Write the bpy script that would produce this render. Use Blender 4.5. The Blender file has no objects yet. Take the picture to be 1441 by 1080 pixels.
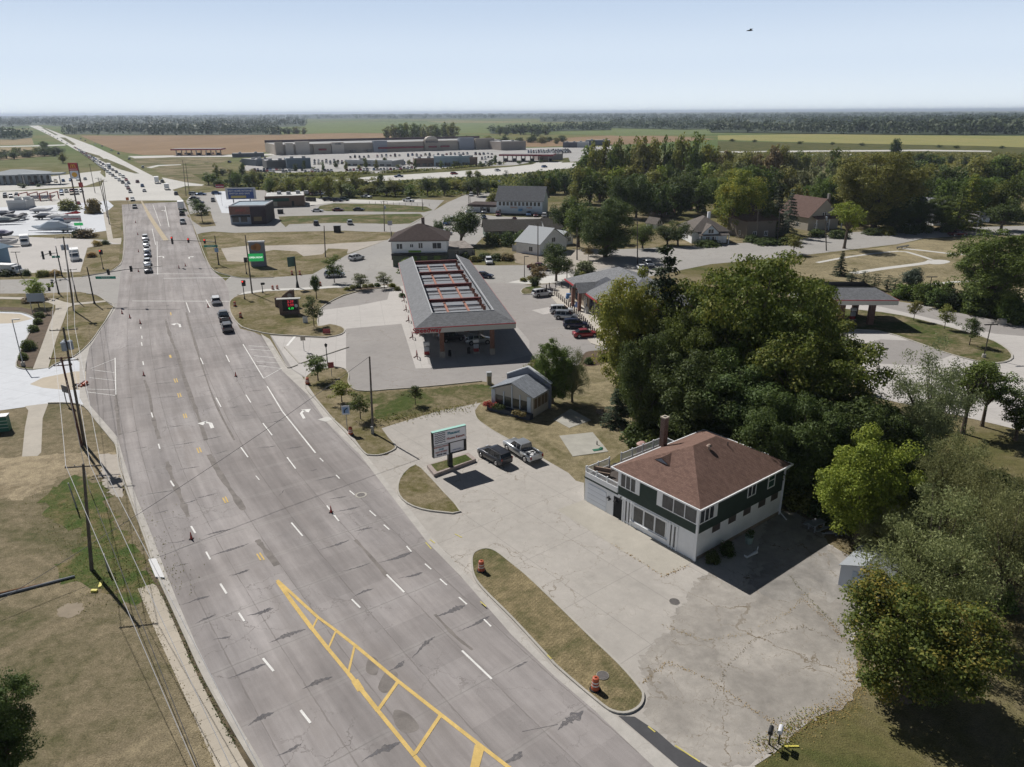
import bpy, math, random
import numpy as np
from mathutils import Vector, Matrix
from mathutils.geometry import tessellate_polygon
C = bpy.context.scene.collection
SC = bpy.context.scene
PI = math.pi
R = math.radians
# ---------------------------------------------------------------- camera
CAM_H = 38.0
FPX, CX, CY = 1034.0, 720.5, 540.0
PITCH = math.atan(382.0 / FPX)
ROLL = 0.0055
cam_d = bpy.data.cameras.new('camera')
cam = bpy.data.objects.new('camera', cam_d); C.objects.link(cam); SC.camera = cam
cam_d.sensor_fit = 'HORIZONTAL'; cam_d.sensor_width = 36.0
cam_d.lens = FPX / 1441.0 * 36.0
cam_d.clip_start = 0.5; cam_d.clip_end = 60000.0
_f = Vector((0, math.cos(PITCH), -math.sin(PITCH)))
_u = Vector((0, math.sin(PITCH), math.cos(PITCH)))
_r = Vector((1, 0, 0))
_c, _s = math.cos(ROLL), math.sin(ROLL)
RIM = _c * _r - _s * _u
UIM = _s * _r + _c * _u
m = Matrix((RIM, UIM, -_f)).transposed().to_4x4()
m.translation = Vector((0, 0, CAM_H))
cam.matrix_world = m
# ---------------------------------------------------------------- sky and sun
SUN_EL, SUN_AZ = R(45.5), R(320.0)          # azimuth of the sun measured from +Y towards +X
w = bpy.data.worlds.new('World'); SC.world = w; w.use_nodes = True
nt = w.node_tree; bg = nt.nodes['Background']
sky = nt.nodes.new('ShaderNodeTexSky'); sky.sky_type = 'NISHITA'; sky.sun_disc = False
sky.sun_elevation = SUN_EL; sky.sun_rotation = SUN_AZ
sky.altitude = 200; sky.air_density = 1.0; sky.dust_density = 1.0; sky.ozone_density = 1.0
tcw = nt.nodes.new('ShaderNodeTexCoord'); sxw = nt.nodes.new('ShaderNodeSeparateXYZ'); nt.links.new(tcw.outputs['Generated'], sxw.inputs[0])
rw = nt.nodes.new('ShaderNodeValToRGB'); nt.links.new(sxw.outputs[2], rw.inputs[0]); rw.color_ramp.interpolation = 'EASE'
for k_, (p_, c_) in enumerate(((0.0, (17.6, 19.4, 20.8, 1)), (.06, (14.9, 17.2, 20.0, 1)), (.135, (12.0, 14.6, 18.4, 1)), (.2, (7.0, 10.0, 15.5, 1)))):
 e_ = rw.color_ramp.elements[k_] if k_ < 2 else rw.color_ramp.elements.new(p_); e_.position = p_; e_.color = c_
mrw = nt.nodes.new('ShaderNodeMapRange'); mrw.inputs[1].default_value = .13; mrw.inputs[2].default_value = .24; mrw.inputs[3].default_value = 1; mrw.inputs[4].default_value = 0
nt.links.new(sxw.outputs[2], mrw.inputs[0])
mxw = nt.nodes.new('ShaderNodeMix'); mxw.data_type = 'RGBA'      # pale autumn haze low in the sky, Nishita above it
nt.links.new(mrw.outputs[0], mxw.inputs[0]); dim = nt.nodes.new('ShaderNodeVectorMath'); dim.operation = 'SCALE'; dim.inputs['Scale'].default_value = .5; nt.links.new(sky.outputs[0], dim.inputs[0]); nt.links.new(dim.outputs[0], mxw.inputs[6]); nt.links.new(rw.outputs[0], mxw.inputs[7])
nt.links.new(mxw.outputs[2], bg.inputs[0]); bg.inputs[1].default_value = 0.05
sd = bpy.data.lights.new('sun', 'SUN'); sd.energy = 5.0; sd.angle = R(0.53); sd.color = (1.0, 0.965, 0.92)
so = bpy.data.objects.new('sun', sd); C.objects.link(so)
sdir = Vector((math.sin(SUN_AZ) * math.cos(SUN_EL), math.cos(SUN_AZ) * math.cos(SUN_EL), math.sin(SUN_EL)))
so.rotation_euler = sdir.to_track_quat('Z', 'Y').to_euler(); so.location = (-200, 300, 400)
SC.view_settings.view_transform = 'Standard'; SC.view_settings.look = 'None'
SC.view_settings.exposure = -0.12; SC.view_settings.gamma = 1.0
SC.cycles.volume_bounces = 0; SC.cycles.max_bounces = 5; SC.cycles.diffuse_bounces = 2
SC.cycles.glossy_bounces = 2; SC.cycles.transmission_bounces = 3; SC.cycles.transparent_max_bounces = 6
# ---------------------------------------------------------------- photo pixel -> point in the world
def G(px, py, z=0.0):
 dx, dy = px - CX, py - CY
 u = _c * dx - _s * dy; v = _s * dx + _c * dy
 Y = FPX * math.cos(PITCH) - v * math.sin(PITCH)
 Z = -FPX * math.sin(PITCH) - v * math.cos(PITCH)
 t = (z - CAM_H) / Z
 return Vector((u * t, Y * t, z))
def PJ(p):
 d = Vector(p) - Vector((0, 0, CAM_H)); w_ = d.dot(_f)
 return CX + FPX * d.dot(RIM) / w_, CY - FPX * d.dot(UIM) / w_
def HT(b, ty):                 # height of something standing at pixel b whose top is at image row ty
 g = G(*b); lo, hi = 0.0, 37.5 if g.y < 2000 else 120
 if ty < 165: hi = 60
 for _ in range(40):
  mid = (lo + hi) / 2
  if PJ((g.x, g.y, mid))[1] > ty: lo = mid
  else: hi = mid
 return (lo + hi) / 2
def MPP(b):                    # metres per photo pixel at a ground pixel
 g = G(*b); return math.hypot(g.y, CAM_H) / FPX * 1.0
# ---------------------------------------------------------------- materials
MATS = {}
def _nodes(name, rough=0.8, spec=0.3):
 m = bpy.data.materials.new(name); m.use_nodes = True
 b = m.node_tree.nodes['Principled BSDF']
 b.inputs['Roughness'].default_value = rough
 b.inputs['Specular IOR Level'].default_value = spec
 return m, m.node_tree, b
def plain(name, col, rough=0.6, metal=0.0, spec=0.4, var=0.0, scale=3.0, emit=None, es=1.0, coat=0.0):
 if name in MATS: return MATS[name]
 m, t, b = _nodes(name, rough, spec)
 b.inputs['Base Color'].default_value = (*col, 1); b.inputs['Metallic'].default_value = metal
 b.inputs['Coat Weight'].default_value = coat
 if emit: b.inputs['Emission Color'].default_value = (*emit, 1); b.inputs['Emission Strength'].default_value = es
 if var:
  tc = t.nodes.new('ShaderNodeTexCoord'); n = t.nodes.new('ShaderNodeTexNoise')
  n.inputs['Scale'].default_value = scale; n.inputs['Detail'].default_value = 5; n.inputs['Roughness'].default_value = .65
  t.links.new(tc.outputs['Object'], n.inputs['Vector'])
  r = t.nodes.new('ShaderNodeMapRange'); r.inputs[1].default_value = .3; r.inputs[2].default_value = .7
  r.inputs[3].default_value = 1 - var; r.inputs[4].default_value = 1 + var
  t.links.new(n.outputs[0], r.inputs[0])
  mx = t.nodes.new('ShaderNodeVectorMath'); mx.operation = 'SCALE'; mx.inputs[0].default_value = col
  t.links.new(r.outputs[0], mx.inputs['Scale']); t.links.new(mx.outputs[0], b.inputs['Base Color'])
 MATS[name] = m; return m
def ramp(t, stops, interp='LINEAR'):
 r = t.nodes.new('ShaderNodeValToRGB'); r.color_ramp.interpolation = interp
 el = r.color_ramp.elements
 while len(el) < len(stops): el.new(0.5)
 for e, (p, c) in zip(el, stops): e.position = p; e.color = (*c, 1) if len(c) == 3 else c
 return r
def noise(t, vec, scale, detail=4, rough=.6, dist=0.0):
 n = t.nodes.new('ShaderNodeTexNoise'); n.inputs['Scale'].default_value = scale
 n.inputs['Detail'].default_value = detail; n.inputs['Roughness'].default_value = rough
 n.inputs['Distortion'].default_value = dist
 t.links.new(vec, n.inputs['Vector']); return n
def mixc(t, fac, a, b, mode='MIX'):
 n = t.nodes.new('ShaderNodeMix'); n.data_type = 'RGBA'; n.blend_type = mode
 for i, v in ((0, fac), (6, a), (7, b)):
  if hasattr(v, 'is_linked') or hasattr(v, 'links'): t.links.new(v, n.inputs[i])
  elif isinstance(v, (int, float)): n.inputs[i].default_value = v
  else: n.inputs[i].default_value = (*v, 1)
 return n.outputs[2]
def mathn(t, op, a, b=None, clamp=False):
 n = t.nodes.new('ShaderNodeMath'); n.operation = op; n.use_clamp = clamp
 for i, v in ((0, a), (1, b)):
  if v is None: continue
  if isinstance(v, (int, float)): n.inputs[i].default_value = v
  else: t.links.new(v, n.inputs[i])
 return n.outputs[0]
def mapr(t, v, a, b, c, d):
 n = t.nodes.new('ShaderNodeMapRange')
 for i, x in ((1, a), (2, b), (3, c), (4, d)): n.inputs[i].default_value = x
 t.links.new(v, n.inputs[0]); return n.outputs[0]
def bump(t, b, h, dist=.05, strength=.5):
 n = t.nodes.new('ShaderNodeBump'); n.inputs['Strength'].default_value = strength
 n.inputs['Distance'].default_value = dist; t.links.new(h, n.inputs['Height'])
 t.links.new(n.outputs[0], b.inputs['Normal'])
def ocoord(t, sc=None, rot=0.0):
 tc = t.nodes.new('ShaderNodeTexCoord')
 if sc is None and rot == 0: return tc.outputs['Object']
 mp = t.nodes.new('ShaderNodeMapping'); t.links.new(tc.outputs['Object'], mp.inputs[0])
 if sc: mp.inputs['Scale'].default_value = sc
 mp.inputs['Rotation'].default_value = (0, 0, rot); return mp.outputs[0]
def grass(name, dry=(.235, .195, .12), olive=(.135, .125, .058), green=(.065, .09, .022), bias=.5, patch=.10, mow=None):
 if name in MATS: return MATS[name]
 m, t, b = _nodes(name, 1.0, .1); v = ocoord(t)
 n1 = noise(t, v, patch, 5, .65, .8); n2 = noise(t, v, 1.1, 5, .75); n3 = noise(t, v, 9.0, 3, .7)
 f = mathn(t, 'ADD', mathn(t, 'MULTIPLY', n1.outputs[0], .75), mathn(t, 'MULTIPLY', n2.outputs[0], .35))
 r = ramp(t, [(bias - .1, green), (bias + .0, olive), (bias + .1, dry), (min(.98, bias + .2), tuple(x * 1.3 for x in dry))])
 t.links.new(f, r.inputs[0])
 k = mathn(t, 'MULTIPLY', mapr(t, n3.outputs[0], .25, .75, .5, 1.5), mapr(t, n2.outputs[0], .3, .7, .85, 1.15))
 if mow:
  tc = ocoord(t, None, mow[0]); wv = t.nodes.new('ShaderNodeTexWave'); wv.inputs['Scale'].default_value = mow[1]
  wv.inputs['Distortion'].default_value = .6; wv.inputs['Detail'].default_value = 1
  t.links.new(tc, wv.inputs[0]); k = mathn(t, 'MULTIPLY', k, mapr(t, wv.outputs[1], 0, 1, .93, 1.08))
 s = t.nodes.new('ShaderNodeVectorMath'); s.operation = 'SCALE'
 t.links.new(r.outputs[0], s.inputs[0]); t.links.new(k, s.inputs['Scale'])
 t.links.new(s.outputs[0], b.inputs['Base Color']); bump(t, b, n3.outputs[0], .12, .8)
 MATS[name] = m; return m
def pave(name, col, var=.12, patch=.12, grit=25, slab=None, rot=0.0, cracks=0.0, stain=(.3, .25, .18), crackcol=(.16, .125, .08), crsc=.16):
 if name in MATS: return MATS[name]
 m, t, b = _nodes(name, .92, .25); v = ocoord(t, None, rot)
 n1 = noise(t, v, patch, 6, .6, .5); n2 = noise(t, v, grit, 2, .6); n3 = noise(t, v, .9, 5, .7)
 k = mathn(t, 'MULTIPLY', mapr(t, n1.outputs[0], .25, .75, 1 - var, 1 + var), mapr(t, n2.outputs[0], .2, .8, .9, 1.1))
 k = mathn(t, 'MULTIPLY', k, mapr(t, n3.outputs[0], .25, .75, 1 - var * .7, 1 + var * .7))
 s = t.nodes.new('ShaderNodeVectorMath'); s.operation = 'SCALE'; s.inputs[0].default_value = col
 t.links.new(k, s.inputs['Scale']); c = s.outputs[0]
 n4 = noise(t, v, .35, 4, .7); c = mixc(t, mapr(t, n4.outputs[0], .55, .8, 0, .45), c, tuple(x * .62 for x in col))
 if slab:
  br = t.nodes.new('ShaderNodeTexBrick'); br.offset = 0; br.inputs['Scale'].default_value = 1
  br.inputs['Brick Width'].default_value = slab[0]; br.inputs['Row Height'].default_value = slab[1]
  br.inputs['Mortar Size'].default_value = .035; br.inputs['Mortar Smooth'].default_value = .3
  br.inputs['Color1'].default_value = (0, 0, 0, 1); br.inputs['Color2'].default_value = (.5, .5, .5, 1); br.inputs['Mortar'].default_value = (1, 1, 1, 1)
  t.links.new(v, br.inputs[0])
  c = mixc(t, mathn(t, 'MULTIPLY', br.outputs[1], .55), c, tuple(x * .45 for x in col))
  c = mixc(t, mathn(t, 'MULTIPLY', br.outputs[0], .12), c, tuple(x * 1.4 for x in col))
 if cracks:
  nd = noise(t, v, .5, 4, .7); add = t.nodes.new('ShaderNodeVectorMath'); add.operation = 'MULTIPLY_ADD'
  t.links.new(nd.outputs[1], add.inputs[0]); add.inputs[1].default_value = (3.0, 3.0, 0); t.links.new(v, add.inputs[2])
  for sc_, wd, am in ((crsc, .0042, 1.0), (crsc * 2.4, .0034, .75), (crsc * 6, .006, .3)):
   vo = t.nodes.new('ShaderNodeTexVoronoi'); vo.feature = 'DISTANCE_TO_EDGE'; vo.inputs['Scale'].default_value = sc_
   t.links.new(add.outputs[0], vo.inputs[0])
   wm = mathn(t, 'MULTIPLY', mapr(t, n3.outputs[0], .4, .65, .35, 1.6), wd * 1.6)
   f = mathn(t, 'LESS_THAN', vo.outputs[0], wm)
   msk = mapr(t, n1.outputs[0], .38, .6, 0, 1)
   c = mixc(t, mathn(t, 'MULTIPLY', mathn(t, 'MULTIPLY', f, msk), cracks * am), c, crackcol)
 t.links.new(c, b.inputs['Base Color']); bump(t, b, n2.outputs[0], .01, .35)
 MATS[name] = m; return m
# ---------------------------------------------------------------- mesh builder
class MB:
 def __init__(s): s.v = []; s.f = []; s.mi = []; s.uv = None
 def add(s, vs, fs, m=0):
  n = len(s.v); s.v += [tuple(x) for x in vs]; s.f += [tuple(i + n for i in f) for f in fs]; s.mi += [m] * len(fs); return s
 def box(s, c, d, rot=0.0, m=0, taper=1.0):
  x, y, z = d[0] / 2, d[1] / 2, d[2] / 2; ca, sa = math.cos(rot), math.sin(rot); vs = []
  for zz, k in ((-z, 1), (z, taper)):
   for a, b_ in ((-x, -y), (x, -y), (x, y), (-x, y)):
    a *= k; b_ *= k
    vs.append((c[0] + a * ca - b_ * sa, c[1] + a * sa + b_ * ca, c[2] + zz))
  return s.add(vs, [(3, 2, 1, 0), (4, 5, 6, 7), (0, 1, 5, 4), (1, 2, 6, 5), (2, 3, 7, 6), (3, 0, 4, 7)], m)
 def bx(s, x0, x1, y0, y1, z0, z1, m=0):
  return s.box(((x0 + x1) / 2, (y0 + y1) / 2, (z0 + z1) / 2), (abs(x1 - x0), abs(y1 - y0), abs(z1 - z0)), 0, m)
 def cyl(s, p0, p1, r0, r1=None, n=8, m=0, caps=True):
  r1 = r0 if r1 is None else r1; p0, p1 = Vector(p0), Vector(p1); d = (p1 - p0).normalized()
  a = d.orthogonal().normalized(); b_ = d.cross(a); vs = []
  for p, r in ((p0, r0), (p1, r1)):
   for i in range(n):
    t = 2 * PI * i / n; vs.append(p + a * (r * math.cos(t)) + b_ * (r * math.sin(t)))
  fs = [(i, (i + 1) % n, n + (i + 1) % n, n + i) for i in range(n)]
  if caps: fs += [tuple(range(n - 1, -1, -1)), tuple(range(n, 2 * n))]
  return s.add(vs, fs, m)
 def tube(s, pts, r, n=6, m=0):
  rs = r if isinstance(r, (list, tuple)) else [r] * len(pts)
  for i in range(len(pts) - 1): s.cyl(pts[i], pts[i + 1], rs[i], rs[i + 1], n, m, True)
  return s
 def loft(s, rings, m=0, caps=True):
  n = len(rings[0]); vs = [p for r in rings for p in r]; fs = []
  for k in range(len(rings) - 1):
   for i in range(n):
    j = (i + 1) % n; fs.append((k * n + i, k * n + j, (k + 1) * n + j, (k + 1) * n + i))
  if caps: fs += [tuple(range(n - 1, -1, -1)), tuple((len(rings) - 1) * n + i for i in range(n))]
  return s.add(vs, fs, m)
 def prism(s, poly, z0, z1, m=0, side_m=None):
  p = [Vector((a[0], a[1], 0)) for a in poly]; tri = tessellate_polygon([p]); n = len(p)
  area = sum(p[i].x * p[(i + 1) % n].y - p[(i + 1) % n].x * p[i].y for i in range(n))
  def up(t):
   a, b_, c = (p[i] for i in t)
   return t if (b_ - a).cross(c - a).z > 0 else (t[0], t[2], t[1])
  tri = [up(t) for t in tri]
  s.add([(q.x, q.y, z1) for q in p], tri, m)
  if z0 is not None:
   o = 1 if area > 0 else -1; vs = [(q.x, q.y, z0) for q in p] + [(q.x, q.y, z1) for q in p]
   fs = [(i, (i + 1) % n, n + (i + 1) % n, n + i) if o > 0 else (n + i, n + (i + 1) % n, (i + 1) % n, i) for i in range(n)]
   s.add(vs, fs, m if side_m is None else side_m)
  return s
 def quad(s, a, b_, c, d, m=0): return s.add([a, b_, c, d], [(0, 1, 2, 3)], m)
 def build(s, name, mats, parent=None, smooth=False, loc=None, rotz=0.0):
  me = bpy.data.meshes.new(name); me.from_pydata(s.v, [], s.f)
  for m_ in (mats if isinstance(mats, (list, tuple)) else [mats]): me.materials.append(m_)
  me.polygons.foreach_set('material_index', s.mi)
  if smooth: me.polygons.foreach_set('use_smooth', [True] * len(s.f))
  me.update(); o = bpy.data.objects.new(name, me); C.objects.link(o)
  if parent: o.parent = parent
  if loc is not None: o.location = loc
  o.rotation_euler.z = rotz
  return o
def tag(o, label=None, cat=None, group=None, kind=None):
 if label: o['label'] = label
 if cat: o['category'] = cat
 if group: o['group'] = group
 if kind: o['kind'] = kind
 return o
def empty(name, loc, rz=0.0, label=None, cat=None, group=None):
 o = bpy.data.objects.new(name, None); C.objects.link(o); o.location = loc; o.rotation_euler.z = rz
 o.empty_display_size = .5; return tag(o, label, cat, group)
KIDS = {}
def copy_tree(o, parent=None):
 c = o.copy(); C.objects.link(c)
 if parent: c.parent = parent
 for ch in list(o.children): copy_tree(ch, c)
 return c
def cat(pts, closed=False, n=4):           # Catmull-Rom through the points
 P = [Vector((p[0], p[1])) for p in pts]; out = []; L = len(P)
 for i in range(L if closed else L - 1):
  if closed: p0, p1, p2, p3 = P[i - 1], P[i], P[(i + 1) % L], P[(i + 2) % L]
  else: p0, p1, p2, p3 = P[max(0, i - 1)], P[i], P[i + 1], P[min(L - 1, i + 2)]
  for k in range(n):
   t = k / n
   out.append(0.5 * ((2 * p1) + (p2 - p0) * t + (2 * p0 - 5 * p1 + 4 * p2 - p3) * t * t + (3 * p1 - p0 - 3 * p2 + p3) * t ** 3))
 if not closed: out.append(P[-1])
 return out
def W(pts): return [G(*p) for p in pts]
SHN = [0]
def sheet(name, pts, mat, z, smooth=0, kind='structure', edge=None, jag=0):
 SHN[0] = (SHN[0] + 1) % 9; z += SHN[0] * .0004
 w_ = W(pts)
 if smooth: w_ = cat(w_, True, smooth)
 if jag:
  jr = random.Random(len(w_)); o_ = []
  for a, b_ in zip(w_, w_[1:] + w_[:1]):
   n = max(1, int((Vector(b_[:2]) - Vector(a[:2])).length / (jag * .9)))
   for i in range(n): t = i / n; o_.append((a[0] * (1 - t) + b_[0] * t + jr.uniform(-jag, jag), a[1] * (1 - t) + b_[1] * t + jr.uniform(-jag, jag)))
  w_ = o_
 return tag(MB().prism([(p[0], p[1]) for p in w_], edge, z).build(name, mat), kind=kind)
def ribbon_pts(w_, closed, off0, off1):
 n = len(w_); res = []
 for i, p in enumerate(w_):
  a = w_[(i - 1) % n] if (closed or i > 0) else p; b_ = w_[(i + 1) % n] if (closed or i < n - 1) else p
  d = Vector((b_[0] - a[0], b_[1] - a[1])); d = d.normalized() if d.length > 1e-6 else Vector((1, 0)); nn = Vector((-d.y, d.x))
  res.append((Vector((p[0], p[1])) + nn * off0, Vector((p[0], p[1])) + nn * off1))
 return res
def kerb(mb, pts, closed=False, wd=.17, h=.14, smooth=3, z0=-.02, world=False, m=0):
 w_ = pts if world else W(pts)
 if smooth: w_ = cat(w_, closed, smooth)
 rp = ribbon_pts(w_, closed, -wd / 2, wd / 2); n = len(rp); vs = []
 for a, b_ in rp: vs += [(a.x, a.y, z0), (a.x, a.y, h), (b_.x, b_.y, h), (b_.x, b_.y, z0)]
 fs = []
 for i in range(n if closed else n - 1):
  j = (i + 1) % n
  for k in range(3): fs.append((i * 4 + k, j * 4 + k, j * 4 + k + 1, i * 4 + k + 1))
 if not closed: fs += [(0, 1, 2, 3), (n * 4 - 1, n * 4 - 2, n * 4 - 3, n * 4 - 4)]
 mb.add(vs, fs, m)
def island(name, pts, mat, h=.12, smooth=3, wd=.17):
 w_ = W(pts)
 if smooth: w_ = cat(w_, True, smooth)
 o = tag(MB().prism([(p[0], p[1]) for p in w_], -.02, h).build(name, mat), kind='structure')
 mb = MB(); kerb(mb, w_, True, wd, h + .025, 0, world=True)
 tag(mb.build('kerb', CONC), kind='structure'); return o
LZ = [0]
def line(mb, a, b, wd, z, world=False):
 LZ[0] = (LZ[0] + 1) % 11; z = z + LZ[0] * .0012
 A, B = (a, b) if world else (G(*a), G(*b)); d = (B - A).normalized(); n = Vector((-d.y, d.x, 0)) * wd / 2
 mb.quad((*(A - n).xy, z), (*(B - n).xy, z), (*(B + n).xy, z), (*(A + n).xy, z))
CONC = pave('kerb_concrete', (.44, .415, .37), .12, .4, 30, cracks=.0)
# ---------------------------------------------------------------- ground materials
gr_base = grass('dry_grass', bias=.5, patch=.05)
gr_lawn = grass('lawn_grass', olive=(.15, .132, .056), green=(.085, .1, .03), bias=.48, patch=.12)
gr_left = grass('left_lawn_grass', dry=(.235, .195, .125), olive=(.16, .142, .08), green=(.085, .1, .036), bias=.47, patch=.085)
gr_green = grass('green_grass', green=(.07, .095, .025), bias=.57, patch=.14)
gr_mow = grass('mown_grass', dry=(.24, .195, .11), olive=(.155, .14, .07), green=(.08, .1, .03), bias=.5, patch=.14, mow=(R(38), 1.1))
mulch = pave('mulch', (.115, .082, .055), .3, .5, 18)
dirt = pave('dirt', (.30, .25, .185), .18, .15, 20)
lotc = pave('lot_concrete', (.425, .397, .362), .15, .10, 22, (7.3, 5.2), R(51.7), cracks=.6, crsc=.21)
lotold = pave('old_lot_concrete', (.34, .315, .283), .3, .2, 22, None, R(-25), cracks=.85, crsc=.19)
padc = pave('pad_concrete', (.43, .40, .345), .11, .2, 22)
slabc = pave('slab_concrete', (.40, .385, .34), .14, .4, 22)
gasasph = pave('gas_asphalt', (.325, .305, .29), .1, .09, 25, cracks=.35)
gasconc = pave('gas_concrete', (.50, .475, .45), .07, .1, 25, (4.5, 4.5), R(-12), cracks=.1)
white_lot = pave('blue_white_concrete', (.62, .64, .67), .07, .06, 25, (5, 5), R(20))
midasph = pave('street_asphalt', (.36, .345, .325), .1, .06, 14, cracks=.5)
bright = pave('bright_concrete', (.56, .545, .51), .08, .04, 8)
gravel = pave('gravel', (.42, .38, .33), .15, .12, 14)
walk = pave('sidewalk_concrete', (.47, .42, .345), .1, .3, 22, (30, 1.55), R(-33))
darkasph = pave('dark_asphalt', (.085, .085, .09), .15, .4, 25)
whitep = pave('white_paint', (.78, .77, .74), .12, 1.5, 14)
yellowp = pave('yellow_paint', (.66, .47, .17), .14, 1.2, 12)
tar = pave('crack_sealer', (.16, .155, .162), .2, 1.2, 16)
def _fade(m):
 t = m.node_tree; b = t.nodes['Principled BSDF']; v = ocoord(t, None, R(-35)); n = noise(t, v, 5.0, 4, .75); n2 = noise(t, v, .9, 2, .5)
 t.links.new(mapr(t, mathn(t, 'ADD', mathn(t, 'MULTIPLY', n.outputs[0], .8), mathn(t, 'MULTIPLY', n2.outputs[0], .3)), .42, .66, 1.0, .25), b.inputs['Alpha'])
_fade(tar)
wornp = pave('worn_patch', (.42, .395, .37), .14, .8, 16)
brownp = pave('worn_brown_patch', (.215, .195, .18), .2, .9, 8)
# ---------------------------------------------------------------- terrain to the horizon
def terrain():
 m, t, b = _nodes('terrain_grass', 1.0, .1); v = ocoord(t)
 n1 = noise(t, v, .0022, 5, .6, .6); n2 = noise(t, v, .05, 5, .7, .6); n3 = noise(t, v, 1.6, 4, .75)
 near = ramp(t, [(.32, (.08, .095, .03)), (.45, (.145, .13, .055)), (.6, (.235, .195, .12))]); t.links.new(n2.outputs[0], near.inputs[0])
 far = ramp(t, [(.35, (.09, .13, .035)), (.48, (.11, .15, .045)), (.55, (.17, .16, .06)), (.7, (.13, .17, .05))]); t.links.new(n1.outputs[0], far.inputs[0])
 sx = t.nodes.new('ShaderNodeSeparateXYZ'); t.links.new(v, sx.inputs[0])
 c = mixc(t, mapr(t, sx.outputs[1], 350, 900, 0, 1), near.outputs[0], far.outputs[0])
 n4 = noise(t, v, 9, 3, .7); k = mathn(t, 'MULTIPLY', mapr(t, n3.outputs[0], .25, .75, .72, 1.28), mapr(t, n4.outputs[0], .25, .75, .66, 1.34)); bump(t, b, n4.outputs[0], .12, .8)
 s = t.nodes.new('ShaderNodeVectorMath'); s.operation = 'SCALE'; t.links.new(c, s.inputs[0]); t.links.new(k, s.inputs['Scale'])
 t.links.new(s.outputs[0], b.inputs['Base Color']); return m
tag(MB().prism([(-30000, -200), (30000, -200), (30000, 42000), (-30000, 42000)], None, -.01).build('ground', terrain()), kind='structure')
# far fields, laid on the terrain
def field(name, a, b_, pts, z, sc=.02, stripe=None):
 if name not in MATS:
  m, t, bb = _nodes(name, 1, .05); v = ocoord(t, (1, .35, 1), R(12)); n = noise(t, v, sc, 5, .65, .5); n2 = noise(t, v, sc * 20, 3, .7)
  f = mathn(t, 'ADD', mathn(t, 'MULTIPLY', n.outputs[0], .7), mathn(t, 'MULTIPLY', n2.outputs[0], .3))
  r = ramp(t, [(.35, a), (.65, b_)]); t.links.new(f, r.inputs[0]); t.links.new(r.outputs[0], bb.inputs['Base Color']); MATS[name] = m
 sheet('field', pts, MATS[name], z)
field('brown_crop', (.24, .165, .10), (.32, .225, .14), [(112, 191), (250, 191), (390, 190), (480, 187.5), (560, 188), (620, 193), (700, 199), (800, 194), (870, 190.5), (945, 192), (1010, 196), (900, 203), (760, 207), (600, 206), (390, 213), (300, 219), (200, 218.5), (165, 213), (140, 203)], .05)
field('green_crop', (.135, .17, .07), (.18, .215, .09), [(372, 189), (372, 175), (460, 172.5), (560, 172), (690, 173), (760, 173.5), (860, 175), (960, 179), (1010, 186), (860, 184), (700, 188), (560, 187.5), (480, 187)], .05)
field('green_crop', None, None, [(770, 176), (860, 177), (1000, 180), (1200, 183.5), (1441, 188), (1441, 193), (1300, 191), (1150, 188), (1000, 189), (880, 192), (790, 188)], .09)
field('yellow_crop', (.33, .29, .12), (.24, .25, .095), [(1010, 191), (1150, 189), (1300, 191), (1441, 192), (1475, 199), (1475, 209), (1380, 206), (1230, 203), (1100, 200), (1010, 197)], .13)
field('tan_crop', (.27, .22, .13), (.34, .27, .17), [(0, 195), (45, 195), (48, 204), (0, 205)], .05)
field('tan_crop', None, None, [(0, 208), (62, 207), (70, 220), (0, 226)], .05)
field('pale_crop', (.20, .19, .09), (.26, .23, .11), [(600, 171), (640, 169.5), (700, 170.5), (760, 172), (700, 173.5), (620, 173)], .09)
field('olive_scrub', (.06, .075, .025), (.14, .13, .05), [(380, 243), (480, 247), (560, 244), (640, 239), (720, 234), (760, 226), (800, 222), (815, 260), (700, 262), (640, 275), (560, 283), (440, 279), (380, 268), (300, 262), (270, 245)], .02, .12)
field('olive_scrub', None, None, [(1010, 199), (1441, 207), (1475, 215), (1475, 228), (1300, 224), (1150, 218), (1010, 214)], .02)
# ---------------------------------------------------------------- main road
LE = [(470, 1200), (418, 1150), (375, 1085), (345, 1035), (300, 957), (275, 905), (250, 847), (235, 810), (215, 757), (192, 700), (175, 650), (165, 615), (126, 570), (119, 545), (121, 510), (126, 490), (150, 452), (164, 434), (167, 410), (170, 385), (172, 367), (174, 337), (172, 300), (171, 282)]
RE = [(1090, 1210), (985, 1135), (915, 1075), (835, 999), (780, 952), (720, 894), (647, 810), (600, 762), (560, 710), (506, 640), (460, 595), (432, 555), (397, 522), (367, 470), (338, 463), (328, 445), (323, 430), (322, 410), (318, 395), (300, 382), (287, 362), (275, 330), (267, 303), (258, 282)]
LEw, REw = [Vector((12.0, -4.0))] + [G(*p).xy for p in LE], [Vector((45.0, 2.0))] + [G(*p).xy for p in RE]
REF = [Vector(p) for p in ((5.2, 33.0), (-1.6, 41.9), (-11, 54.8), (-18.9, 66.2), (-27.1, 78.9), (-37.8, 97.6), (-50.5, 122.0), (-68.0, 158.0), (-92, 210.0), (-122.0, 275.0), (-165, 368))]
REF = [Vector((30.0, 1.0)), Vector((19.5, 14.5))] + REF
RS = cat([(p.x, p.y) for p in REF], False, 10)
S_ = [0]
for a, b_ in zip(RS[:-1], RS[1:]): S_.append(S_[-1] + (b_ - a).length)
def rframe(i):
 a, b_ = RS[max(0, i - 1)], RS[min(len(RS) - 1, i + 1)]; d = (b_ - a).normalized(); return RS[i], d, Vector((d.y, -d.x))
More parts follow.
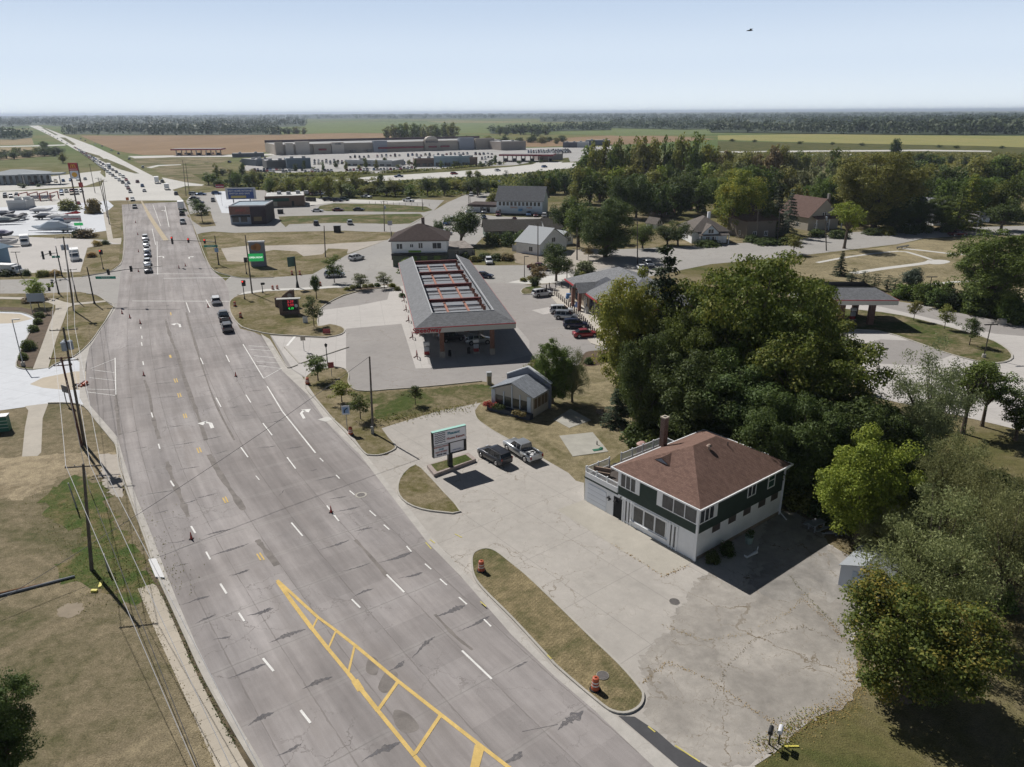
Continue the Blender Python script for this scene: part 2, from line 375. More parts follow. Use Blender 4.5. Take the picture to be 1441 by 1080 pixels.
def hit(p, n, poly):
 best = None
 for a, b_ in zip(poly[:-1], poly[1:]):
  e = b_ - a; den = n.x * e.y - n.y * e.x
  if abs(den) < 1e-9: continue
  r = a - p; t = (r.x * e.y - r.y * e.x) / den; u = (r.x * n.y - r.y * n.x) / den
  if -1e-6 <= u <= 1 + 1e-6 and (best is None or abs(t) < abs(best)): best = t
 return best
def make_road_mat():
 m, t, b = _nodes('road_asphalt', .9, .25); uv = t.nodes.new('ShaderNodeUVMap'); uv.uv_map = 'UVMap'; v = uv.outputs[0]
 sx = t.nodes.new('ShaderNodeSeparateXYZ'); t.links.new(v, sx.inputs[0]); U, V = sx.outputs[0], sx.outputs[1]
 mp = t.nodes.new('ShaderNodeMapping'); mp.inputs['Scale'].default_value = (1, .07, 1); t.links.new(v, mp.inputs[0])
 ns = noise(t, mp.outputs[0], 1.5, 5, .65); nb = noise(t, v, .06, 5, .6, .6); ng = noise(t, v, 18, 2, .6); nm = noise(t, v, .7, 5, .7)
 mp2 = t.nodes.new('ShaderNodeMapping'); mp2.inputs['Scale'].default_value = (.28, .02, 1); t.links.new(v, mp2.inputs[0])
 nl = noise(t, mp2.outputs[0], 1.0, 1, .5)
 base = ramp(t, [(.25, (.245, .222, .212)), (.5, (.31, .285, .275)), (.75, (.362, .338, .332))]); t.links.new(nb.outputs[0], base.inputs[0])
 k = mathn(t, 'MULTIPLY', mapr(t, ns.outputs[0], .3, .7, .86, 1.14), mapr(t, ng.outputs[0], .2, .8, .9, 1.1))
 k = mathn(t, 'MULTIPLY', k, mapr(t, nm.outputs[0], .3, .7, .93, 1.07)); k = mathn(t, 'MULTIPLY', k, mapr(t, nl.outputs[0], .35, .65, .86, 1.12))
 # per-panel tone: each resurfaced lane panel differs a little
 wn = t.nodes.new('ShaderNodeTexWhiteNoise'); wn.noise_dimensions = '2D'; cx = t.nodes.new('ShaderNodeCombineXYZ')
 t.links.new(mathn(t, 'FLOOR', mathn(t, 'DIVIDE', U, 3.62)), cx.inputs[0]); t.links.new(mathn(t, 'FLOOR', mathn(t, 'DIVIDE', V, 6.1)), cx.inputs[1])
 t.links.new(cx.outputs[0], wn.inputs[0]); k = mathn(t, 'MULTIPLY', k, mapr(t, wn.outputs[0], 0, 1, .93, 1.06))
 # wheel tracks
 wt = mathn(t, 'COSINE', mathn(t, 'MULTIPLY', U, 2 * PI / 1.81)); k = mathn(t, 'MULTIPLY', k, mapr(t, wt, -1, 1, 1.035, .965))
 s = t.nodes.new('ShaderNodeVectorMath'); s.operation = 'SCALE'; t.links.new(base.outputs[0], s.inputs[0]); t.links.new(k, s.inputs['Scale']); c = s.outputs[0]
 # longitudinal and transverse seams, wobbling
 wob = mathn(t, 'MULTIPLY', mathn(t, 'SUBTRACT', nm.outputs[0], .5), .22)
 fu = mathn(t, 'ABSOLUTE', mathn(t, 'SUBTRACT', mathn(t, 'FRACT', mathn(t, 'DIVIDE', mathn(t, 'ADD', U, mathn(t, 'ADD', wob, 1.81)), 3.62)), .5))
 seam = mathn(t, 'LESS_THAN', fu, mapr(t, nm.outputs[0], .4, .65, .004, .02)); c = mixc(t, mathn(t, 'MULTIPLY', seam, .5), c, (.15, .135, .125))
 fv = mathn(t, 'ABSOLUTE', mathn(t, 'SUBTRACT', mathn(t, 'FRACT', mathn(t, 'DIVIDE', mathn(t, 'ADD', V, wob), 6.1)), .5))
 tj = mathn(t, 'LESS_THAN', fv, .008); c = mixc(t, mathn(t, 'MULTIPLY', tj, mapr(t, nb.outputs[0], .4, .6, .1, .5)), c, (.14, .13, .125))
 halo = mathn(t, 'LESS_THAN', fv, .05); c = mixc(t, mathn(t, 'MULTIPLY', mathn(t, 'MULTIPLY', halo, nm.outputs[0]), .28), c, (.42, .40, .38))
 # brown worn bands near the old joint lines
 bb = mapr(t, noise(t, mp.outputs[0], .45, 3, .6).outputs[0], .55, .72, 0, .5); c = mixc(t, bb, c, (.225, .2, .185))
 vo = t.nodes.new('ShaderNodeTexVoronoi'); vo.feature = 'DISTANCE_TO_EDGE'; vo.inputs['Scale'].default_value = .3
 nd = noise(t, v, .8, 3, .7); ad = t.nodes.new('ShaderNodeVectorMath'); ad.operation = 'MULTIPLY_ADD'; t.links.new(nd.outputs[1], ad.inputs[0]); ad.inputs[1].default_value = (2, 2, 0); t.links.new(v, ad.inputs[2]); t.links.new(ad.outputs[0], vo.inputs[0])
 cr = mathn(t, 'MULTIPLY', mathn(t, 'LESS_THAN', vo.outputs[0], .008), mapr(t, nb.outputs[0], .5, .62, 0, .6)); c = mixc(t, cr, c, (.14, .125, .115))
 t.links.new(c, b.inputs['Base Color']); bump(t, b, ng.outputs[0], .008, .3); return m
road_mat = make_road_mat()
def build_road():
 rows = []
 for i in range(len(RS)):
  p, d, n = rframe(i); a, b_ = hit(p, n, LEw), hit(p, n, REw)
  if a is None or b_ is None: continue
  rows.append((S_[i], p, n, min(a, b_), max(a, b_)))
 vs, fs, uvs = [], [], []; NC = 14
 for s_, p, n, a, b_ in rows:
  for k in range(NC + 1):
   o = a + (b_ - a) * k / NC; q = p + n * o; vs.append((q.x, q.y, .010)); uvs.append((o, s_))
 for r in range(len(rows) - 1):
  for k in range(NC): i = r * (NC + 1) + k; fs.append((i, i + 1, i + NC + 2, i + NC + 1))
 me = bpy.data.meshes.new('main_road'); me.from_pydata(vs, [], fs); me.materials.append(road_mat)
 l = me.uv_layers.new(name='UVMap'); idx = np.empty(len(me.loops), dtype=np.int32); me.loops.foreach_get('vertex_index', idx)
 l.data.foreach_set('uv', np.array(uvs, dtype=np.float32)[idx].ravel()); me.update()
 o = bpy.data.objects.new('main_road', me); C.objects.link(o); tag(o, kind='structure')
build_road()
# intersection / side streets, turn bays laid just under the main road
sheet('side_street', [(0, 414), (60, 413), (111, 411), (135, 415), (160, 432), (175, 440), (178, 372), (172, 367), (165, 376), (153, 383), (115, 390), (83, 392), (0, 394)], midasph, .004)
sheet('side_street', [(318, 395), (325, 389), (345, 392), (385, 391), (440, 386), (458, 376), (490, 358), (545, 338), (562, 327), (590, 310), (610, 297), (630, 285), (660, 272), (670, 262), (690, 252), (712, 248), (720, 255), (700, 266), (690, 280), (668, 292), (655, 305), (640, 322), (620, 345), (640, 372), (690, 374), (760, 373), (800, 352), (840, 352), (900, 350), (960, 347), (1050, 342), (1110, 338), (1200, 327), (1300, 322), (1441, 318), (1500, 316), (1500, 328), (1441, 331), (1380, 331), (1300, 336), (1262, 344), (1160, 356), (1100, 363), (1000, 372), (900, 392), (800, 398), (760, 397), (740, 401), (545, 408), (510, 405), (473, 403), (438, 405), (375, 407), (348, 411), (334, 415), (322, 428), (305, 420)], midasph, .004)
# gutters and kerbs beside the main road
sheet('gutter', [(367, 470), (397, 522), (432, 555), (460, 595), (506, 640), (560, 710), (600, 762), (647, 810), (720, 894), (780, 952), (835, 999), (915, 1075), (985, 1135), (1090, 1210), (1150, 1210), (1020, 1130), (955, 1080), (867, 1009), (840, 987), (780, 942), (720, 877), (660, 813), (608, 757), (577, 717), (552, 688), (515, 640), (495, 612), (470, 590), (445, 560), (425, 530), (403, 515), (380, 478)], pave('gutter_concrete', (.47, .445, .41), .14, .5, 22, None, cracks=.3), .014)
sheet('gutter', [(375, 1085), (345, 1035), (300, 957), (275, 905), (250, 847), (235, 810), (215, 757), (192, 700), (175, 650), (165, 615), (126, 570), (119, 545), (121, 510), (126, 490), (150, 452), (164, 434), (158, 433), (139, 467), (124, 487), (113, 497), (103, 503), (112, 510), (112, 560), (119, 572), (139, 595), (160, 621), (167, 640), (170, 660), (184, 700), (205, 755), (223, 808), (242, 850), (266, 903), (291, 957), (336, 1035), (366, 1085)], pave('gutter_concrete', None), .014)
# right side: shop drive and big lot
sheet('parking_lot', [(515, 642), (545, 641), (557, 629), (545, 614), (537, 603), (559, 596), (620, 578), (677, 567), (668, 579), (672, 590), (682, 598), (697, 608), (730, 626), (762, 644), (800, 666), (822, 680), (822, 703), (977, 790), (1087, 718), (1120, 722), (1150, 740), (1165, 765), (1190, 780), (1212, 800), (1222, 830), (1210, 880), (1200, 905), (1205, 940), (1208, 965), (1185, 995), (1150, 1008), (1120, 1030), (1090, 1060), (1062, 1078), (1075, 1110), (1150, 1180), (1150, 1210), (1020, 1130), (955, 1080), (867, 1009), (840, 987), (780, 942), (720, 877), (660, 813), (608, 757), (577, 717), (552, 688)], lotc, .006)
sheet('old_parking_lot', ([(1000, 806), (1041, 831), (1087, 718), (1120, 722), (1150, 740), (1165, 765), (1190, 780), (1212, 800), (1222, 830), (1210, 880), (1200, 905), (1205, 940), (1208, 965), (1185, 995), (1150, 1008), (1120, 1030), (1090, 1060), (1050, 1078), (1002, 1078), (950, 1048), (926, 1024), (905, 1005), (912, 975), (899, 930), (918, 905), (938, 890), (952, 862), (962, 850), (975, 822)]), lotold, .010, jag=.25)
sheet('concrete_pad', [(784, 718), (822, 703.5), (977.2, 790), (968, 795), (934, 812), (860, 766)], padc, .014)
sheet('worn_patch', [(1048, 822), (1090, 785), (1140, 752), (1165, 775), (1195, 800), (1204, 835), (1170, 848), (1140, 835), (1105, 850), (1075, 838)], pave('stained_concrete', (.285, .268, .245), .34, .3, 20, None, R(-25), cracks=.8, crsc=.2), .0125, jag=.35)
sheet('asphalt_patch', [(870, 1008), (893, 1009), (925, 1030), (950, 1052), (1005, 1085), (1040, 1115), (1020, 1130), (955, 1080)], darkasph, .018)
island('grass_island', [(665, 783), (670, 777), (683, 773), (698, 777), (720, 794), (742, 812), (782, 850), (825, 892), (870, 935), (899, 968), (905, 980), (901, 994), (884, 1004), (862, 1002), (840, 987), (787, 942), (770, 924), (720, 870), (680, 830), (667, 811), (664, 793)], gr_mow, .12, 3)
island('grass_island', [(585, 655), (567, 668), (560, 684), (562, 698), (573, 709), (592, 717), (620, 721.5), (648, 721), (625, 694), (603, 670)], gr_lawn, .12, 2)
sheet('lawn', [(430, 531), (430, 546), (448, 567), (470, 592), (491, 614), (512, 637), (520, 641), (535, 641), (550, 636), (557, 629), (545, 614), (537, 603), (559, 596), (620, 578), (677, 567), (693, 556), (702, 548), (693, 539), (678, 537), (643, 540), (602, 543), (573, 547), (545, 549), (521, 551), (503, 550), (495, 546), (490, 537), (491, 528), (487, 520), (480, 518), (470, 517), (455, 517), (440, 522)], gr_lawn, .012)
sheet('lawn', cat([(500, 560), (560, 552), (620, 546), (680, 542), (700, 548), (690, 560), (640, 572), (590, 582), (545, 592), (525, 585), (530, 570)], True, 3), gr_green, .022, jag=.35)
kb = MB()
kerb(kb, [(430, 531), (430, 546), (448, 567), (470, 592), (491, 614), (512, 637), (520, 641), (535, 641), (550, 636), (557, 629), (545, 614)])
kerb(kb, [(470, 517), (480, 518), (488, 522), (491, 529), (490, 538), (495, 546), (503, 550), (521, 551), (545, 549), (573, 547), (620, 543), (678, 537)])
kerb(kb, [(670, 566), (668, 579), (672, 590), (682, 598), (697, 608), (730, 626)], wd=.1, h=.04)
kerb(kb, [(423, 512), (455, 501), (491, 489)]); kerb(kb, [(385, 489), (402, 515), (408, 518), (419, 514)], wd=.14); kerb(kb, [(400, 489), (421, 512)], wd=.2)
kerb(kb, [(122, 414), (136, 416), (150, 425), (160, 433), (139, 466), (124, 486), (103, 503), (80, 512), (69, 519)])
kerb(kb, [(0, 439), (28, 440), (42, 444), (49, 449), (43, 466), (33, 486), (23, 512), (28, 519), (46, 521)])
kerb(kb, [(364, 1085), (333, 1035), (289, 957), (264, 903), (240, 850), (221, 808), (203, 755), (182, 700), (168, 660), (164, 630), (157, 619), (137, 595), (119, 573), (97, 568), (68, 568)])
kerb(kb, [(173, 300), (176, 337), (172, 368), (165, 376), (153, 383), (115, 390)]); kerb(kb, [(264, 297), (277, 330), (289, 362), (301, 381), (325, 389), (345, 392), (385, 391)])
tag(kb.build('kerb', CONC), kind='structure')
sheet('concrete_slab', [(779, 591), (803, 576), (832, 592), (801, 603)], slabc, .05, edge=0); sheet('concrete_slab', [(787, 614), (834, 609), (856, 636), (806, 643)], slabc, .06, edge=0)
# shop garden lawn to the woods
sheet('lawn', cat([(677, 567), (668, 579), (672, 590), (682, 598), (697, 608), (730, 626), (762, 644), (800, 666), (822, 680), (870, 640), (930, 610), (960, 560), (900, 520), (850, 500), (800, 520), (740, 560), (705, 550)], False, 2), grass('shop_lawn', dry=(.255, .215, .13), olive=(.17, .15, .078), green=(.09, .1, .034), bias=.46, patch=.13), .008)
sheet('mulch_bed', cat([(818, 512), (822, 498), (835, 494), (870, 494), (872, 505), (850, 512), (830, 516)], True, 3), mulch, .02)
# gas station lot
sheet('gas_lot', [(380, 472), (417, 474), (459, 476), (480, 472), (486, 466), (481, 462), (448, 462), (448, 446), (450, 436), (467, 425), (484, 417), (505, 411), (548, 404), (700, 398), (745, 402), (800, 398), (870, 380), (930, 400), (1010, 470), (1030, 510), (900, 505), (870, 494), (835, 494), (822, 498), (815, 512), (790, 535), (700, 548), (693, 539), (678, 537), (643, 540), (602, 543), (573, 547), (545, 549), (521, 551), (503, 550), (495, 546), (490, 537), (491, 528), (487, 520), (470, 517), (440, 522), (430, 532), (425, 530), (403, 515)], gasasph, .008)
sheet('gas_concrete', [(382, 473), (417, 475), (459, 477), (482, 472), (487, 466), (481, 462), (449, 462), (449, 446), (451, 437), (505, 430), (545, 422), (550, 404), (575, 402), (612, 518), (585, 519), (565, 456), (487, 463), (487, 520), (470, 517), (440, 522), (430, 531), (412, 520)], gasconc, .012)
sheet('gas_concrete', [(603, 512), (575, 402), (650, 370), (745, 480), (745, 500), (700, 512), (612, 520)], pave('canopy_concrete', (.40, .38, .36), .1, .2, 20, (5, 5), R(-12)), .016)
sheet('gas_concrete', [(748, 437), (775, 432), (793, 437), (765, 443)], gasconc, .016)
island('grass_island', [(323, 429), (325, 423), (334, 417), (348, 413), (375, 410.5), (438, 408), (473, 406), (505, 409), (484, 416), (467, 424), (451, 435), (448, 446), (448, 460), (464, 457), (481, 461), (485, 466), (480, 471), (459, 475), (417, 473), (382, 471), (362, 467), (341, 461), (330, 450), (324, 439)], gr_lawn, .12, 2, .22)
sheet('sidewalk', [(335, 416.5), (345, 412), (375, 408), (420, 406.5), (470, 403.5), (545, 403), (545, 405), (473, 406), (438, 408.5), (375, 411), (352, 414)], pave('pale_walk', (.6, .585, .55), .06), .17)
island('planting_bed', [(487, 411), (510, 405), (548, 400.5), (549, 404), (505, 410)], mulch, .12, 2)
island('grass_island', [(733, 410), (740, 405), (758, 403), (764, 407), (752, 413), (737, 415)], gr_green, .12, 3, .25)
sheet('sidewalk', [(715, 398), (740, 392), (800, 386), (810, 398), (745, 400)], pave('pale_walk', None), .02)
sheet('sidewalk', [(770, 412), (790, 402), (805, 407), (860, 470), (850, 490), (832, 484)], pave('store_walk', (.52, .48, .42), .1, .3), .12, edge=0)
# left side
sheet('white_lot', [(-30, 439), (0, 439), (28, 440), (42, 444), (49, 449), (42, 467), (32, 486), (22, 514), (28, 519), (46, 521), (69, 518), (103, 503), (121, 492), (122, 510), (120, 547), (119, 570), (97, 568), (68, 568), (36, 573), (0, 578), (-60, 588), (-60, 439)], white_lot, .008)
sheet('driveway_apron', [(42, 541), (60, 532), (90, 526), (105, 523), (121, 523), (120, 549), (90, 549), (60, 546)], pave('tan_concrete', (.52, .455, .36), .08, .2), .012)
sheet('gas_concrete', [(-30, 430), (0, 441), (28, 442), (46, 449), (20, 455), (-30, 457)], pave('tan_concrete', None), .012)
wk = pave('walk_plain', (.47, .43, .37), .1, .2)
sheet('sidewalk', [(-20, 417.5), (0, 418), (56, 419), (78, 421), (90, 425), (100, 427), (149, 423), (150, 425), (103, 430), (96, 433), (89, 453), (79, 478), (68, 518), (46, 520), (56, 494), (69, 458), (78, 437), (78, 430), (68, 426), (35, 422), (0, 421), (-20, 421)], wk, .02)
sheet('sidewalk', [(35, 572), (40, 578), (35, 603), (31, 643), (53, 642), (58, 637), (60, 589), (68, 568)], wk, .02)
sheet('sidewalk', [(194, 829), (215, 822), (222, 826), (242, 870), (270, 935), (300, 995), (327, 1042), (352, 1085), (306, 1085), (260, 980), (217, 885)], walk, .03)
wd_ = MB(); kerb(wd_, [(207, 800), (226, 830), (246, 872), (274, 935), (304, 995), (331, 1042), (356, 1085)], wd=.28, h=.035); tag(wd_.build('weed_strip', pave('weeds', (.12, .095, .06), .45, .9, 8)), kind='structure')
sheet('mulch_bed', [(-20, 432), (30, 433), (60, 439), (77, 437), (70, 457), (56, 492), (47, 518), (27, 516), (24, 511), (34, 485), (44, 465), (51, 449), (42, 442), (28, 438), (0, 437), (-20, 437)], mulch, .016)
sheet('lawn', cat([(-80, 580), (0, 579), (36, 574), (68, 569), (97, 569), (118, 573), (160, 622), (168, 660), (182, 700), (204, 755), (223, 808), (240, 850), (290, 957), (370, 1100), (420, 1180), (-250, 1180), (-250, 800)], False, 1), gr_left, .004)
sheet('bare_ground', cat([(-100, 640), (-20, 645), (60, 640), (150, 636), (168, 640), (172, 670), (150, 672), (90, 668), (60, 690), (20, 705), (-30, 690), (-100, 690)], True, 3), grass('bare_dirt_grass', dry=(.31, .255, .17), olive=(.25, .2, .125), green=(.13, .12, .06), bias=.42, patch=.3), .010, jag=.45)
sheet('bare_ground', cat([(142, 640), (165, 642), (170, 665), (173, 700), (150, 690), (140, 660)], True, 3), gravel, .014, jag=.3)
sheet('lawn', cat([(60, 700), (100, 672), (140, 680), (160, 720), (200, 780), (225, 830), (180, 850), (120, 830), (80, 800), (130, 760), (90, 740)], True, 3), grass('weedy_grass', dry=(.2, .16, .085), olive=(.115, .125, .045), green=(.07, .11, .028), bias=.56, patch=.3), .010, jag=.7)
# left of the road, beyond the side street
sheet('boat_lot', [(-60, 330), (21, 333), (150, 338), (171, 338), (170, 344), (146, 344), (123, 349), (113, 383), (20, 386), (-60, 388)], gasconc, .004)
sheet('boat_lot', [(-60, 292), (30, 290), (95, 285), (150, 281), (160, 290), (148, 300), (150, 325), (128, 328), (0, 333), (-60, 334)], white_lot, .006)
sheet('lawn', [(123, 349), (146, 345), (169, 345), (167, 372), (152, 381), (114, 385)], gr_lawn, .01)
sheet('lawn', [(-20, 386), (113, 383), (152, 382), (115, 389), (83, 391), (-20, 393)], gr_lawn, .012)
sheet('lawn', [(152, 296), (169, 296), (171, 334), (159, 335)], gr_lawn, .014)
sheet('sidewalk', [(145, 299), (152, 297), (159, 336), (171, 335), (170, 344), (152, 340)], wk, .01)
sheet('lawn', [(0, 413.5), (60, 413), (111, 411), (134, 415), (148, 423), (100, 426), (78, 420), (0, 417)], gr_lawn, .012); sheet('lawn', [(104, 431), (150, 426), (158, 432), (138, 466), (103, 502), (70, 517), (90, 455), (97, 434)], gr_lawn, .012)
sheet('lot', [(-60, 262), (20, 260), (110, 247), (140, 243), (150, 252), (120, 262), (30, 268), (-60, 272)], bright, .01)
sheet('lot', [(-60, 272), (60, 268), (150, 262), (175, 262), (180, 282), (150, 283), (60, 290), (-60, 294)], bright, .008)
# far concrete highway
sheet('highway', [(171, 282.5), (258, 282.5), (246, 270), (235, 262), (215, 248), (190, 235), (160, 219), (130, 205), (106, 196), (90, 190.5), (70, 183), (54, 177.2), (40, 177.2), (56, 184), (72, 192), (92, 203), (110, 213), (130, 226), (148, 240), (150, 262), (168, 275)], bright, .02)
sheet('highway', [(150, 246), (142, 262), (120, 268), (150, 274), (172, 278), (175, 255)], bright, .012)
sheet('highway', [(240, 268), (262, 262), (284, 262), (287, 260), (262, 257), (238, 252), (228, 250)], bright, .016)
sheet('street', [(180, 220), (240, 219), (330, 218), (405, 216), (405, 218), (330, 221), (240, 221.5), (192, 224)], bright, .016); sheet('street', [(206, 236), (222, 232), (255, 231), (255, 232.5), (224, 234), (213, 237)], bright, .016)
sheet('street', [(0, 206), (62, 204.5), (92, 203.5), (92, 205), (62, 206), (0, 207.5)], bright, .016); sheet('street', [(-40, 254), (60, 250), (142, 240.5), (142, 243), (60, 254), (-40, 259)], bright, .013)
for p in ([(105, 212), (119, 213.5), (140, 219.5), (147, 224.5), (135, 222)], [(136, 223.5), (150, 224), (175, 234), (196, 244.5), (190, 244.5), (168, 238.5)], [(84, 193.5), (92, 194), (107, 203.5), (102, 204.5)], [(58, 180), (62, 180), (82, 190.5), (78, 190.5)]): sheet('median', p, gr_green, .05)
sheet('lawn', [(182, 223.5), (230, 222), (330, 222), (310, 230), (222, 232.5), (206, 235.5)], gr_base, .02); sheet('lawn', [(214, 238), (232, 234), (300, 231), (330, 240), (300, 252), (262, 256), (240, 252)], gr_base, .02)
# middle distance on the right of the road
sheet('lot', [(262, 283), (270, 273), (330, 268), (360, 268), (450, 270), (540, 275), (600, 281), (625, 282), (610, 297), (560, 328), (485, 325), (371, 327), (329, 328), (300, 326), (284, 328), (277, 330), (270, 310)], midasph, .006)
sheet('lot', [(300, 270), (345, 268), (360, 290), (336, 301), (312, 300), (306, 285)], white_lot, .012); sheet('lot', [(430, 276), (540, 278), (600, 283.5), (540, 286.5), (470, 285), (432, 290)], bright, .012)
sheet('lawn', [(284, 329), (329, 328), (371, 328), (485, 326), (561, 327), (545, 338), (510, 341), (455, 344), (372, 346), (349, 346), (311, 350), (320, 368), (347, 369), (352, 358), (385, 352), (417, 354), (427, 361), (454, 358), (462, 350), (490, 351), (488, 357), (468, 366), (442, 374), (440, 385), (385, 391), (345, 391), (325, 388), (304, 382), (296, 370), (288, 345)], gr_lawn, .014)
sheet('gravel', [(311, 350), (349, 346), (372, 346), (455, 344), (510, 341), (545, 338), (490, 357), (462, 352), (454, 360), (427, 362), (417, 355), (385, 353), (352, 360), (347, 370), (320, 369)], gravel, .010)
sheet('lawn', [(262, 303), (276, 300), (296, 297), (300, 310), (304, 318), (284, 320), (272, 312)], gr_lawn, .018)
for p in ([(392, 305), (460, 303), (592, 301), (596, 305), (577, 315), (550, 316), (530, 315), (465, 314), (407, 316), (402, 320), (395, 313)], [(447, 295), (450, 290), (470, 286.5), (540, 287.5), (600, 291), (609, 296), (597, 299), (460, 297.5)]): sheet('lawn', p, gr_green, .014)
sheet('highway', [(455, 255), (520, 249), (635, 242), (720, 235), (755, 231), (800, 229), (830, 229), (830, 236), (792, 238), (720, 246), (635, 250.5), (535, 255), (480, 262), (455, 261)], bright, .03)
sheet('highway', [(735, 238), (755, 229), (792, 228), (780, 236)], bright, .028)
# shopping centre land and its far streets
sheet('shopping_centre_lot', [(352, 227), (388, 218), (705, 208.5), (740, 208.5), (860, 206), (860, 224), (790, 229), (720, 233), (640, 236), (560, 243), (470, 246), (400, 244), (340, 240)], pave('lot_far', (.40, .39, .375), .1, .03, 4), .02)
sheet('shopping_centre_lot', [(730, 213), (800, 208), (862, 207), (870, 215), (800, 222)], pave('lot_far', None), .025)
sheet('street', [(1010, 213.5), (1150, 212), (1300, 211), (1395, 212.5), (1395, 214), (1300, 213), (1150, 214), (1010, 216)], bright, .03); sheet('street', [(1120, 216.5), (1200, 217), (1200, 219), (1120, 218.5)], bright, .03)
# east side: lot behind the woods, park lawn and its paths
sheet('gas_lot', [(1105, 465), (1165, 440), (1160, 405), (1200, 415), (1265, 425), (1300, 430), (1340, 440), (1441, 458), (1520, 470), (1560, 560), (1560, 640), (1441, 607), (1370, 590), (1300, 575), (1235, 560), (1200, 520), (1130, 500)], gasconc, .008)
sheet('gas_lot', [(1200, 487), (1240, 478), (1290, 480), (1340, 500), (1300, 515), (1235, 512)], gasasph, .012); sheet('gas_lot', [(1165, 405), (1265, 425), (1441, 458), (1520, 470), (1520, 480), (1400, 470), (1300, 446), (1240, 432), (1160, 420)], gasasph, .012)
island('grass_island', [(1165, 436), (1240, 440), (1300, 452), (1380, 474), (1410, 487), (1424, 500), (1420, 508), (1400, 512), (1370, 508), (1330, 497), (1285, 481), (1235, 466), (1165, 460)], gr_green, .12, 2, .3)
sheet('park_lawn', [(1120, 366), (1262, 345), (1300, 337), (1380, 332), (1441, 332), (1560, 330), (1560, 455), (1441, 440), (1300, 420), (1200, 398), (1100, 385)], grass('park_grass', dry=(.26, .22, .135), olive=(.19, .165, .09), green=(.12, .12, .045), bias=.44, patch=.06), .012)
pt = MB()
for q, wd in (([(1150, 370), (1200, 361), (1264, 354), (1290, 359), (1312, 366)], 1.3), ([(1200, 385), (1245, 378), (1300, 371), (1312, 367)], 2.2), ([(1270, 350), (1300, 353), (1345, 358), (1400, 361)], 1.8), ([(1300, 402), (1345, 397), (1400, 396)], 1.3)): kerb(pt, q, wd=wd, h=.03)
tag(pt.build('path', bright), kind='structure'); sheet('path', cat([(1305, 369), (1315, 366), (1330, 366.5), (1337, 369), (1326, 372), (1310, 372)], True, 4), bright, .035)
sheet('lawn', [(800, 345), (840, 344), (960, 338), (1060, 333), (1180, 325), (1441, 309), (1441, 316), (1300, 321), (1200, 326), (1110, 337), (1050, 341), (960, 346), (900, 349), (840, 351)], gr_lawn, .016)
sheet('shop_lot', [(655, 299), (700, 305), (800, 307), (797, 314), (690, 316), (684, 330), (668, 346), (640, 350), (622, 332), (640, 312)], midasph, .01)
sheet('dirt_yard', [(722, 358), (738, 352), (780, 356), (790, 372), (740, 373), (725, 370)], dirt, .012); sheet('dirt_yard', [(800, 352), (850, 350), (870, 372), (820, 385), (790, 375)], gravel, .014)
# pavement paint
pm, ym, tm = MB(), MB(), MB(); ZP, ZT = .022, .018
for a, b_, wd in [((650, 916), (692, 956), .16), ((544, 809), (569, 834), .16), ((460, 712), (477, 734), .15), ((404, 644), (416, 660), .15), ((370, 596), (383, 613), .15), ((346, 556), (353, 567), .15), ((318, 500), (323, 510), .15), ((410, 736), (426, 755), .15), ((495, 844), (507, 856), .15), ((339, 630), (349, 644), .15), ((304, 560), (311, 573), .15), ((282, 504), (286, 513), .15), ((262, 426), (267, 440), .15), ((290, 422), (296, 433), .15),
 ((450, 645), (455, 650), .13), ((473, 669), (478, 674), .13), ((492, 691), (499, 697), .13), ((520, 719), (529, 727), .13), ((540, 739), (548, 746), .13), ((572, 769), (579, 777), .13), ((598, 794), (607, 802), .13), ((619, 815), (629, 824), .13), ((646, 841), (657, 851), .13), ((681, 872), (691, 882), .13),
 ((370, 927), (385, 945), .17), ((423, 1000), (437, 1018), .17), ((310, 822), (319, 836), .17), ((336, 863), (344, 875), .15), ((240, 677), (245, 685), .17), ((269, 741), (275, 751), .17), ((290, 777), (296, 788), .15), ((213, 581), (215, 588), .15), ((223, 625), (225, 632), .15), ((201, 509), (202, 514), .17), ((199, 482), (200, 487), .17), ((199.5, 473), (200, 477), .15), ((198, 460), (198.4, 463), .15), ((360, 670), (365, 676), .1),
 ((342, 485), (371, 533), .15), ((376, 544), (397, 579), .16), ((397, 579), (444, 638), .17), ((162, 504), (163, 556), .14), ((186, 424), (325, 424.5), .3), ((230, 392), (325, 391), .3), ((210, 385.5), (300, 386), .25),
 ((350, 487), (378, 489), .12), ((350, 492), (381, 494), .12), ((357, 501), (388, 504), .12), ((361, 509), (393, 511.5), .12), ((364, 515), (395, 519), .12), ((396, 519), (371, 533), .12), ((128, 519), (163, 505), .12), ((130, 521), (161, 525), .12), ((126, 532), (162, 536), .12), ((124, 548), (162, 549), .12), ((122, 552), (162, 557), .12),
 ((415, 474), (404, 487), .45), ((386, 390.5), (405, 390), .25), ((1200, 480), (1225, 486), .1), ((221, 340), (222, 387), .15), ((214, 322), (219, 345), .15), ((232, 290), (238, 320), .2), ((215, 288), (226, 318), .15)]: line(pm, a, b_, wd, ZP)
def arrow(o, a, b_, side, L=3.4, w_=.18):     # turn arrow on the road at o, pointing from a towards b_
 A = G(*o); d = (G(*b_) - G(*a)).normalized(); n = Vector((d.y, -d.x, 0)) * side
 def P_(x, y): q = A + d * y + n * x; return (q.x, q.y, ZP)
 pm.quad(P_(-w_, -L / 2), P_(w_, -L / 2), P_(w_, L * .2), P_(-w_, L * .2)); pm.quad(P_(-w_, L * .2), P_(w_, L * .2), P_(.7, L * .42), P_(.45, L * .55))
 pm.add([P_(.2, L * .62), P_(1.5, L * .5), P_(.95, L * .12)], [(0, 1, 2)])
arrow((297, 598), (309, 620), (292, 580), -1, 2.6, .22); arrow((425, 584), (440, 610), (415, 568), 1, 3.0); arrow((253, 458), (256, 470), (250, 445), -1, 3.2)
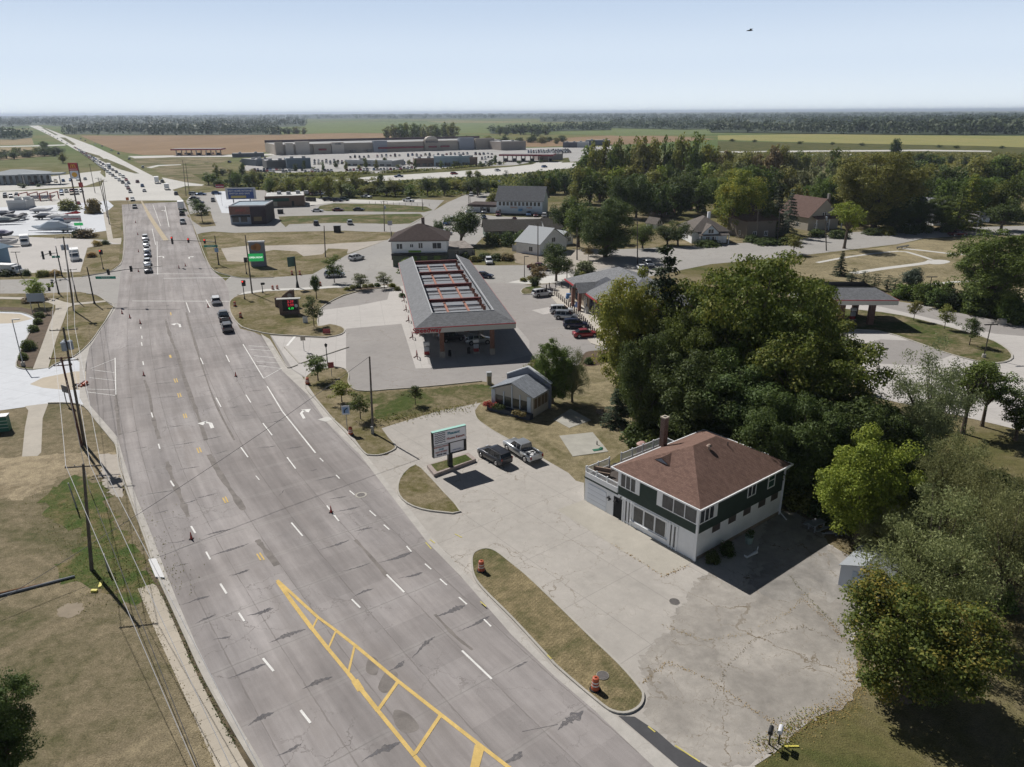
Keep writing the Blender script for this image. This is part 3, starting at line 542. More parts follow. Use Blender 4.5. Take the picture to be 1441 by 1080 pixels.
arrow((230, 362), (231, 372), (229, 352), -1, 3); arrow((266, 363), (270, 372), (262, 352), 1, 3); arrow((232, 297), (232, 306), (231, 290), -1, 4)
tag(pm.build('white_road_marking', whitep), kind='structure')
for a, b_, wd in [((390, 817), (447, 869), .26), ((447, 869), (473, 888), .24), ((473, 888), (500, 909), .26), ((500, 909), (560, 959), .27), ((560, 959), (620, 1006), .27), ((620, 1006), (675, 1049), .27), ((675, 1049), (745, 1103), .27), ((391, 819), (410, 846), .34), ((410, 846), (439, 885), .34), ((439, 885), (462, 914), .3), ((462, 914), (491, 949), .28), ((491, 949), (532, 1001), .32), ((532, 1001), (583, 1064), .28), ((583, 1064), (630, 1120), .28),
 ((499, 958), (508, 972), .5), ((447, 870), (440, 884), .16), ((473, 888), (462, 913), .16), ((499, 910), (490, 948), .17), ((560, 960), (531, 1001), .26), ((620, 1007), (584, 1061), .26), ((673, 1049), (666, 1084), .45), ((679, 1051), (670, 1084), .3),
 ((245, 533.5), (247, 539), .14), ((248, 533), (250, 538.5), .14), ((250, 554), (252, 560), .14), ((253, 553.5), (255, 559), .14), ((258, 583), (260, 589), .14), ((261, 582.5), (263, 588.5), .14), ((277, 631), (280, 638), .14), ((280.5, 630), (283.5, 637), .14), ((313.5, 701), (317.5, 708.5), .14), ((317, 699.5), (321, 707.5), .14), ((361.5, 780), (367, 789), .14), ((365.5, 778.5), (372, 788.5), .14), ((239, 500), (240.5, 504), .3), ((240, 440), (240.8, 444), .2)]: line(ym, a, b_, wd, ZP)
tag(ym.build('yellow_road_marking', yellowp), kind='structure')
sheet('painted_median', [(198, 283), (199.5, 282.5), (219, 313), (237, 338), (230, 339), (209, 307)], pave('worn_yellow_paint', (.46, .385, .27), .12, .4, 8), .015)
# sealed cracks: spindle-shaped smears across the lanes
rng = random.Random(5)
def smear(a, b_, wd):
 A, B = G(*a), G(*b_); L = (B - A).length; d = (B - A).normalized(); n = Vector((-d.y, d.x, 0)); N = max(14, int(L * 9)); top, bot = [], []; pk = rng.uniform(.55, .8); wd *= .72; ph = rng.random() * 6
 for i in range(N + 1):
  t = i / N; e = (t / pk) ** 1.25 if t < pk else ((1 - t) / (1 - pk)) ** .8; e = min(1, e) * (.55 + rng.random() * .8) + .04
  q = A + d * (L * t) + n * ((rng.random() - .5) * .07 + .07 * math.sin(ph + 5 * t))
  top.append(q + n * wd * e * .5); bot.append(q - n * wd * e * (.42 + rng.random() * .16))
 zz = ZT + rng.random() * .003
 for i in range(N): tm.quad((*bot[i].xy, zz), (*bot[i + 1].xy, zz), (*top[i + 1].xy, zz), (*top[i].xy, zz))
SM = [((255, 851), (296, 839), .45), ((275, 879), (304, 864), .42), ((299, 902), (325, 895), .3), ((320, 955), (375, 935), .55), ((348, 1021), (385, 1002), .7), ((388, 1065), (425, 1048), .42), ((321, 812), (350, 802), .5), ((347, 867), (385, 857), .7), ((378, 905), (430, 885), .8), ((425, 969), (468, 953), .75), ((508, 1072), (563, 1044), .75), ((295, 784), (350, 765), .55), ((286, 755), (325, 744), .5), ((325, 811), (352, 802), .3), ((216, 723), (237, 719), .25), ((250, 711), (280, 703), .3), ((196, 698), (245, 690), .25), ((268, 704), (306, 694), .32), ((247, 663), (282, 656), .28), ((235, 765), (262, 761), .22), ((244, 797), (265, 794), .3),
 ((345, 774), (410, 790), .0), ((447, 776), (492, 760), .4), ((472, 807), (522, 793), .25), ((533, 793), (580, 778), .75), ((497, 840), (525, 828), .45), ((560, 815), (595, 806), .5), ((612, 868), (655, 853), .8), ((643, 890), (690, 868), .45), ((548, 946), (570, 930), .5), ((578, 926), (612, 896), .5), ((470, 722), (506, 713), .4), ((440, 677), (472, 671), .35), ((497, 748), (525, 743), .35), ((435, 663), (447, 661), .2), ((460, 704), (488, 698), .3), ((362, 631), (388, 628), .28), ((400, 633), (427, 628), .3), ((372, 596), (400, 592), .3), ((380, 582), (400, 579), .35), ((367, 572), (385, 569), .28), ((345, 552), (372, 549), .25), ((336, 533), (360, 530), .28), ((326, 520), (352, 518), .2), ((320, 575), (336, 573), .25), ((335, 586), (355, 584), .2),
 ((170, 511), (190, 509), .22), ((170, 521), (188, 519), .18), ((212, 522), (240, 515), .25), ((272, 532), (296, 527), .28), ((205, 542), (248, 538), .25), ((214, 561), (252, 558), .22), ((280, 552), (300, 550), .2), ((168, 561), (190, 559), .2), ((225, 603), (256, 599), .25), ((170, 611), (198, 606), .22), ((235, 629), (275, 622), .3), ((280, 621), (312, 614), .28), ((190, 632), (208, 629), .2), ((200, 585), (220, 583), .15), ((208, 502), (238, 501), .18), ((172, 502), (182, 501), .15), ((245, 514), (252, 512.5), .3), ((785, 1028), (820, 1000), 1.1), ((708, 1078), (735, 1058), .8), ((715, 947), (742, 930), .3), ((360, 868), (382, 855), .3), ((170, 433.5), (178, 433), .3), ((204, 432.5), (210, 432), .3), ((233, 431), (238, 430.5), .45), ((300, 640), (322, 634), .2), ((390, 700), (400, 690), .15)]
for a, b_, wd in SM:
 if wd > 0: smear(a, b_, wd)
for a, b_, wd in (((166, 434), (240, 430), .12), ((560, 700), (360, 790), .0), ((735, 1030), (785, 1020), .05), ((250, 385), (325, 385.5), .1)):
 if wd: line(tm, a, b_, wd, ZT)
tag(tm.build('crack_sealer_smears', tar), kind='structure')
# long worn bands
wb = MB()
def band(pts, w0, mb=wb, z=.0145):
 w_ = cat(W(pts), False, 5); n = len(w_); rp = []
 for i, (a, b_) in enumerate(ribbon_pts(w_, False, -.5, .5)):
  k = w0 * (.55 + rng.random() * .9); c = (a + b_) / 2; e = (b_ - a).normalized() * k / 2; rp.append((c - e, c + e))
 for i in range(n - 1): mb.quad((*rp[i][0], z), (*rp[i + 1][0], z), (*rp[i + 1][1], z), (*rp[i][1], z))
band([(163, 556), (165, 580), (168, 608), (170, 612)], .45); band([(203, 535), (210, 555), (216, 590), (224, 618)], .38); band([(235, 650), (243, 675), (254, 700), (265, 728)], .5)
band([(294, 640), (310, 668), (330, 698), (343, 718)], .55); band([(233, 450), (240, 475), (250, 500), (262, 540), (275, 575), (290, 620)], .45); band([(500, 760), (520, 782), (545, 812)], .3); band([(612, 865), (640, 895), (665, 915)], .25); band([(262, 440), (275, 485), (300, 560), (330, 620)], .3)
band([(362, 760), (368, 768), (390, 796)], .5)
tag(wb.build('worn_road_bands', brownp), kind='structure')
for p in ([(545, 944), (560, 950), (545, 975), (532, 968)], [(555, 1000), (575, 1005), (590, 1025), (570, 1032), (556, 1020)], [(520, 925), (532, 930), (530, 950), (515, 945)]): sheet('worn_patch', cat(p, True, 4), brownp, .0150)
# manholes and drain lids
iron = plain('iron', (.13, .12, .115), .7, .3, var=.3, scale=9)
def lid(px, r, ring=.12, z=.03, mt=iron):
 g = G(*px); o = MB(); o.cyl((g.x, g.y, z - .03), (g.x, g.y, z), r + ring, r + ring, 20); q = MB(); q.cyl((g.x, g.y, z), (g.x, g.y, z + .012), r, r, 20)
 a = tag(o.build('manhole', CONC), kind='structure'); q.build('manhole_lid', mt, a)
for px, r in (((508, 697), .42), ((949, 847), .42), ((848, 953), .42), ((94, 858), 0.001)):
 if r > .01: lid(px, r, .2 if px[0] == 508 else .03, .03 if px[1] != 953 else .17)
sheet('bare_ground', cat([(80, 862), (90, 852), (110, 849), (118, 855), (110, 865), (90, 870)], True, 4), dirt, .014, jag=.12)
sheet('drain_inlet', [(209, 789), (220, 788), (232, 815), (219, 814)], pave('new_white_concrete', (.72, .72, .72), .05), .16, edge=0); sheet('drain_inlet', [(447, 591), (460, 587), (472, 590), (458, 594)], pave('pale_walk', None), .03)
yp = MB()
for a, b_ in (((599, 764), (607, 773)), ((640, 752), (650, 757)), ((676, 849), (684, 856)), ((770, 924), (776, 930)), ((912, 1023), (922, 1031)), ((950, 1050), (985, 1073)), ((605, 760), (612, 765))): line(yp, a, b_, .1, .16 if a[0] in (676, 770) else .03)
tag(yp.build('yellow_paint_marks', pave('survey_paint', (.6, .52, .16), .1)), kind='structure')
# ---------------------------------------------------------------- foliage
def leafmat(name, a, b_, c=None, patch=None, tl=.34):
 m = bpy.data.materials.new(name); m.use_nodes = True; t = m.node_tree; b = t.nodes['Principled BSDF']; out = t.nodes['Material Output']
 b.inputs['Roughness'].default_value = .62; b.inputs['Specular IOR Level'].default_value = .25
 g = t.nodes.new('ShaderNodeNewGeometry'); oi = t.nodes.new('ShaderNodeObjectInfo'); tc = t.nodes.new('ShaderNodeTexCoord')
 n = noise(t, tc.outputs['Object'], .55, 3, .6)
 f = mathn(t, 'ADD', mathn(t, 'MULTIPLY', g.outputs['Random Per Island'], .55), mathn(t, 'MULTIPLY', n.outputs[0], .5))
 r = ramp(t, [(.2, a), (.8, b_)]); t.links.new(f, r.inputs[0]); col = r.outputs[0]
 if c:
  n2 = noise(t, tc.outputs['Object'], patch or .3, 3, .6); f2 = mapr(t, mathn(t, 'ADD', mathn(t, 'MULTIPLY', n2.outputs[0], .8), mathn(t, 'MULTIPLY', g.outputs['Random Per Island'], .22)), .52, .68, 0, .8)
  col = mixc(t, f2, col, c)
 hs = t.nodes.new('ShaderNodeHueSaturation'); t.links.new(col, hs.inputs['Color'])
 t.links.new(mapr(t, oi.outputs['Random'], 0, 1, .482, .512), hs.inputs['Hue']); t.links.new(mapr(t, oi.outputs['Random'], 0, 1, .86, 1.16), hs.inputs['Value'])
 t.links.new(hs.outputs[0], b.inputs['Base Color'])
 tr = t.nodes.new('ShaderNodeBsdfTranslucent'); t.links.new(hs.outputs[0], tr.inputs[0]); mx = t.nodes.new('ShaderNodeMixShader'); mx.inputs[0].default_value = tl
 t.links.new(b.outputs[0], mx.inputs[1]); t.links.new(tr.outputs[0], mx.inputs[2]); t.links.new(mx.outputs[0], out.inputs[0]); return m
LM = dict(
 green=leafmat('leaf_green', (.08, .12, .026), (.175, .23, .05)),
 dark=leafmat('leaf_dark_green', (0.053, 0.086, 0.024), (0.121, 0.163, 0.043)),
 olive=leafmat('leaf_olive', (0.142, 0.163, 0.039), (0.302, 0.295, 0.076)),
 yellow=leafmat('leaf_yellowing', (0.126, 0.170, 0.030), (0.270, 0.289, 0.048), (0.540, 0.418, 0.062), .35),
 gold=leafmat('leaf_gold', (.17, .20, .04), (.30, .32, .06), (.42, .36, .07), .4),
 grey=leafmat('leaf_grey_green', (0.154, 0.179, 0.083), (0.278, 0.298, 0.144)),
 willow=leafmat('leaf_willow', (0.154, 0.179, 0.068), (0.306, 0.324, 0.138)),
 locust=leafmat('leaf_locust', (.074, .108, .02), (.168, .20, .036), (.25, .235, .045), .22),
 conifer=leafmat('needles', (0.027, 0.048, 0.022), (0.068, 0.097, 0.043), None, None, .1),
 blue=leafmat('needles_blue', (0.075, 0.106, 0.075), (0.150, 0.185, 0.125), None, None, .1),
 autumn=leafmat('leaf_turning', (0.072, 0.114, 0.024), (0.180, 0.228, 0.044), (0.396, 0.312, 0.055), .3),
 bright=leafmat('leaf_bright_green', (0.134, 0.196, 0.024), (0.342, 0.392, 0.062)),
 brown=leafmat('leaf_brown', (0.162, 0.127, 0.055), (0.306, 0.239, 0.103)),
 red=leafmat('leaf_red', (0.396, 0.068, 0.041), (0.540, 0.154, 0.068)),
 far=leafmat('leaf_far_wood', (.045, .075, .026), (.07, .105, .038), tl=.1),
 straw=leafmat('straw', (0.396, 0.289, 0.097), (0.612, 0.460, 0.165)))
bark = plain('bark', (.115, .09, .07), .95, var=.35, scale=6); bark_d = plain('dark_bark', (.06, .05, .042), .95, var=.3, scale=6)
pale_bark = plain('pale_bark', (.22, .2, .17), .9, var=.3, scale=6)
def leaves(name, cen, nor, size, mat, asp=.62, seed=1):
 rs = np.random.RandomState(seed); N = len(cen); nor = nor + rs.normal(0, .55, (N, 3)); nor /= np.linalg.norm(nor, axis=1)[:, None] + 1e-9
 a = np.cross(nor, rs.normal(0, 1, (N, 3))); a /= np.linalg.norm(a, axis=1)[:, None] + 1e-9; b = np.cross(nor, a)
 s = (size * rs.uniform(.6, 1.35, N))[:, None] * .5
 fold = nor * s * .35
 v = np.stack([cen - a * s, cen - b * s * asp + fold, cen + a * s, cen + b * s * asp + fold], 1).reshape(-1, 3)
 me = bpy.data.meshes.new(name); me.vertices.add(4 * N); me.vertices.foreach_set('co', v.astype(np.float32).ravel())
 me.loops.add(4 * N); me.loops.foreach_set('vertex_index', np.arange(4 * N, dtype=np.int32)); me.polygons.add(N)
 me.polygons.foreach_set('loop_start', np.arange(0, 4 * N, 4, dtype=np.int32)); me.update(); me.materials.append(mat); return me
def clumps(rs, centres, rad, per, flat=.75):
 P, Nn = [], []
 for c, r in zip(centres, rad):
  n = int(per * (.6 + rs.rand() * .8)); d = rs.normal(0, 1, (n, 3)); d /= np.linalg.norm(d, axis=1)[:, None]
  rr = r * (rs.rand(n) ** .42)[:, None]; q = d * rr; q[:, 2] *= flat
  P.append(c + q); up = np.array([0, 0, .55]); Nn.append(d + up)
 return np.vstack(P), np.vstack(Nn)
TREES, DIM = {}, {}
def proto(kind, seed=0):
 key = (kind, seed)
 if key in TREES: return TREES[key]
 rs = np.random.RandomState(seed * 17 + sum(map(ord, kind))); rnd = random.Random(seed * 7 + len(kind)); tb = MB(); h = 10.0
 spec = dict(  # crown radius, base z, clumps, leaves per clump, leaf size, clump radius, flatten, lean to shell
  round=(3.7, .9, 70, 85, .34, 1.25, .8), dense=(4.2, .5, 110, 90, .36, 1.25, .8), tall=(2.7, 1.6, 80, 80, .34, 1.1, .9),
  big=(6.4, 1.9, 190, 190, .2, 1.05, .4), willow=(4.6, .8, 150, 150, .23, .95, .85), open=(3.8, 2.6, 46, 80, .32, 1.05, .6),
  low=(3.8, .1, 40, 36, .70, 1.5, .85), lowtall=(2.5, .1, 38, 34, .68, 1.2, .95), near=(4.3, .5, 200, 210, .19, .86, .72))
 if kind in spec:
  Rr, zb, K, per, ls, cr, fl = spec[kind]; cs, rads = [], []; zc = (zb + h) / 2; hz = (h - zb) / 2
  lobes = [(rs.uniform(-.45, .45), rs.uniform(-.45, .45), rs.uniform(-.35, .45), rs.uniform(.5, .75)) for _ in range(6)] + ([(0, 0, -.5, .75), (.3, .2, -.6, .6), (-.3, -.3, -.5, .6)] if kind in ('near', 'low', 'dense', 'willow') else [])
  while len(cs) < K:
   lx, ly, lz, lr = lobes[rs.randint(len(lobes))]; d = rs.normal(0, 1, 3); d /= np.linalg.norm(d); rr = (.55 + .45 * rs.rand()) * lr
   q = np.array([lx, ly, lz]) + d * rr
   L = np.linalg.norm(q)
   if L > 1.05 or (q[2] < -.55 and L > .85 and kind in ('big', 'open', 'round')): continue
   k = 1 - .22 * max(0, -q[2]); c = np.array([q[0] * Rr * k, q[1] * Rr * k, zc + q[2] * hz * .93])
   cs.append(c); rads.append(cr * rs.uniform(.65, 1.25))
  P, Nn = clumps(rs, cs, rads, per, fl)
  if kind == 'willow': Nn[:, 2] *= .2
  P[:, 2] = np.maximum(P[:, 2], .25)
  tr = .028 * h if kind != 'big' else .045 * h
  fork = zb + hz * .35; tb.cyl((0, 0, -.1), (0, 0, .5), tr * 1.35, tr, 9); tb.cyl((0, 0, .5), (.1, .05, fork), tr, tr * .72, 9)
  for i in range(0, K, max(1, K // 26)):
   c = cs[i]; mid = Vector((c[0] * .45, c[1] * .45, fork + (c[2] - fork) * .4 + .15)); tb.cyl((.1, .05, fork - rnd.random() * hz * .25), mid, tr * .42, tr * .25, 5); tb.cyl(mid, c, tr * .25, tr * .06, 4)
  cme = leaves('crown', P, Nn, ls, LM['green'], .62 if kind != 'willow' else .3, seed + 3)
 elif kind in ('spruce', 'cone'):
  P, Nn = [], []; nl = 17 if kind == 'spruce' else 12; Rr = 2.5 if kind == 'spruce' else 2.3; n0 = 62 if kind == 'spruce' else 46
  for L in range(nl):
   z = .5 + (h - .9) * (L / (nl - 1)); r = Rr * (1 - L / (nl - .4)) ** .85 + .12
   if kind == 'cone': r = Rr * math.sin(PI * (.16 + .8 * (1 - L / nl))) ** .8
   for kk in range(max(5, int(11 * (1 - .55 * L / nl)))):
    a = rs.uniform(0, 2 * PI); rr = r * rs.uniform(.82, 1.12); n = int(n0 * (.25 + .75 * r / Rr)); t = rs.rand(n) ** .6
    x = t * rr; P.append(np.stack([np.cos(a) * x + rs.normal(0, .16, n), np.sin(a) * x + rs.normal(0, .16, n), z - x * .24 + rs.normal(0, .10, n) + .1], 1))
    Nn.append(np.stack([np.full(n, .35 * math.cos(a)), np.full(n, .35 * math.sin(a)), np.full(n, 1.)], 1))
    if kk % 2 == 0 and kind == 'spruce': tb.cyl((0, 0, z + .1), (math.cos(a) * rr * .8, math.sin(a) * rr * .8, z - rr * .18), .05, .02, 4)
  P, Nn = np.vstack(P), np.vstack(Nn); P[:, 2] = np.maximum(P[:, 2], .1); tb.cyl((0, 0, -.1), (0, 0, h * .93), .2, .03, 8); cme = leaves('crown', P, Nn, .30, LM['conifer'], .45, seed)
 elif kind == 'young':
  cs = [np.array([rs.normal(0, 1.15), rs.normal(0, 1.15), rs.uniform(3.6, 9.0)]) for _ in range(34)]
  cs = [c * np.array([1.3 - .09 * c[2] * .8, 1.3 - .09 * c[2] * .8, 1]) for c in cs]; P, Nn = clumps(rs, cs, [rs.uniform(.8, 1.3) for _ in cs], 52, .75); tb.cyl((0, 0, -.1), (0, 0, 8), .14, .05, 7)
  for c in cs[::3]: tb.cyl((0, 0, 2.6 + rnd.random() * 2.5), c, .07, .02, 4)
  cme = leaves('crown', P, Nn, .42, LM['green'], .6, seed)
 elif kind == 'shrub':
  cs = []
  for _ in range(40):
   d = rs.normal(0, 1, 3); d /= np.linalg.norm(d); d[2] = abs(d[2]); cs.append(d * rs.uniform(.45, .85) * np.array([5, 5, 8.6]) + np.array([0, 0, .3]))
  P, Nn = clumps(rs, cs, [rs.uniform(1.6, 2.6) for _ in cs], 40, .8); P[:, 2] = np.maximum(P[:, 2], .1); cme = leaves('foliage', P, Nn, 1.05, LM['green'], .6, seed)
  for c in cs[::6]: tb.cyl((0, 0, -.1), c, .16, .06, 4)
 elif kind == 'bare':
  cs = [np.array([rs.normal(0, 1.5), rs.normal(0, 1.5), rs.uniform(4, 9.6)]) for _ in range(40)]; P, Nn = clumps(rs, cs, [1.0] * 40, 14, .9); tb.cyl((0, 0, -.1), (0, 0, 6), .2, .1, 7)
  for c in cs: tb.cyl((0, 0, 2 + rnd.random() * 3.5), c, .09, .02, 4)
  cme = leaves('crown', P, Nn, .3, LM['brown'], .5, seed)
 tb_o = MB(); tme = tb.build('trunk', bark); t_mesh = tme.data; bpy.data.objects.remove(tme)
 co = np.empty(len(cme.vertices) * 3, np.float32); cme.vertices.foreach_get('co', co); co = co.reshape(-1, 3); rad = np.percentile(np.abs(co[:, :2]), 97.5); top = np.percentile(co[:, 2], 99.7)
 DIM[key] = (float(rad), float(top)); TREES[key] = (t_mesh, cme); return TREES[key]
TN = {'round': 'broadleaf_tree', 'dense': 'broadleaf_tree', 'tall': 'broadleaf_tree', 'big': 'locust_tree', 'willow': 'olive_tree', 'open': 'broadleaf_tree', 'low': 'broadleaf_tree', 'lowtall': 'broadleaf_tree', 'near': 'broadleaf_tree', 'spruce': 'spruce_tree', 'cone': 'evergreen_tree', 'young': 'young_tree', 'shrub': 'shrub', 'bare': 'bare_tree'}
trng = random.Random(11)
def tree(kind, px, top=None, wpx=None, leaf='green', label=None, group=None, seed=None, h=None, wm=None, brk=None, cat_=None, z=0, name=None):
 g = G(*px); h = h if h else HT(px, top); wm = wm if wm else wpx * MPP(px) * (1 - .42 * h / CAM_H); g.x += (px[0] - PJ((g.x, g.y, h * .5))[0]) * MPP(px); s = trng.randrange(4) if seed is None else seed
 tm_, cm_ = proto(kind, s); root = empty(name or TN[kind], (g.x, g.y, z), trng.random() * 6.28, label, cat_ or ('shrub' if kind == 'shrub' else 'tree'), group)
 rd, hs = DIM[(kind, s)]; root.scale = (wm / 2 / rd, wm / 2 / rd, h / hs)
 for nm, me, mt in (('trunk' if kind != 'shrub' else 'stem', tm_, brk or bark), ('crown' if kind != 'shrub' else 'foliage', cm_, LM[leaf])):
  o = bpy.data.objects.new(nm, me); C.objects.link(o); o.parent = root; o.material_slots[0].link = 'OBJECT'; o.material_slots[0].material = mt
 return root
# ---------------------------------------------------------------- vehicles
glass = plain('tinted_glass', (.018, .022, .028), .06, 0, .7); tyre_m = plain('tyre', (.02, .02, .02), .9); rim_m = plain('rim', (.42, .42, .43), .35, .7)
lamp_w = plain('headlight', (.75, .77, .8), .15, 0, .8); lamp_r = plain('tail_light', (.17, .012, .012), .25, 0, .6); trim_m = plain('black_trim', (.03, .03, .032), .6)
PAINT = {}
def paint(n, c, metal=.25): PAINT[n] = plain('paint_' + n, c, .32, metal, .5, coat=.5); return PAINT[n]
for n_, c_, m_ in (('white', (.72, .73, .74), 0), ('silver', (.42, .44, .46), .6), ('grey', (.14, .145, .155), .5), ('black', (.018, .018, .02), .2), ('red', (.30, .02, .025), .2), ('maroon', (.11, .012, .018), .3), ('navy', (.022, .032, .075), .4), ('blue', (.06, .13, .28), .4), ('tan', (.36, .32, .25), .3), ('green', (.05, .09, .07), .3), ('dark', (.045, .047, .055), .4)): paint(n_, c_, m_)
def ring(x, w, z0, z1, inset=.06):      # body cross-section at station x
 return [(x, -w + inset, z0), (x, -w, z0 + .12), (x, -w, z1 - .22), (x, -w + .05, z1 - .06), (x, -w + .16, z1), (x, w - .16, z1), (x, w - .05, z1 - .06), (x, w, z1 - .22), (x, w, z0 + .12), (x, w - inset, z0)]
def cabin(mb, st, m=0):                 # st: (x, half width at base, z base, half width at top, z top)
 mb.loft([[(x, -wb, zb), (x, -wt, zt), (x, wt, zt), (x, wb, zb)] for x, wb, zb, wt, zt in st], m)
def wheel(parent, x, y, r=.34, w_=.22):
 t = MB(); t.cyl((x, y - w_ / 2, r), (x, y + w_ / 2, r), r, r, 16); o = t.build('wheel', tyre_m, parent); q = MB(); s = 1 if y > 0 else -1
 q.cyl((x, y + s * (w_ / 2 - .01), r), (x, y + s * (w_ / 2 + .015), r), r * .62, r * .58, 12); q.build('rim', rim_m, o)
def car_proto(kind):
 root = empty('vehicle', (0, 0, 0)); b = MB(); gz = MB(); rf = MB()
 if kind == 'sedan':
  L, Wd = 2.35, .9; b.loft([ring(-L, .78, .35, .88), ring(-2.2, .86, .25, .98), ring(-1.5, Wd, .2, 1.0), ring(-.4, Wd, .2, .96), ring(.8, Wd, .2, .94), ring(1.6, .88, .22, .86), ring(2.15, .84, .28, .74), ring(L, .72, .36, .62)])
  cabin(gz, [(-1.9, .7, .95, .68, .97), (-1.15, .78, .95, .60, 1.40), (.15, .78, .93, .60, 1.42), (1.05, .74, .92, .70, .95)]); rf.loft([[(x, -y, z), (x, -y + .05, z + .05), (x, y - .05, z + .05), (x, y, z)] for x, y, z in ((-1.2, .6, 1.385), (-.5, .63, 1.43), (.2, .61, 1.41))]); wx = (-1.4, 1.42); hl, tl = (2.28, .62, .66), (-2.3, .66, .78); wr = .33
 elif kind in ('suv', 'van'):
  L, Wd = 2.35 if kind == 'suv' else 2.5, .94; zt = 1.68 if kind == 'suv' else 1.78; bx_ = -2.2
  b.loft([ring(-L, .82, .42, .98), ring(-L + .15, .92, .3, 1.08), ring(-1.4, Wd, .26, 1.08), ring(0, Wd, .26, 1.06), ring(1.1, Wd, .26, 1.05), ring(1.75, .91, .28, .98), ring(L - .12, .86, .32, .84), ring(L, .76, .42, .7)])
  cabin(gz, [(-L + .12, .82, 1.06, .76, 1.12), (-L + .38, .84, 1.06, .66, zt - .08), (-.2, .84, 1.04, .68, zt - .03), (.45 if kind == 'suv' else .8, .82, 1.04, .66, zt - .1), (1.3 if kind == 'suv' else 1.75, .78, 1.0, .72, 1.04)])
  x1 = .45 if kind == 'suv' else .8; rf.loft([[(x, -y, z), (x, -y + .06, z + .05), (x, y - .06, z + .05), (x, y, z)] for x, y, z in ((-L + .25, .66, zt - .1), (-1.2, .70, zt - .03), (0, .69, zt - .03), (x1, .66, zt - .1))])
  for x in (-L + .45, -.95, .0):
   for s in (-1, 1): rf.loft([[(x - .05, s * .86, 1.04), (x + .05, s * .86, 1.04), (x + .05, s * .83, 1.04), (x - .05, s * .83, 1.04)], [(x - .05, s * .70, zt - .05), (x + .05, s * .70, zt - .05), (x + .05, s * .66, zt - .05), (x - .05, s * .66, zt - .05)]])
  if kind == 'suv':
   for s in (-1, 1): rf.bx(-1.7, .2, s * .56 - .02, s * .56 + .02, zt + .02, zt + .07)
  wx = (-1.4, 1.45); hl, tl = (L - .1, .64, .8), (-L + .02, .74, 1.0); wr = .37
 else:   # pickup
  L, Wd = 2.9, .98
  b.loft([ring(-2.9, .93, .5, 1.08), ring(-2.8, Wd, .42, 1.12), ring(-2.79, Wd, .42, .75)]); b.loft([ring(-2.8, Wd, .40, .75), ring(-.95, Wd, .40, .75)]); b.loft([ring(-.95, Wd, .36, 1.12), ring(.9, Wd, .36, 1.12), ring(1.5, Wd, .36, 1.12), ring(2.6, .95, .4, 1.06), ring(2.85, .88, .46, .95), ring(L, .8, .5, .85)])
  for s in (-1, 1): b.bx(-2.8, -.95, s * .98, s * .9, .7, 1.12)
  cabin(gz, [(-.85, .84, 1.1, .8, 1.12), (-.72, .86, 1.1, .7, 1.74), (.6, .86, 1.1, .7, 1.78), (1.45, .82, 1.1, .76, 1.13)]); rf.loft([[(x, -y, z), (x, -y + .06, z + .06), (x, y - .06, z + .06), (x, y, z)] for x, y, z in ((-.8, .7, 1.74), (-.1, .74, 1.79), (.68, .71, 1.76))])
  for x in (-.78, .0):
   for s in (-1, 1): rf.loft([[(x - .05, s * .88, 1.1), (x + .05, s * .88, 1.1), (x + .05, s * .85, 1.1), (x - .05, s * .85, 1.1)], [(x - .05, s * .73, 1.77), (x + .05, s * .73, 1.77), (x + .05, s * .69, 1.77), (x - .05, s * .69, 1.77)]])
  wx = (-1.85, 1.85); hl, tl = (2.8, .68, .9), (-2.9, .82, .9); wr = .41
 body = b.build('body', PAINT['white'], root, True)
 for p in body.data.polygons: p.use_smooth = len(p.vertices) == 4
 g_ = gz.build('windows', glass, root); rf.build('roof', PAINT['white'], root)
 for s in (-1, 1):
  q = MB(); q.box((hl[0], s * hl[1], hl[2]), (.16, .36, .13), 0, 0, .9); q.build('headlight', lamp_w, root); q = MB(); q.box((tl[0], s * tl[1], tl[2]), (.12, .22, .2 if kind != 'pickup' else .34), 0, 0, .9); q.build('tail_light', lamp_r, root)
  q = MB(); q.box((.75 if kind != 'pickup' else 1.0, s * 1.04, 1.02 if kind != 'sedan' else .95), (.12, .2, .13)); q.build('mirror', PAINT['white'], root)
 for x in wx:
  for s in (-1, 1): wheel(root, x, s * (Wd - .1), wr)
 for x in wx:
  for s in (-1, 1): q = MB(); q.cyl((x, s * (Wd - .02), wr + .02), (x, s * (Wd + .006), wr + .02), wr + .07, wr + .07, 16); q.build('wheel_arch', trim_m, root)
 q = MB(); q.box((L - .02, 0, .5), (.08, 1.3, .16)); q.build('bumper', trim_m, root); q = MB(); q.box((-L + .02, 0, .46), (.08, 1.5, .14)); q.build('bumper', trim_m, root)
 if kind == 'pickup': q = MB(); q.bx(-2.75, -.98, -.88, .88, .752, .76); q.build('bed_liner', trim_m, root)
 for o in root.children:
  if o.name.split('.')[0] in ('body', 'roof', 'mirror'): o.material_slots[0].link = 'OBJECT'; o.material_slots[0].material = PAINT['white']
 return root
def far_proto(kind):     # small copy for cars only a few pixels long: one mesh, paint + glass + tyres
 root = car_proto(kind); mb = MB(); bpy.context.view_layer.update()
 def rec(o):
  if o.type == 'MESH':
   nm = o.name.split('.')[0]; m = 0 if nm in ('body', 'roof', 'mirror') else 1 if nm == 'windows' else 3 if nm in ('headlight',) else 4 if nm == 'tail_light' else 2
   if nm != 'rim' and nm != 'mirror': mb.add([v.co for v in o.data.vertices], [tuple(p.vertices) for p in o.data.polygons], m)
  for c in o.children: rec(c)
 rec(root)
 def kill(o):
  for c in list(o.children): kill(c)
  bpy.data.objects.remove(o)
 kill(root); o = mb.build('vehicle', [PAINT['white'], glass, tyre_m, lamp_w, lamp_r]); me = o.data; bpy.data.objects.remove(o); return me
CARP, FARP = {}, {}
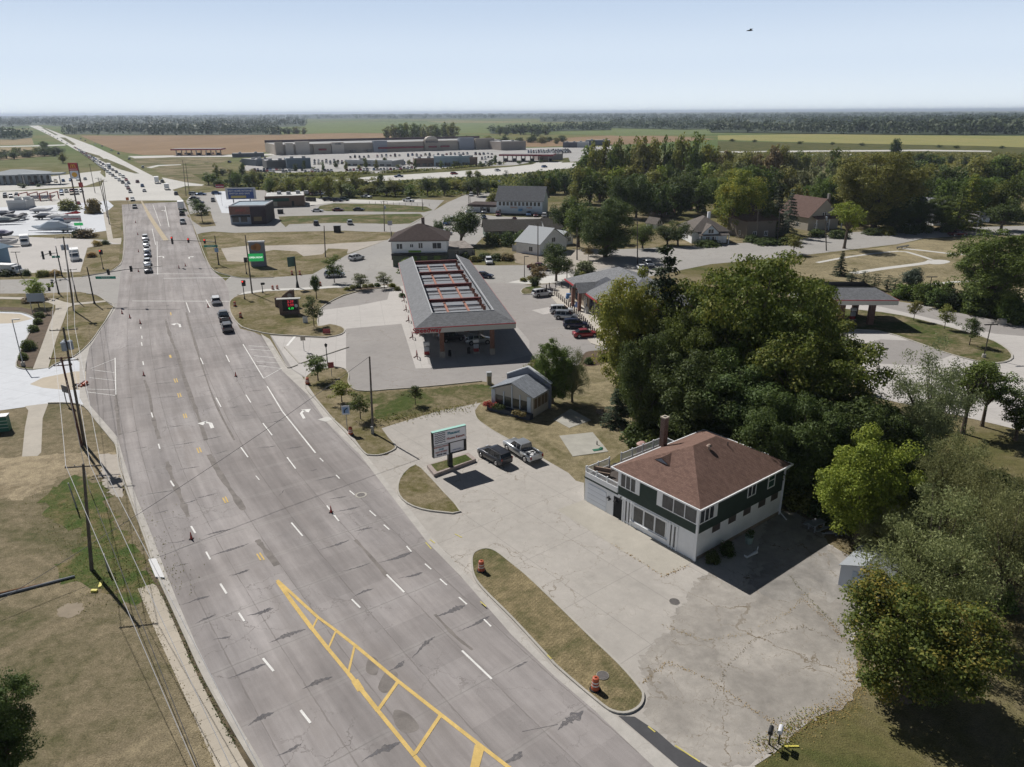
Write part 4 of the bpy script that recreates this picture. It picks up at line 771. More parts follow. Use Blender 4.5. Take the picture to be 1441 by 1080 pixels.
CN = {'sedan': 'parked_car', 'suv': 'parked_suv', 'van': 'parked_minivan', 'pickup': 'pickup_truck'}
CC = {'sedan': 'car', 'suv': 'car', 'van': 'van', 'pickup': 'pickup truck'}
def _head(px, to):
 a, b_ = G(*px), G(*to); return math.atan2(b_.y - a.y, b_.x - a.x)
def car(kind, px, to, col, label, group=None, far=False, name=None, head=None, loc=None, sc=1.0):
 g = loc if loc is not None else G(*px); h = head if head is not None else _head(px, to); nm = name or CN[kind]
 if far:
  if kind not in FARP: FARP[kind] = far_proto(kind)
  o = bpy.data.objects.new(nm, FARP[kind]); C.objects.link(o); o.material_slots[0].link = 'OBJECT'; o.material_slots[0].material = PAINT[col]
 else:
  if kind not in CARP: CARP[kind] = car_proto(kind); o = CARP[kind]
  else: o = copy_tree(CARP[kind])
  o.name = nm
  for c in o.children:
   if c.material_slots[0].link == 'OBJECT': c.material_slots[0].material = PAINT[col]
 o.location = (g.x, g.y, .02); o.rotation_euler.z = h; o.scale = (sc, sc, sc); o['label'] = label; o['category'] = CC[kind]
 for k in ('group',):
  if k in o.keys(): del o[k]
 if group: o['group'] = group
 return o
def box_truck(px, to, label, group=None, L=7.5, Hh=3.4, cab='white', body=None, name='box_truck', cat_='truck'):
 g = G(*px); r = empty(name, (g.x, g.y, .02), _head(px, to), label, cat_, group); q = MB(); q.bx(-L / 2, L / 2 - 2.1, -1.2, 1.2, .95, Hh); q.build('cargo_box', body or plain('box_white', (.72, .73, .74), .5), r)
 q = MB(); q.loft([ring(L / 2 - 2.0, 1.1, .45, 2.3), ring(L / 2 - .9, 1.1, .45, 2.25), ring(L / 2 - .75, 1.1, .45, 1.5), ring(L / 2, 1.05, .5, 1.25)]); q.build('cab', PAINT[cab], r)
 q = MB(); q.quad((L / 2 - .74, -.95, 1.5), (L / 2 - .74, .95, 1.5), (L / 2 - .86, .9, 2.15), (L / 2 - .86, -.9, 2.15)); q.bx(L / 2 - 1.7, L / 2 - 1.0, -1.115, 1.115, 1.45, 2.05); q.build('windows', glass, r)
 for x in (-L / 2 + 1.3, L / 2 - 1.2):
  for s in (-1, 1): wheel(r, x, s * 1.0, .45, .26)
 return r
# ---------------------------------------------------------------- building helpers
white_w = plain('white_wall', (.82, .83, .84), .75, var=.06, scale=.8); white_t = plain('white_trim', (.82, .83, .84), .6); dgreen = plain('dark_green_siding', (.035, .055, .045), .8, var=.15, scale=2)
winglass = plain('window_glass', (.06, .065, .07), .12, 0, .6, var=.5, scale=1.2)
def shingle(name, col, sc=1.0):
 if name in MATS: return MATS[name]
 m, t, b = _nodes(name, .95, .15); v = ocoord(t); n = noise(t, v, 1.6 * sc, 5, .7); n2 = noise(t, v, 14 * sc, 2, .7)
 br = t.nodes.new('ShaderNodeTexBrick'); br.inputs['Scale'].default_value = 1; br.inputs['Brick Width'].default_value = .35; br.inputs['Row Height'].default_value = .14; br.inputs['Mortar Size'].default_value = .012
 br.inputs['Color1'].default_value = (.82, .82, .82, 1); br.inputs['Color2'].default_value = (1.12, 1.12, 1.12, 1); br.inputs['Mortar'].default_value = (.6, .6, .6, 1); t.links.new(v, br.inputs[0])
 k = mathn(t, 'MULTIPLY', mapr(t, n.outputs[0], .3, .7, .84, 1.16), mapr(t, n2.outputs[0], .25, .75, .82, 1.18))
 s = t.nodes.new('ShaderNodeVectorMath'); s.operation = 'SCALE'; s.inputs[0].default_value = col; t.links.new(k, s.inputs['Scale'])
 t.links.new(mixc(t, 1.0, s.outputs[0], br.outputs[0], 'MULTIPLY'), b.inputs['Base Color']); MATS[name] = m; return m
def brickm(name, c1, c2, mortar=(.3, .28, .25)):
 if name in MATS: return MATS[name]
 m, t, b = _nodes(name, .9, .2); tc = t.nodes.new('ShaderNodeTexCoord'); sx = t.nodes.new('ShaderNodeSeparateXYZ'); t.links.new(tc.outputs['Object'], sx.inputs[0]); cx = t.nodes.new('ShaderNodeCombineXYZ')
 t.links.new(mathn(t, 'ADD', sx.outputs[0], sx.outputs[1]), cx.inputs[0]); t.links.new(sx.outputs[2], cx.inputs[1])
 br = t.nodes.new('ShaderNodeTexBrick'); br.inputs['Scale'].default_value = 1; br.inputs['Brick Width'].default_value = .22; br.inputs['Row Height'].default_value = .075; br.inputs['Mortar Size'].default_value = .008
 for k, c in (('Color1', c1), ('Color2', c2), ('Mortar', mortar)): br.inputs[k].default_value = (*c, 1)
 t.links.new(cx.outputs[0], br.inputs[0]); n = noise(t, tc.outputs['Object'], 1.5, 4, .7); s = t.nodes.new('ShaderNodeVectorMath'); s.operation = 'SCALE'; t.links.new(br.outputs[0], s.inputs[0]); t.links.new(mapr(t, n.outputs[0], .3, .7, .8, 1.2), s.inputs['Scale'])
 t.links.new(s.outputs[0], b.inputs['Base Color']); MATS[name] = m; return m
red_brick = brickm('red_brick', (.19, .07, .05), (.24, .10, .07)); tan_brick = brickm('tan_brick', (.36, .28, .20), (.42, .33, .24)); dk_brick = brickm('dark_brick', (.10, .055, .045), (.14, .075, .055))
roof_b = shingle('brown_shingles', (.20, .125, .10)); roof_g = shingle('grey_shingles', (.235, .24, .25)); roof_l = shingle('light_grey_shingles', (.27, .28, .30)); roof_d = shingle('dark_brown_shingles', (.085, .065, .06)); roof_t = shingle('taupe_shingles', (.17, .15, .135))
def text(s, size, mat, parent, mtx, name='lettering', depth=.02, align='CENTER', xs=1.0):
 cu = bpy.data.curves.new(name, 'FONT'); cu.body = s; cu.size = size; cu.extrude = depth; cu.align_x = align; cu.offset = size * .022; cu.align_y = 'CENTER'; cu.resolution_u = 2
 o = bpy.data.objects.new(name, cu); C.objects.link(o); bpy.context.view_layer.update(); me = bpy.data.meshes.new_from_object(o); bpy.data.objects.remove(o)
 me.transform(mtx @ Matrix.Diagonal((xs, 1, 1, 1))); me.materials.clear(); me.materials.append(mat); me.name = name
 o = bpy.data.objects.new(name, me); C.objects.link(o); o.parent = parent; return o
def face_mtx(x, y, z, ang=0.0):     # stands lettering up facing local -Y (ang=0), turned by ang about Z
 return Matrix.Translation((x, y, z)) @ Matrix.Rotation(ang, 4, 'Z') @ Matrix.Rotation(R(90), 4, 'X')
def hip(mb, x0, x1, y0, y1, z0, z1, ov=.4, ridge=None, m=0, th=.18):     # hip roof; ridge = (x0, x1) or 'point'
 X0, X1, Y0, Y1 = x0 - ov, x1 + ov, y0 - ov, y1 + ov; w_, d = X1 - X0, Y1 - Y0
 if ridge is None: ridge = 1.0
 if w_ >= d: r0, r1 = (X0 + d / 2 * ridge, (Y0 + Y1) / 2), (X1 - d / 2 * ridge, (Y0 + Y1) / 2)
 else: r0, r1 = ((X0 + X1) / 2, Y0 + w_ / 2 * ridge), ((X0 + X1) / 2, Y1 - w_ / 2 * ridge)
 b = [(X0, Y0, z0), (X1, Y0, z0), (X1, Y1, z0), (X0, Y1, z0)]; t = [(x, y, z + th) for x, y, z in b]; A, B = (*r0, z1), (*r1, z1)
 fs = [(0, 3, 2, 1), (0, 1, 5, 4), (1, 2, 6, 5), (2, 3, 7, 6), (3, 0, 4, 7)]
 fs += [(4, 5, 9, 8), (5, 6, 9), (6, 7, 8, 9), (7, 4, 8)] if w_ >= d else [(4, 5, 8), (5, 6, 9, 8), (6, 7, 9), (7, 4, 8, 9)]
 mb.add(b + t + [A, B], fs, m); return mb
def gable(mb, x0, x1, y0, y1, z0, z1, ov=.35, axis='x', m=0, th=.14):   # gable roof slab pair, ridge along axis
 if axis == 'x':
  yc = (y0 + y1) / 2; k = (z1 - z0) / (yc - y0); e = z0 - ov * k
  prof = [(y0 - ov, e), (yc, z1), (y1 + ov, e), (y1 + ov, e + th), (yc, z1 + th), (y0 - ov, e + th)]; mb.loft([[(x0 - ov, y, z) for y, z in prof], [(x1 + ov, y, z) for y, z in prof]], m)
 else:
  xc = (x0 + x1) / 2; k = (z1 - z0) / (xc - x0); e = z0 - ov * k
  prof = [(x0 - ov, e), (xc, z1), (x1 + ov, e), (x1 + ov, e + th), (xc, z1 + th), (x0 - ov, e + th)]; mb.loft([[(x, y1 + ov, z) for x, z in prof], [(x, y0 - ov, z) for x, z in prof]], m)
 return mb
def gwall(mb, x0, x1, y0, y1, z1, zr, axis='x', m=0):   # walls with gable triangles
 if axis == 'x': yc = (y0 + y1) / 2; p = [(y0, 0), (y1, 0), (y1, z1), (yc, zr), (y0, z1)]; mb.loft([[(x0, y, z) for y, z in p], [(x1, y, z) for y, z in p]], m)
 else: xc = (x0 + x1) / 2; p = [(x0, 0), (x1, 0), (x1, z1), (xc, zr), (x0, z1)]; mb.loft([[(x, y1, z) for x, z in p], [(x, y0, z) for x, z in p]], m)
 return mb
def window(parent, side, p, a0, a1, z0, z1, mull=0, frame=None, glassm=None, fw=.07, d=.05, hb=0):
 """side: 'f' front (y=p, faces -y), 'b', 'l' (x=p faces -x), 'r' (x=p faces +x)"""
 s = -1 if side in 'fl' else 1; fr = MB(); g = MB()
 def put(mb, u0, u1, w0, w1, off, t):
  if side in 'fb': mb.bx(u0, u1, p + s * off, p + s * (off + t), w0, w1)
  else: mb.bx(p + s * off, p + s * (off + t), u0, u1, w0, w1)
 for u0, u1, w0, w1 in ((a0 - fw, a1 + fw, z0 - fw, z0), (a0 - fw, a1 + fw, z1, z1 + fw), (a0 - fw, a0, z0, z1), (a1, a1 + fw, z0, z1)): put(fr, u0, u1, w0, w1, -.02, d + .02)
 for i in range(mull): c = a0 + (a1 - a0) * (i + 1) / (mull + 1); put(fr, c - fw / 2, c + fw / 2, z0, z1, -.02, d + .02)
 for i in range(hb): c = z0 + (z1 - z0) * (i + 1) / (hb + 1); put(fr, a0, a1, c - fw / 3, c + fw / 3, -.02, d + .015)
 put(g, a0, a1, z0, z1, -.015, .03); f = fr.build('window', frame or white_t, parent); g.build('pane', glassm or winglass, f); return f
def house_frame(name, A, B, label, cat_='house', z=0, group=None):
 a, b_ = G(*A), G(*B); rz = math.atan2(b_.y - a.y, b_.x - a.x); r = empty(name, (a.x, a.y, z), rz, label, cat_, group); return r, (b_ - a).length
# ---------------------------------------------------------------- green and white shop house with the brown hip roof
def shop_house():
 r, Wf = house_frame('shop_house', (822.2, 703.8), (977.2, 790), 'two-storey house with dark green upper storey, white ground floor and brown hip roof', 'house')
 D = 13.2; z1, zt = 2.75, 5.5; GX = 4.7      # garage wing 0..GX, main block GX..Wf
 ww = MB(); ww.bx(GX, Wf, 0, D, 0, z1); ww.bx(0, GX - .002, 0, D, 0, z1 - .15)
 ww.bx(GX - 1.4, GX + .001, -.001, .4, z1 - .3, z1 - .16); ww.build('lower_wall', white_w, r)
 q = MB(); q.bx(GX + .0, Wf + .03, -.03, D + .03, z1, zt); q.bx(0 - .04, GX, -.05, D, z1 - .15, z1 + .06); q.build('upper_wall', dgreen, r)
 rf = MB(); hip(rf, GX - .1, Wf, 0, D, zt, zt + 2.75, .45, 1.0, th=.1); rfo = rf.build('roof', roof_b, r)
 q = MB(); X0, X1, Y0, Y1 = GX - .55, Wf + .45, -.45, D + .45
 for a in ((X0 - .1, X1 + .1, Y0 - .12, Y0, zt - .02, zt + .13), (X0 - .1, X1 + .1, Y1, Y1 + .12, zt - .02, zt + .13), (X0 - .12, X0, Y0, Y1, zt - .02, zt + .13), (X1, X1 + .12, Y0, Y1, zt - .02, zt + .13)): q.bx(*a)
 q.build('gutter', white_t, rfo)
 # small triangular roof dormer on the front slope, round vent, plumbing pipe
 def zr(x, y): return zt + .1 + min((y - Y0), (x - X0), (X1 - x), (Y1 - y)) * 2.65 / ((min(X1 - X0, Y1 - Y0)) / 2)
 xc, y0 = 8.2, 2.0; q = MB(); zb = zr(xc, y0) + .02; q.add([(xc - .95, y0, zb), (xc + .95, y0, zb), (xc, y0 - .12, zb + .62), (xc, y0 + 1.5, zb + .66)], [(0, 1, 2), (1, 3, 2), (3, 0, 2)]); dm = q.build('dormer', roof_b, rfo)
 q = MB(); q.add([(xc - .78, y0 - .03, zb + .06), (xc + .78, y0 - .03, zb + .06), (xc, y0 - .13, zb + .5)], [(0, 1, 2)]); q.build('dormer_vent', plain('blue_grey', (.22, .27, .34), .6), dm)
 q = MB(); vx, vy = 10.3, 6.2; vz = zr(vx, vy); q.cyl((vx, vy, vz - .1), (vx, vy, vz + .3), .13, .13, 10); q.cyl((vx, vy, vz + .3), (vx, vy, vz + .48), .27, .12, 12); q.build('roof_vent', plain('vent_tan', (.34, .25, .2), .6), rfo)
 q = MB(); vx, vy = 10.7, 8.6; vz = zr(vx, vy); q.cyl((vx, vy, vz - .1), (vx, vy, vz + .35), .05, .05, 8); q.build('vent_pipe', trim_m, rfo)
 q = MB(); q.bx(GX - .85, GX - .3, 6.7, 7.3, z1 - .2, zt + 3.3); ch = q.build('chimney', dk_brick, r); q = MB(); q.bx(GX - .9, GX - .25, 6.65, 7.35, zt + 3.3, zt + 3.42); q.build('chimney_cap', plain('cap_stone', (.5, .44, .36), .8), ch)
 q = MB(); q.bx(GX - .72, GX - .42, 6.85, 7.15, zt + 3.421, zt + 3.44); q.build('flue', trim_m, ch)
 # front, ground floor
 for a0, a1 in ((6.85, 8.05), (8.22, 9.42), (9.59, 10.79)): window(r, 'f', 0, a0, a1, .75, 2.35, 0, fw=.08)
 q = MB(); q.bx(6.4, 11.1, -.07, -.005, 2.43, 2.6); q.bx(6.5, 11.0, -.14, -.005, .52, .66)
 for x in (5.35, 5.6, 6.05, 6.45, 11.25, 11.65, 12.1): q.bx(x, x + .16, -.08, -.003, 0, 2.62) if x + .16 < Wf else None
 q.build('pilasters', white_t, r)
 for x in (5.85, 6.25, 11.46, 11.9): q = MB(); q.bx(x - .05, x + .05, -.03, -.004, .25, 2.4); q.build('slot_window', plain('slot_dark', (.09, .085, .08), .5), r)
 q = MB(); q.bx(4.15, 5.3, -.012, .02, 0, 2.3); q.build('entrance_shade_panel', plain('recess_shade_paint', (.012, .014, .016), .8), r); q = MB(); q.bx(4.08, 4.15, -.02, .6, 0, 2.4); q.bx(3.2, 4.08, -.03, -.004, 0, 2.45); q.build('entrance_wall', white_t, r)  # flat near-black panel on the wall, the recess shade painted into its colour
 q = MB(); q.bx(.45, 3.15, -.05, .0, .05, 2.2); gd = q.build('garage_door', plain('garage_white', (.76, .79, .84), .6), r); q = MB()
 for z in (.55, 1.1, 1.65): q.bx(.47, 3.13, -.056, -.05, z, z + .025)
 q.build('door_grooves', plain('groove', (.3, .31, .33), .7), gd)
 for x in (3.55, 4.45):     # four-petal iron ornaments
  q = MB()
  for a in range(4): an = a * PI / 2; q.cyl((x + .02 * math.cos(an), -.07, 1.75 + .02 * math.sin(an)), (x + .24 * math.cos(an), -.07, 1.75 + .24 * math.sin(an)), .05, .10, 6)
  q.build('wall_ornament', trim_m, r)
 q = MB(); q.cyl((5.15, -.18, 2.5), (5.15, -.05, 2.62), .05, .05, 8); q.cyl((5.15, -.18, 2.28), (5.15, -.18, 2.52), .09, .05, 8); q.build('wall_lamp', trim_m, r)
 # upper storey windows
 window(r, 'f', -.03, 5.05, 6.9, 3.8, 5.25, 2, fw=.09); window(r, 'f', -.03, 10.25, Wf - .18, 3.8, 5.25, 2, fw=.09); window(r, 'r', Wf + .03, .2, 2.1, 3.8, 5.25, 2, fw=.09)
 for a in ((6.98, 7.45, -.09, -.03, 3.72, 5.3), (4.68, 4.96, -.09, -.03, 3.72, 5.3), (9.6, 10.16, -.09, -.03, 3.72, 5.3), (Wf + .03, Wf + .09, 2.2, 2.62, 3.72, 5.3)): q = MB(); q.bx(*a); q.build('shutter', white_t, r)
 for a in ((Wf - .1, Wf + .1, -.1, .1, 0, zt - .02), (Wf + .02, Wf + .1, D - .1, D + .04, 0, zt)): q = MB(); q.bx(*a); q.build('corner_board', white_t, r)
 window(r, 'r', Wf + .03, 7.25, 8.4, 4.0, 5.2, 1, fw=.09); window(r, 'r', Wf + .03, 10.55, 11.5, 3.85, 5.25, 0, fw=.11, glassm=plain('green_pane', (.05, .10, .085), .2), hb=1)
 brownw = plain('brown_pane', (.085, .07, .065), .35, var=.2)
 for y in (2.2, 4.6, 6.9, 9.3, 11.4):
  q = MB(); q.bx(Wf - .01, Wf + .02, y, y + 1.15, 2.05, z1 - .0); q.build('lower_window', brownw, r)
 q = MB(); q.bx(Wf, Wf + .035, 0, D, 0, .35); q.build('foundation', plain('foundation', (.30, .24, .19), .9, var=.2), r)
 q = MB(); q.cyl((Wf + .5, D + .2, zt), (Wf + .16, D - .05, zt - .5), .05, .05, 8); q.cyl((Wf + .16, D - .05, zt - .5), (Wf + .16, D - .05, .3), .05, .05, 8); q.cyl((Wf + .16, D - .05, .3), (Wf + 1.2, D - .5, .08), .06, .06, 8); q.build('downspout', white_t, r); q = MB(); q.cyl((Wf + .45, -.45, zt), (Wf + .14, -.12, zt - .5), .045, .045, 8); q.cyl((Wf + .14, -.12, zt - .5), (Wf + .14, -.12, .1), .045, .045, 8); q.build('downspout', white_t, r)
 # roof deck over the garage with white railing
 dk = plain('deck_membrane', (.085, .07, .062), .9, var=.2, scale=2); q = MB(); q.bx(0, GX, -.02, D - 1.2, z1 + .06, z1 + .1); deck = q.build('roof_deck', dk, r)
 rl = MB(); zz = z1 + .1
 def rail(ax, p, a, b_, gap=()):
  n = max(1, int(round((b_ - a) / 1.8)))
  for i in range(n + 1):
   u = a + (b_ - a) * i / n; c = (u, p) if ax == 'x' else (p, u); rl.bx(c[0] - .06, c[0] + .06, c[1] - .06, c[1] + .06, zz, zz + 1.12)
  for h0, h1 in ((.12, .2), (.9, 1.0)):
   if ax == 'x': rl.bx(a, b_, p - .035, p + .035, zz + h0, zz + h1)
   else: rl.bx(p - .035, p + .035, a, b_, zz + h0, zz + h1)
  k_ = int((b_ - a) / .13)
  for i in range(k_):
   u = a + (b_ - a) * (i + .5) / k_; c = (u, p) if ax == 'x' else (p, u); rl.bx(c[0] - .018, c[0] + .018, c[1] - .018, c[1] + .018, zz + .18, zz + .92)
 rail('x', .05, .1, GX - .1); rail('y', .1, .15, 3.4); rail('y', .1, 5.2, 12.0); rail('x', 12.0, .1, 2.4); rl.build('railing', white_t, deck)
 q = MB(); q.bx(.1, GX - .1, -.07, .0, z1 + .06, z1 + .62); q.build('deck_fascia', white_t, deck)
 return r, Wf, D
SH, SHW, SHD = shop_house()
def at_local(root, x, y, z=0):
 c, s = math.cos(root.rotation_euler.z), math.sin(root.rotation_euler.z); return Vector((root.location.x + x * c - y * s, root.location.y + x * s + y * c, z))
# things on the roof deck and along the shaded side
p = at_local(SH, 1.0, 1.4, 2.86); q = MB(); q.bx(-.9, .9, -.25, .05, .0, .42); q.bx(-.9, .9, .05, .22, .3, .8); tag(q.build('patio_sofa', plain('tan_cushion', (.30, .22, .17), .9), loc=p, rotz=SH.rotation_euler.z + .5), 'tan cushioned patio sofa in the front corner of the roof deck', 'sofa')
p = at_local(SH, .9, 3.6, 2.86); q = MB(); q.cyl((0, 0, 0), (0, 0, .5), .28, .33, 12); tag(q.build('planter_pot', trim_m, loc=p), 'round black planter pot by the deck railing opening', 'planter')
p = at_local(SH, -3.2, 12.2); r_ = empty('shed', p, SH.rotation_euler.z, 'small dark garden shed with round barrel lid half hidden behind the roof deck', 'shed'); q = MB(); q.cyl((0, 0, 0), (0, 0, 1.7), .55, .6, 14); q.build('tank', plain('rusty_tank', (.16, .085, .06), .7, .3, var=.3), r_); q = MB(); q.cyl((0, 0, 1.7), (0, 0, 1.95), .62, .3, 14); q.build('lid', plain('pinkish_lid', (.42, .27, .24), .7), r_)
for i, (x, y, s, lb) in enumerate(((SHW + 1.0, 1.2, 1.5, 'dark rounded shrub at the front corner of the green and white house'), (SHW + 1.1, 3.3, 1.7, 'dark shrub against the shaded side wall between the corner shrub and the plant stand'))):
 g = at_local(SH, x, y); sh_t, sh_c = proto('shrub', i); e = empty('shrub', g, i, lb, 'shrub'); e.scale = (s / 11, s / 11, s / 10.5)
 for nm, me, mt in (('stem', sh_t, bark_d), ('foliage', sh_c, LM['dark'])): o = bpy.data.objects.new(nm, me); C.objects.link(o); o.parent = e; o.material_slots[0].link = 'OBJECT'; o.material_slots[0].material = mt
p = at_local(SH, SHW + 1.3, 6.3); e = empty('potted_plant', p, 0, 'potted plant in a pale green pot against the shaded side wall', 'potted plant'); q = MB(); q.cyl((0, 0, 0), (0, 0, .75), .3, .42, 12); q.build('pot', plain('sage_pot', (.28, .36, .32), .6), e); rs_ = np.random.RandomState(3); P_, N_ = clumps(rs_, [np.array([0, 0, 1.0]), np.array([.2, .1, 1.15])], [.45, .35], 60); o = bpy.data.objects.new('foliage', leaves('foliage', P_, N_, .2, LM['dark'])); C.objects.link(o); o.parent = e
p = at_local(SH, SHW + 2.7, 4.0); q = MB(); q.cyl((0, 0, .15), (1.1, .7, .25), .07, .16, 8); q.cyl((1.1, .7, .1), (1.25, .9, .7), .05, .05, 6); q.cyl((0, 0, .15), (-.3, -.1, .45), .12, .05, 8); tag(q.build('garden_statue', plain('pale_statue', (.55, .57, .6), .7), loc=p, rotz=0), 'white garden ornament lying on the pavement in the shade of the house', 'ornament')
# ---------------------------------------------------------------- poles, lamps, wires
def RY(px, py, Y):              # world point on the ray of a pixel at depth Y
 a = G(px, py, 0) if py > 175 else None
 d = FPX * _f + (px - CX) * RIM - (py - CY) * UIM; t = Y / d.y
 return Vector((d.x * t, Y, CAM_H + d.z * t))
wood = plain('pole_wood', (.12, .105, .09), .9, var=.25, scale=2); wood_b = plain('pole_brown', (.115, .05, .035), .9, var=.25); steel = plain('galvanised', (.30, .31, .32), .5, .5); blackm = plain('black_metal', (.018, .018, .02), .5, .2)
cap_m = plain('transformer_grey', (.32, .36, .42), .5, .1); wire_m = plain('wire', (.42, .42, .43), .6); wire_d = plain('dark_wire', (.05, .05, .055), .7)
def pole(b, t, label, r=.16, mat=None, arms=(), trans=0, group=None, name='utility_pole', armdir=None, cat_='utility pole'):
 g = G(*b); T = RY(t[0], t[1], g.y); e = empty(name, g, 0, label, cat_, group); q = MB(); q.cyl((0, 0, -.05), T - g, r, r * .62, 10); q.build('pole', mat or wood, e); T = T - g
 for dz, hl, ang in arms:
  q = MB(); c = T * (1 - dz / T.z); d = Vector((math.cos(ang), math.sin(ang), 0)) * hl; q.cyl(c - d, c + d, .07, .07, 4); q.build('crossarm', mat or wood, e)
  for k in (-.95, -.45, .95): q = MB(); q.cyl(c + d * k, c + d * k + Vector((0, 0, .22)), .05, .035, 6); q.build('insulator', plain('insulator', (.35, .33, .3), .4), e)
 for k in range(trans): an = 2 * PI * k / max(1, trans) + .3; q = MB(); c = T * (1 - 2.2 / T.z) + Vector((.42 * math.cos(an), .42 * math.sin(an), 0)); q.cyl(c - Vector((0, 0, .5)), c + Vector((0, 0, .5)), .28, .28, 12); q.cyl(c + Vector((0, 0, .5)), c + Vector((0, 0, .62)), .3, .12, 12); q.build('transformer', cap_m, e)
 return e, g + T
P1, T1 = pole((129, 802), (117, 653), 'tall grey utility pole with one crossarm on the weedy lawn by the road', .17, arms=[(.25, 1.45, .15)])
P2, T2 = pole((115, 628), (86, 503), 'reddish brown utility pole with crossarms and two grey transformers beside the white lot entrance', .17, wood_b, arms=[(.1, 1.3, .2), (1.0, 1.0, .2)], trans=0)
P6, T6 = pole((119, 626), (89, 461), 'tall grey utility pole with three transformers just right of the reddish pole', .18, arms=[(.3, 1.5, .2), (4.0, 1.0, .2)], trans=3)
P3, T3 = pole((104, 438), (89, 333), 'tall grey utility pole on the grass corner by the left sidewalk', .19, trans=2, arms=[(.3, 1.6, .3)])
P4, T4 = pole((109, 424), (99, 379), 'short grey pole with a crossarm beside the corner sidewalk', .15, arms=[(.15, 1.2, .3)])
P5, T5 = pole((525, 609.5), (520, 502), 'single bare wooden pole on the grass beside the shop drive', .15)
q = MB(); q.box((.0, -.28, .5), (.35, .2, 1.0)); q.build('meter_box', steel, P5)
pole((355, 414), (345, 331), 'grey wooden pole at the gas station corner between the two signal posts', .17); pole((458, 362), (456, 318), 'wooden pole at the end of the gravel strip', .17); pole((541, 326), (540, 283), 'wooden pole with a crossarm at the right end of the parking strip', .17, arms=[(.3, 1.2, .2)], trans=1)
pole((552, 366), (551, 326), 'wooden pole at the left corner of the white two-storey building', .16); pole((595, 296), (594, 280), 'wooden pole at the tip of the upper grass strip', .16); pole((757, 372), (757, 315), 'wooden pole in front of the white gabled cottage', .17, arms=[(.3, 1.0, .3)]); pole((812, 366), (812, 320), 'thick wooden pole on the gravel right of the white cottage', .2)
pole((897, 372), (897, 307), 'wooden pole with crossarm beside the dark street tree shadow', .17, arms=[(.2, 1.2, .2)]); pole((1065, 341), (1067, 295), 'wooden pole with pale crossarm beside the shaded driveway', .17, arms=[(.2, 1.3, .2)]); pole((1094, 336), (1098, 293), 'leaning wooden pole holding wires between the two right-hand houses', .18)
pole((1163, 353), (1161, 297), 'wooden pole with a transformer at the edge of the park lawn', .17, trans=1); pole((660, 290), (659, 273), 'left one of two posts beside the low shop with dark roof', .14); pole((662, 292), (661, 275), 'right one of two posts beside the low shop with dark roof', .14); pole((698, 268), (697, 254), 'thin pole behind the pale blue two-storey building', .14)
for b, t, lb in (((134, 272), (126, 231), 'tall thin pole at the highway edge beside the far left lot'), ((148, 290), (138, 250), 'leftmost tall pole behind the grass corner by the highway crossing'), ((151, 306), (142, 252), 'tall pole at the driveway right of the boat lot'), ((154, 316), (145, 254), 'nearest tall pole beside the grass strip at the boat lot'), ((262, 276), (257, 226), 'left one of the twin tall poles at the far right corner of the highway crossing'), ((267, 275), (261, 230), 'right one of the twin tall poles at the far right corner of the highway crossing')): pole(b, t, lb, .17, arms=[(.4, 1.3, .2)])
q = MB()
def cat_wire(a, b_, sag, label, r=.022, mt=None, group=None):
 q = MB(); pts = [a.lerp(b_, i / 14) - Vector((0, 0, sag * 4 * (i / 14) * (1 - i / 14))) for i in range(15)]; q.tube(pts, r, 4); o = q.build('overhead_wire', mt or wire_m); tag(o, label, 'wire', group); return o
grp = 'wires along the left side of the road'
arm = Vector((1.43, .22, 0)); EN = [Vector((-5.9, 12, 13.5)), Vector((-4.6, 12, 13.5)), Vector((-3.4, 12, 13.3))]
for i, k in enumerate((-.95, .35, .95)):
 lb = ('leftmost', 'middle', 'rightmost')[i]
 cat_wire(T1 + arm * k + Vector((0, 0, -.05)), G(302 + i * 42 - (10 if i == 0 else 0), 1120, 2.0 if i < 2 else 3.5), .15, lb + ' wire running from the near pole crossarm to the bottom of the view', .028, group=grp)
 cat_wire(T6 + arm * k * .9, T1 + arm * k + Vector((0, 0, -.05)), .5, lb + ' wire between the transformer pole and the near grey pole', .026, group=grp); cat_wire(T3 + arm * k, T6 + arm * k * .9, .4, lb + ' wire between the corner pole and the transformer pole', .024, group=grp)
cat_wire(T1 - Vector((0, 0, 2.2)), G(296, 1120, 1.0), .2, 'lower dark cable from the near grey pole to the bottom of the view', .03, wire_d, grp); cat_wire(T2 - Vector((0, 0, 2.6)), T1 - Vector((0, 0, 2.2)), .5, 'lower dark cable between the brown pole and the near grey pole', .03, wire_d, grp)
tp = T5; cat_wire(tp, RY(-40, 870, 48), .6, 'dark cable crossing high over the road from the bare pole', .022, wire_d)
for x, y, lb in ((148, 790, 'nearest short grey service post beside the near pole'), (98, 690, 'short grey service post behind the near pole')):
 pole((x + (5 if y == 790 else 10), y + (15 if y == 790 else 25)), (x - 2, y - 10), lb, .09, steel, name='service_post', cat_='post')
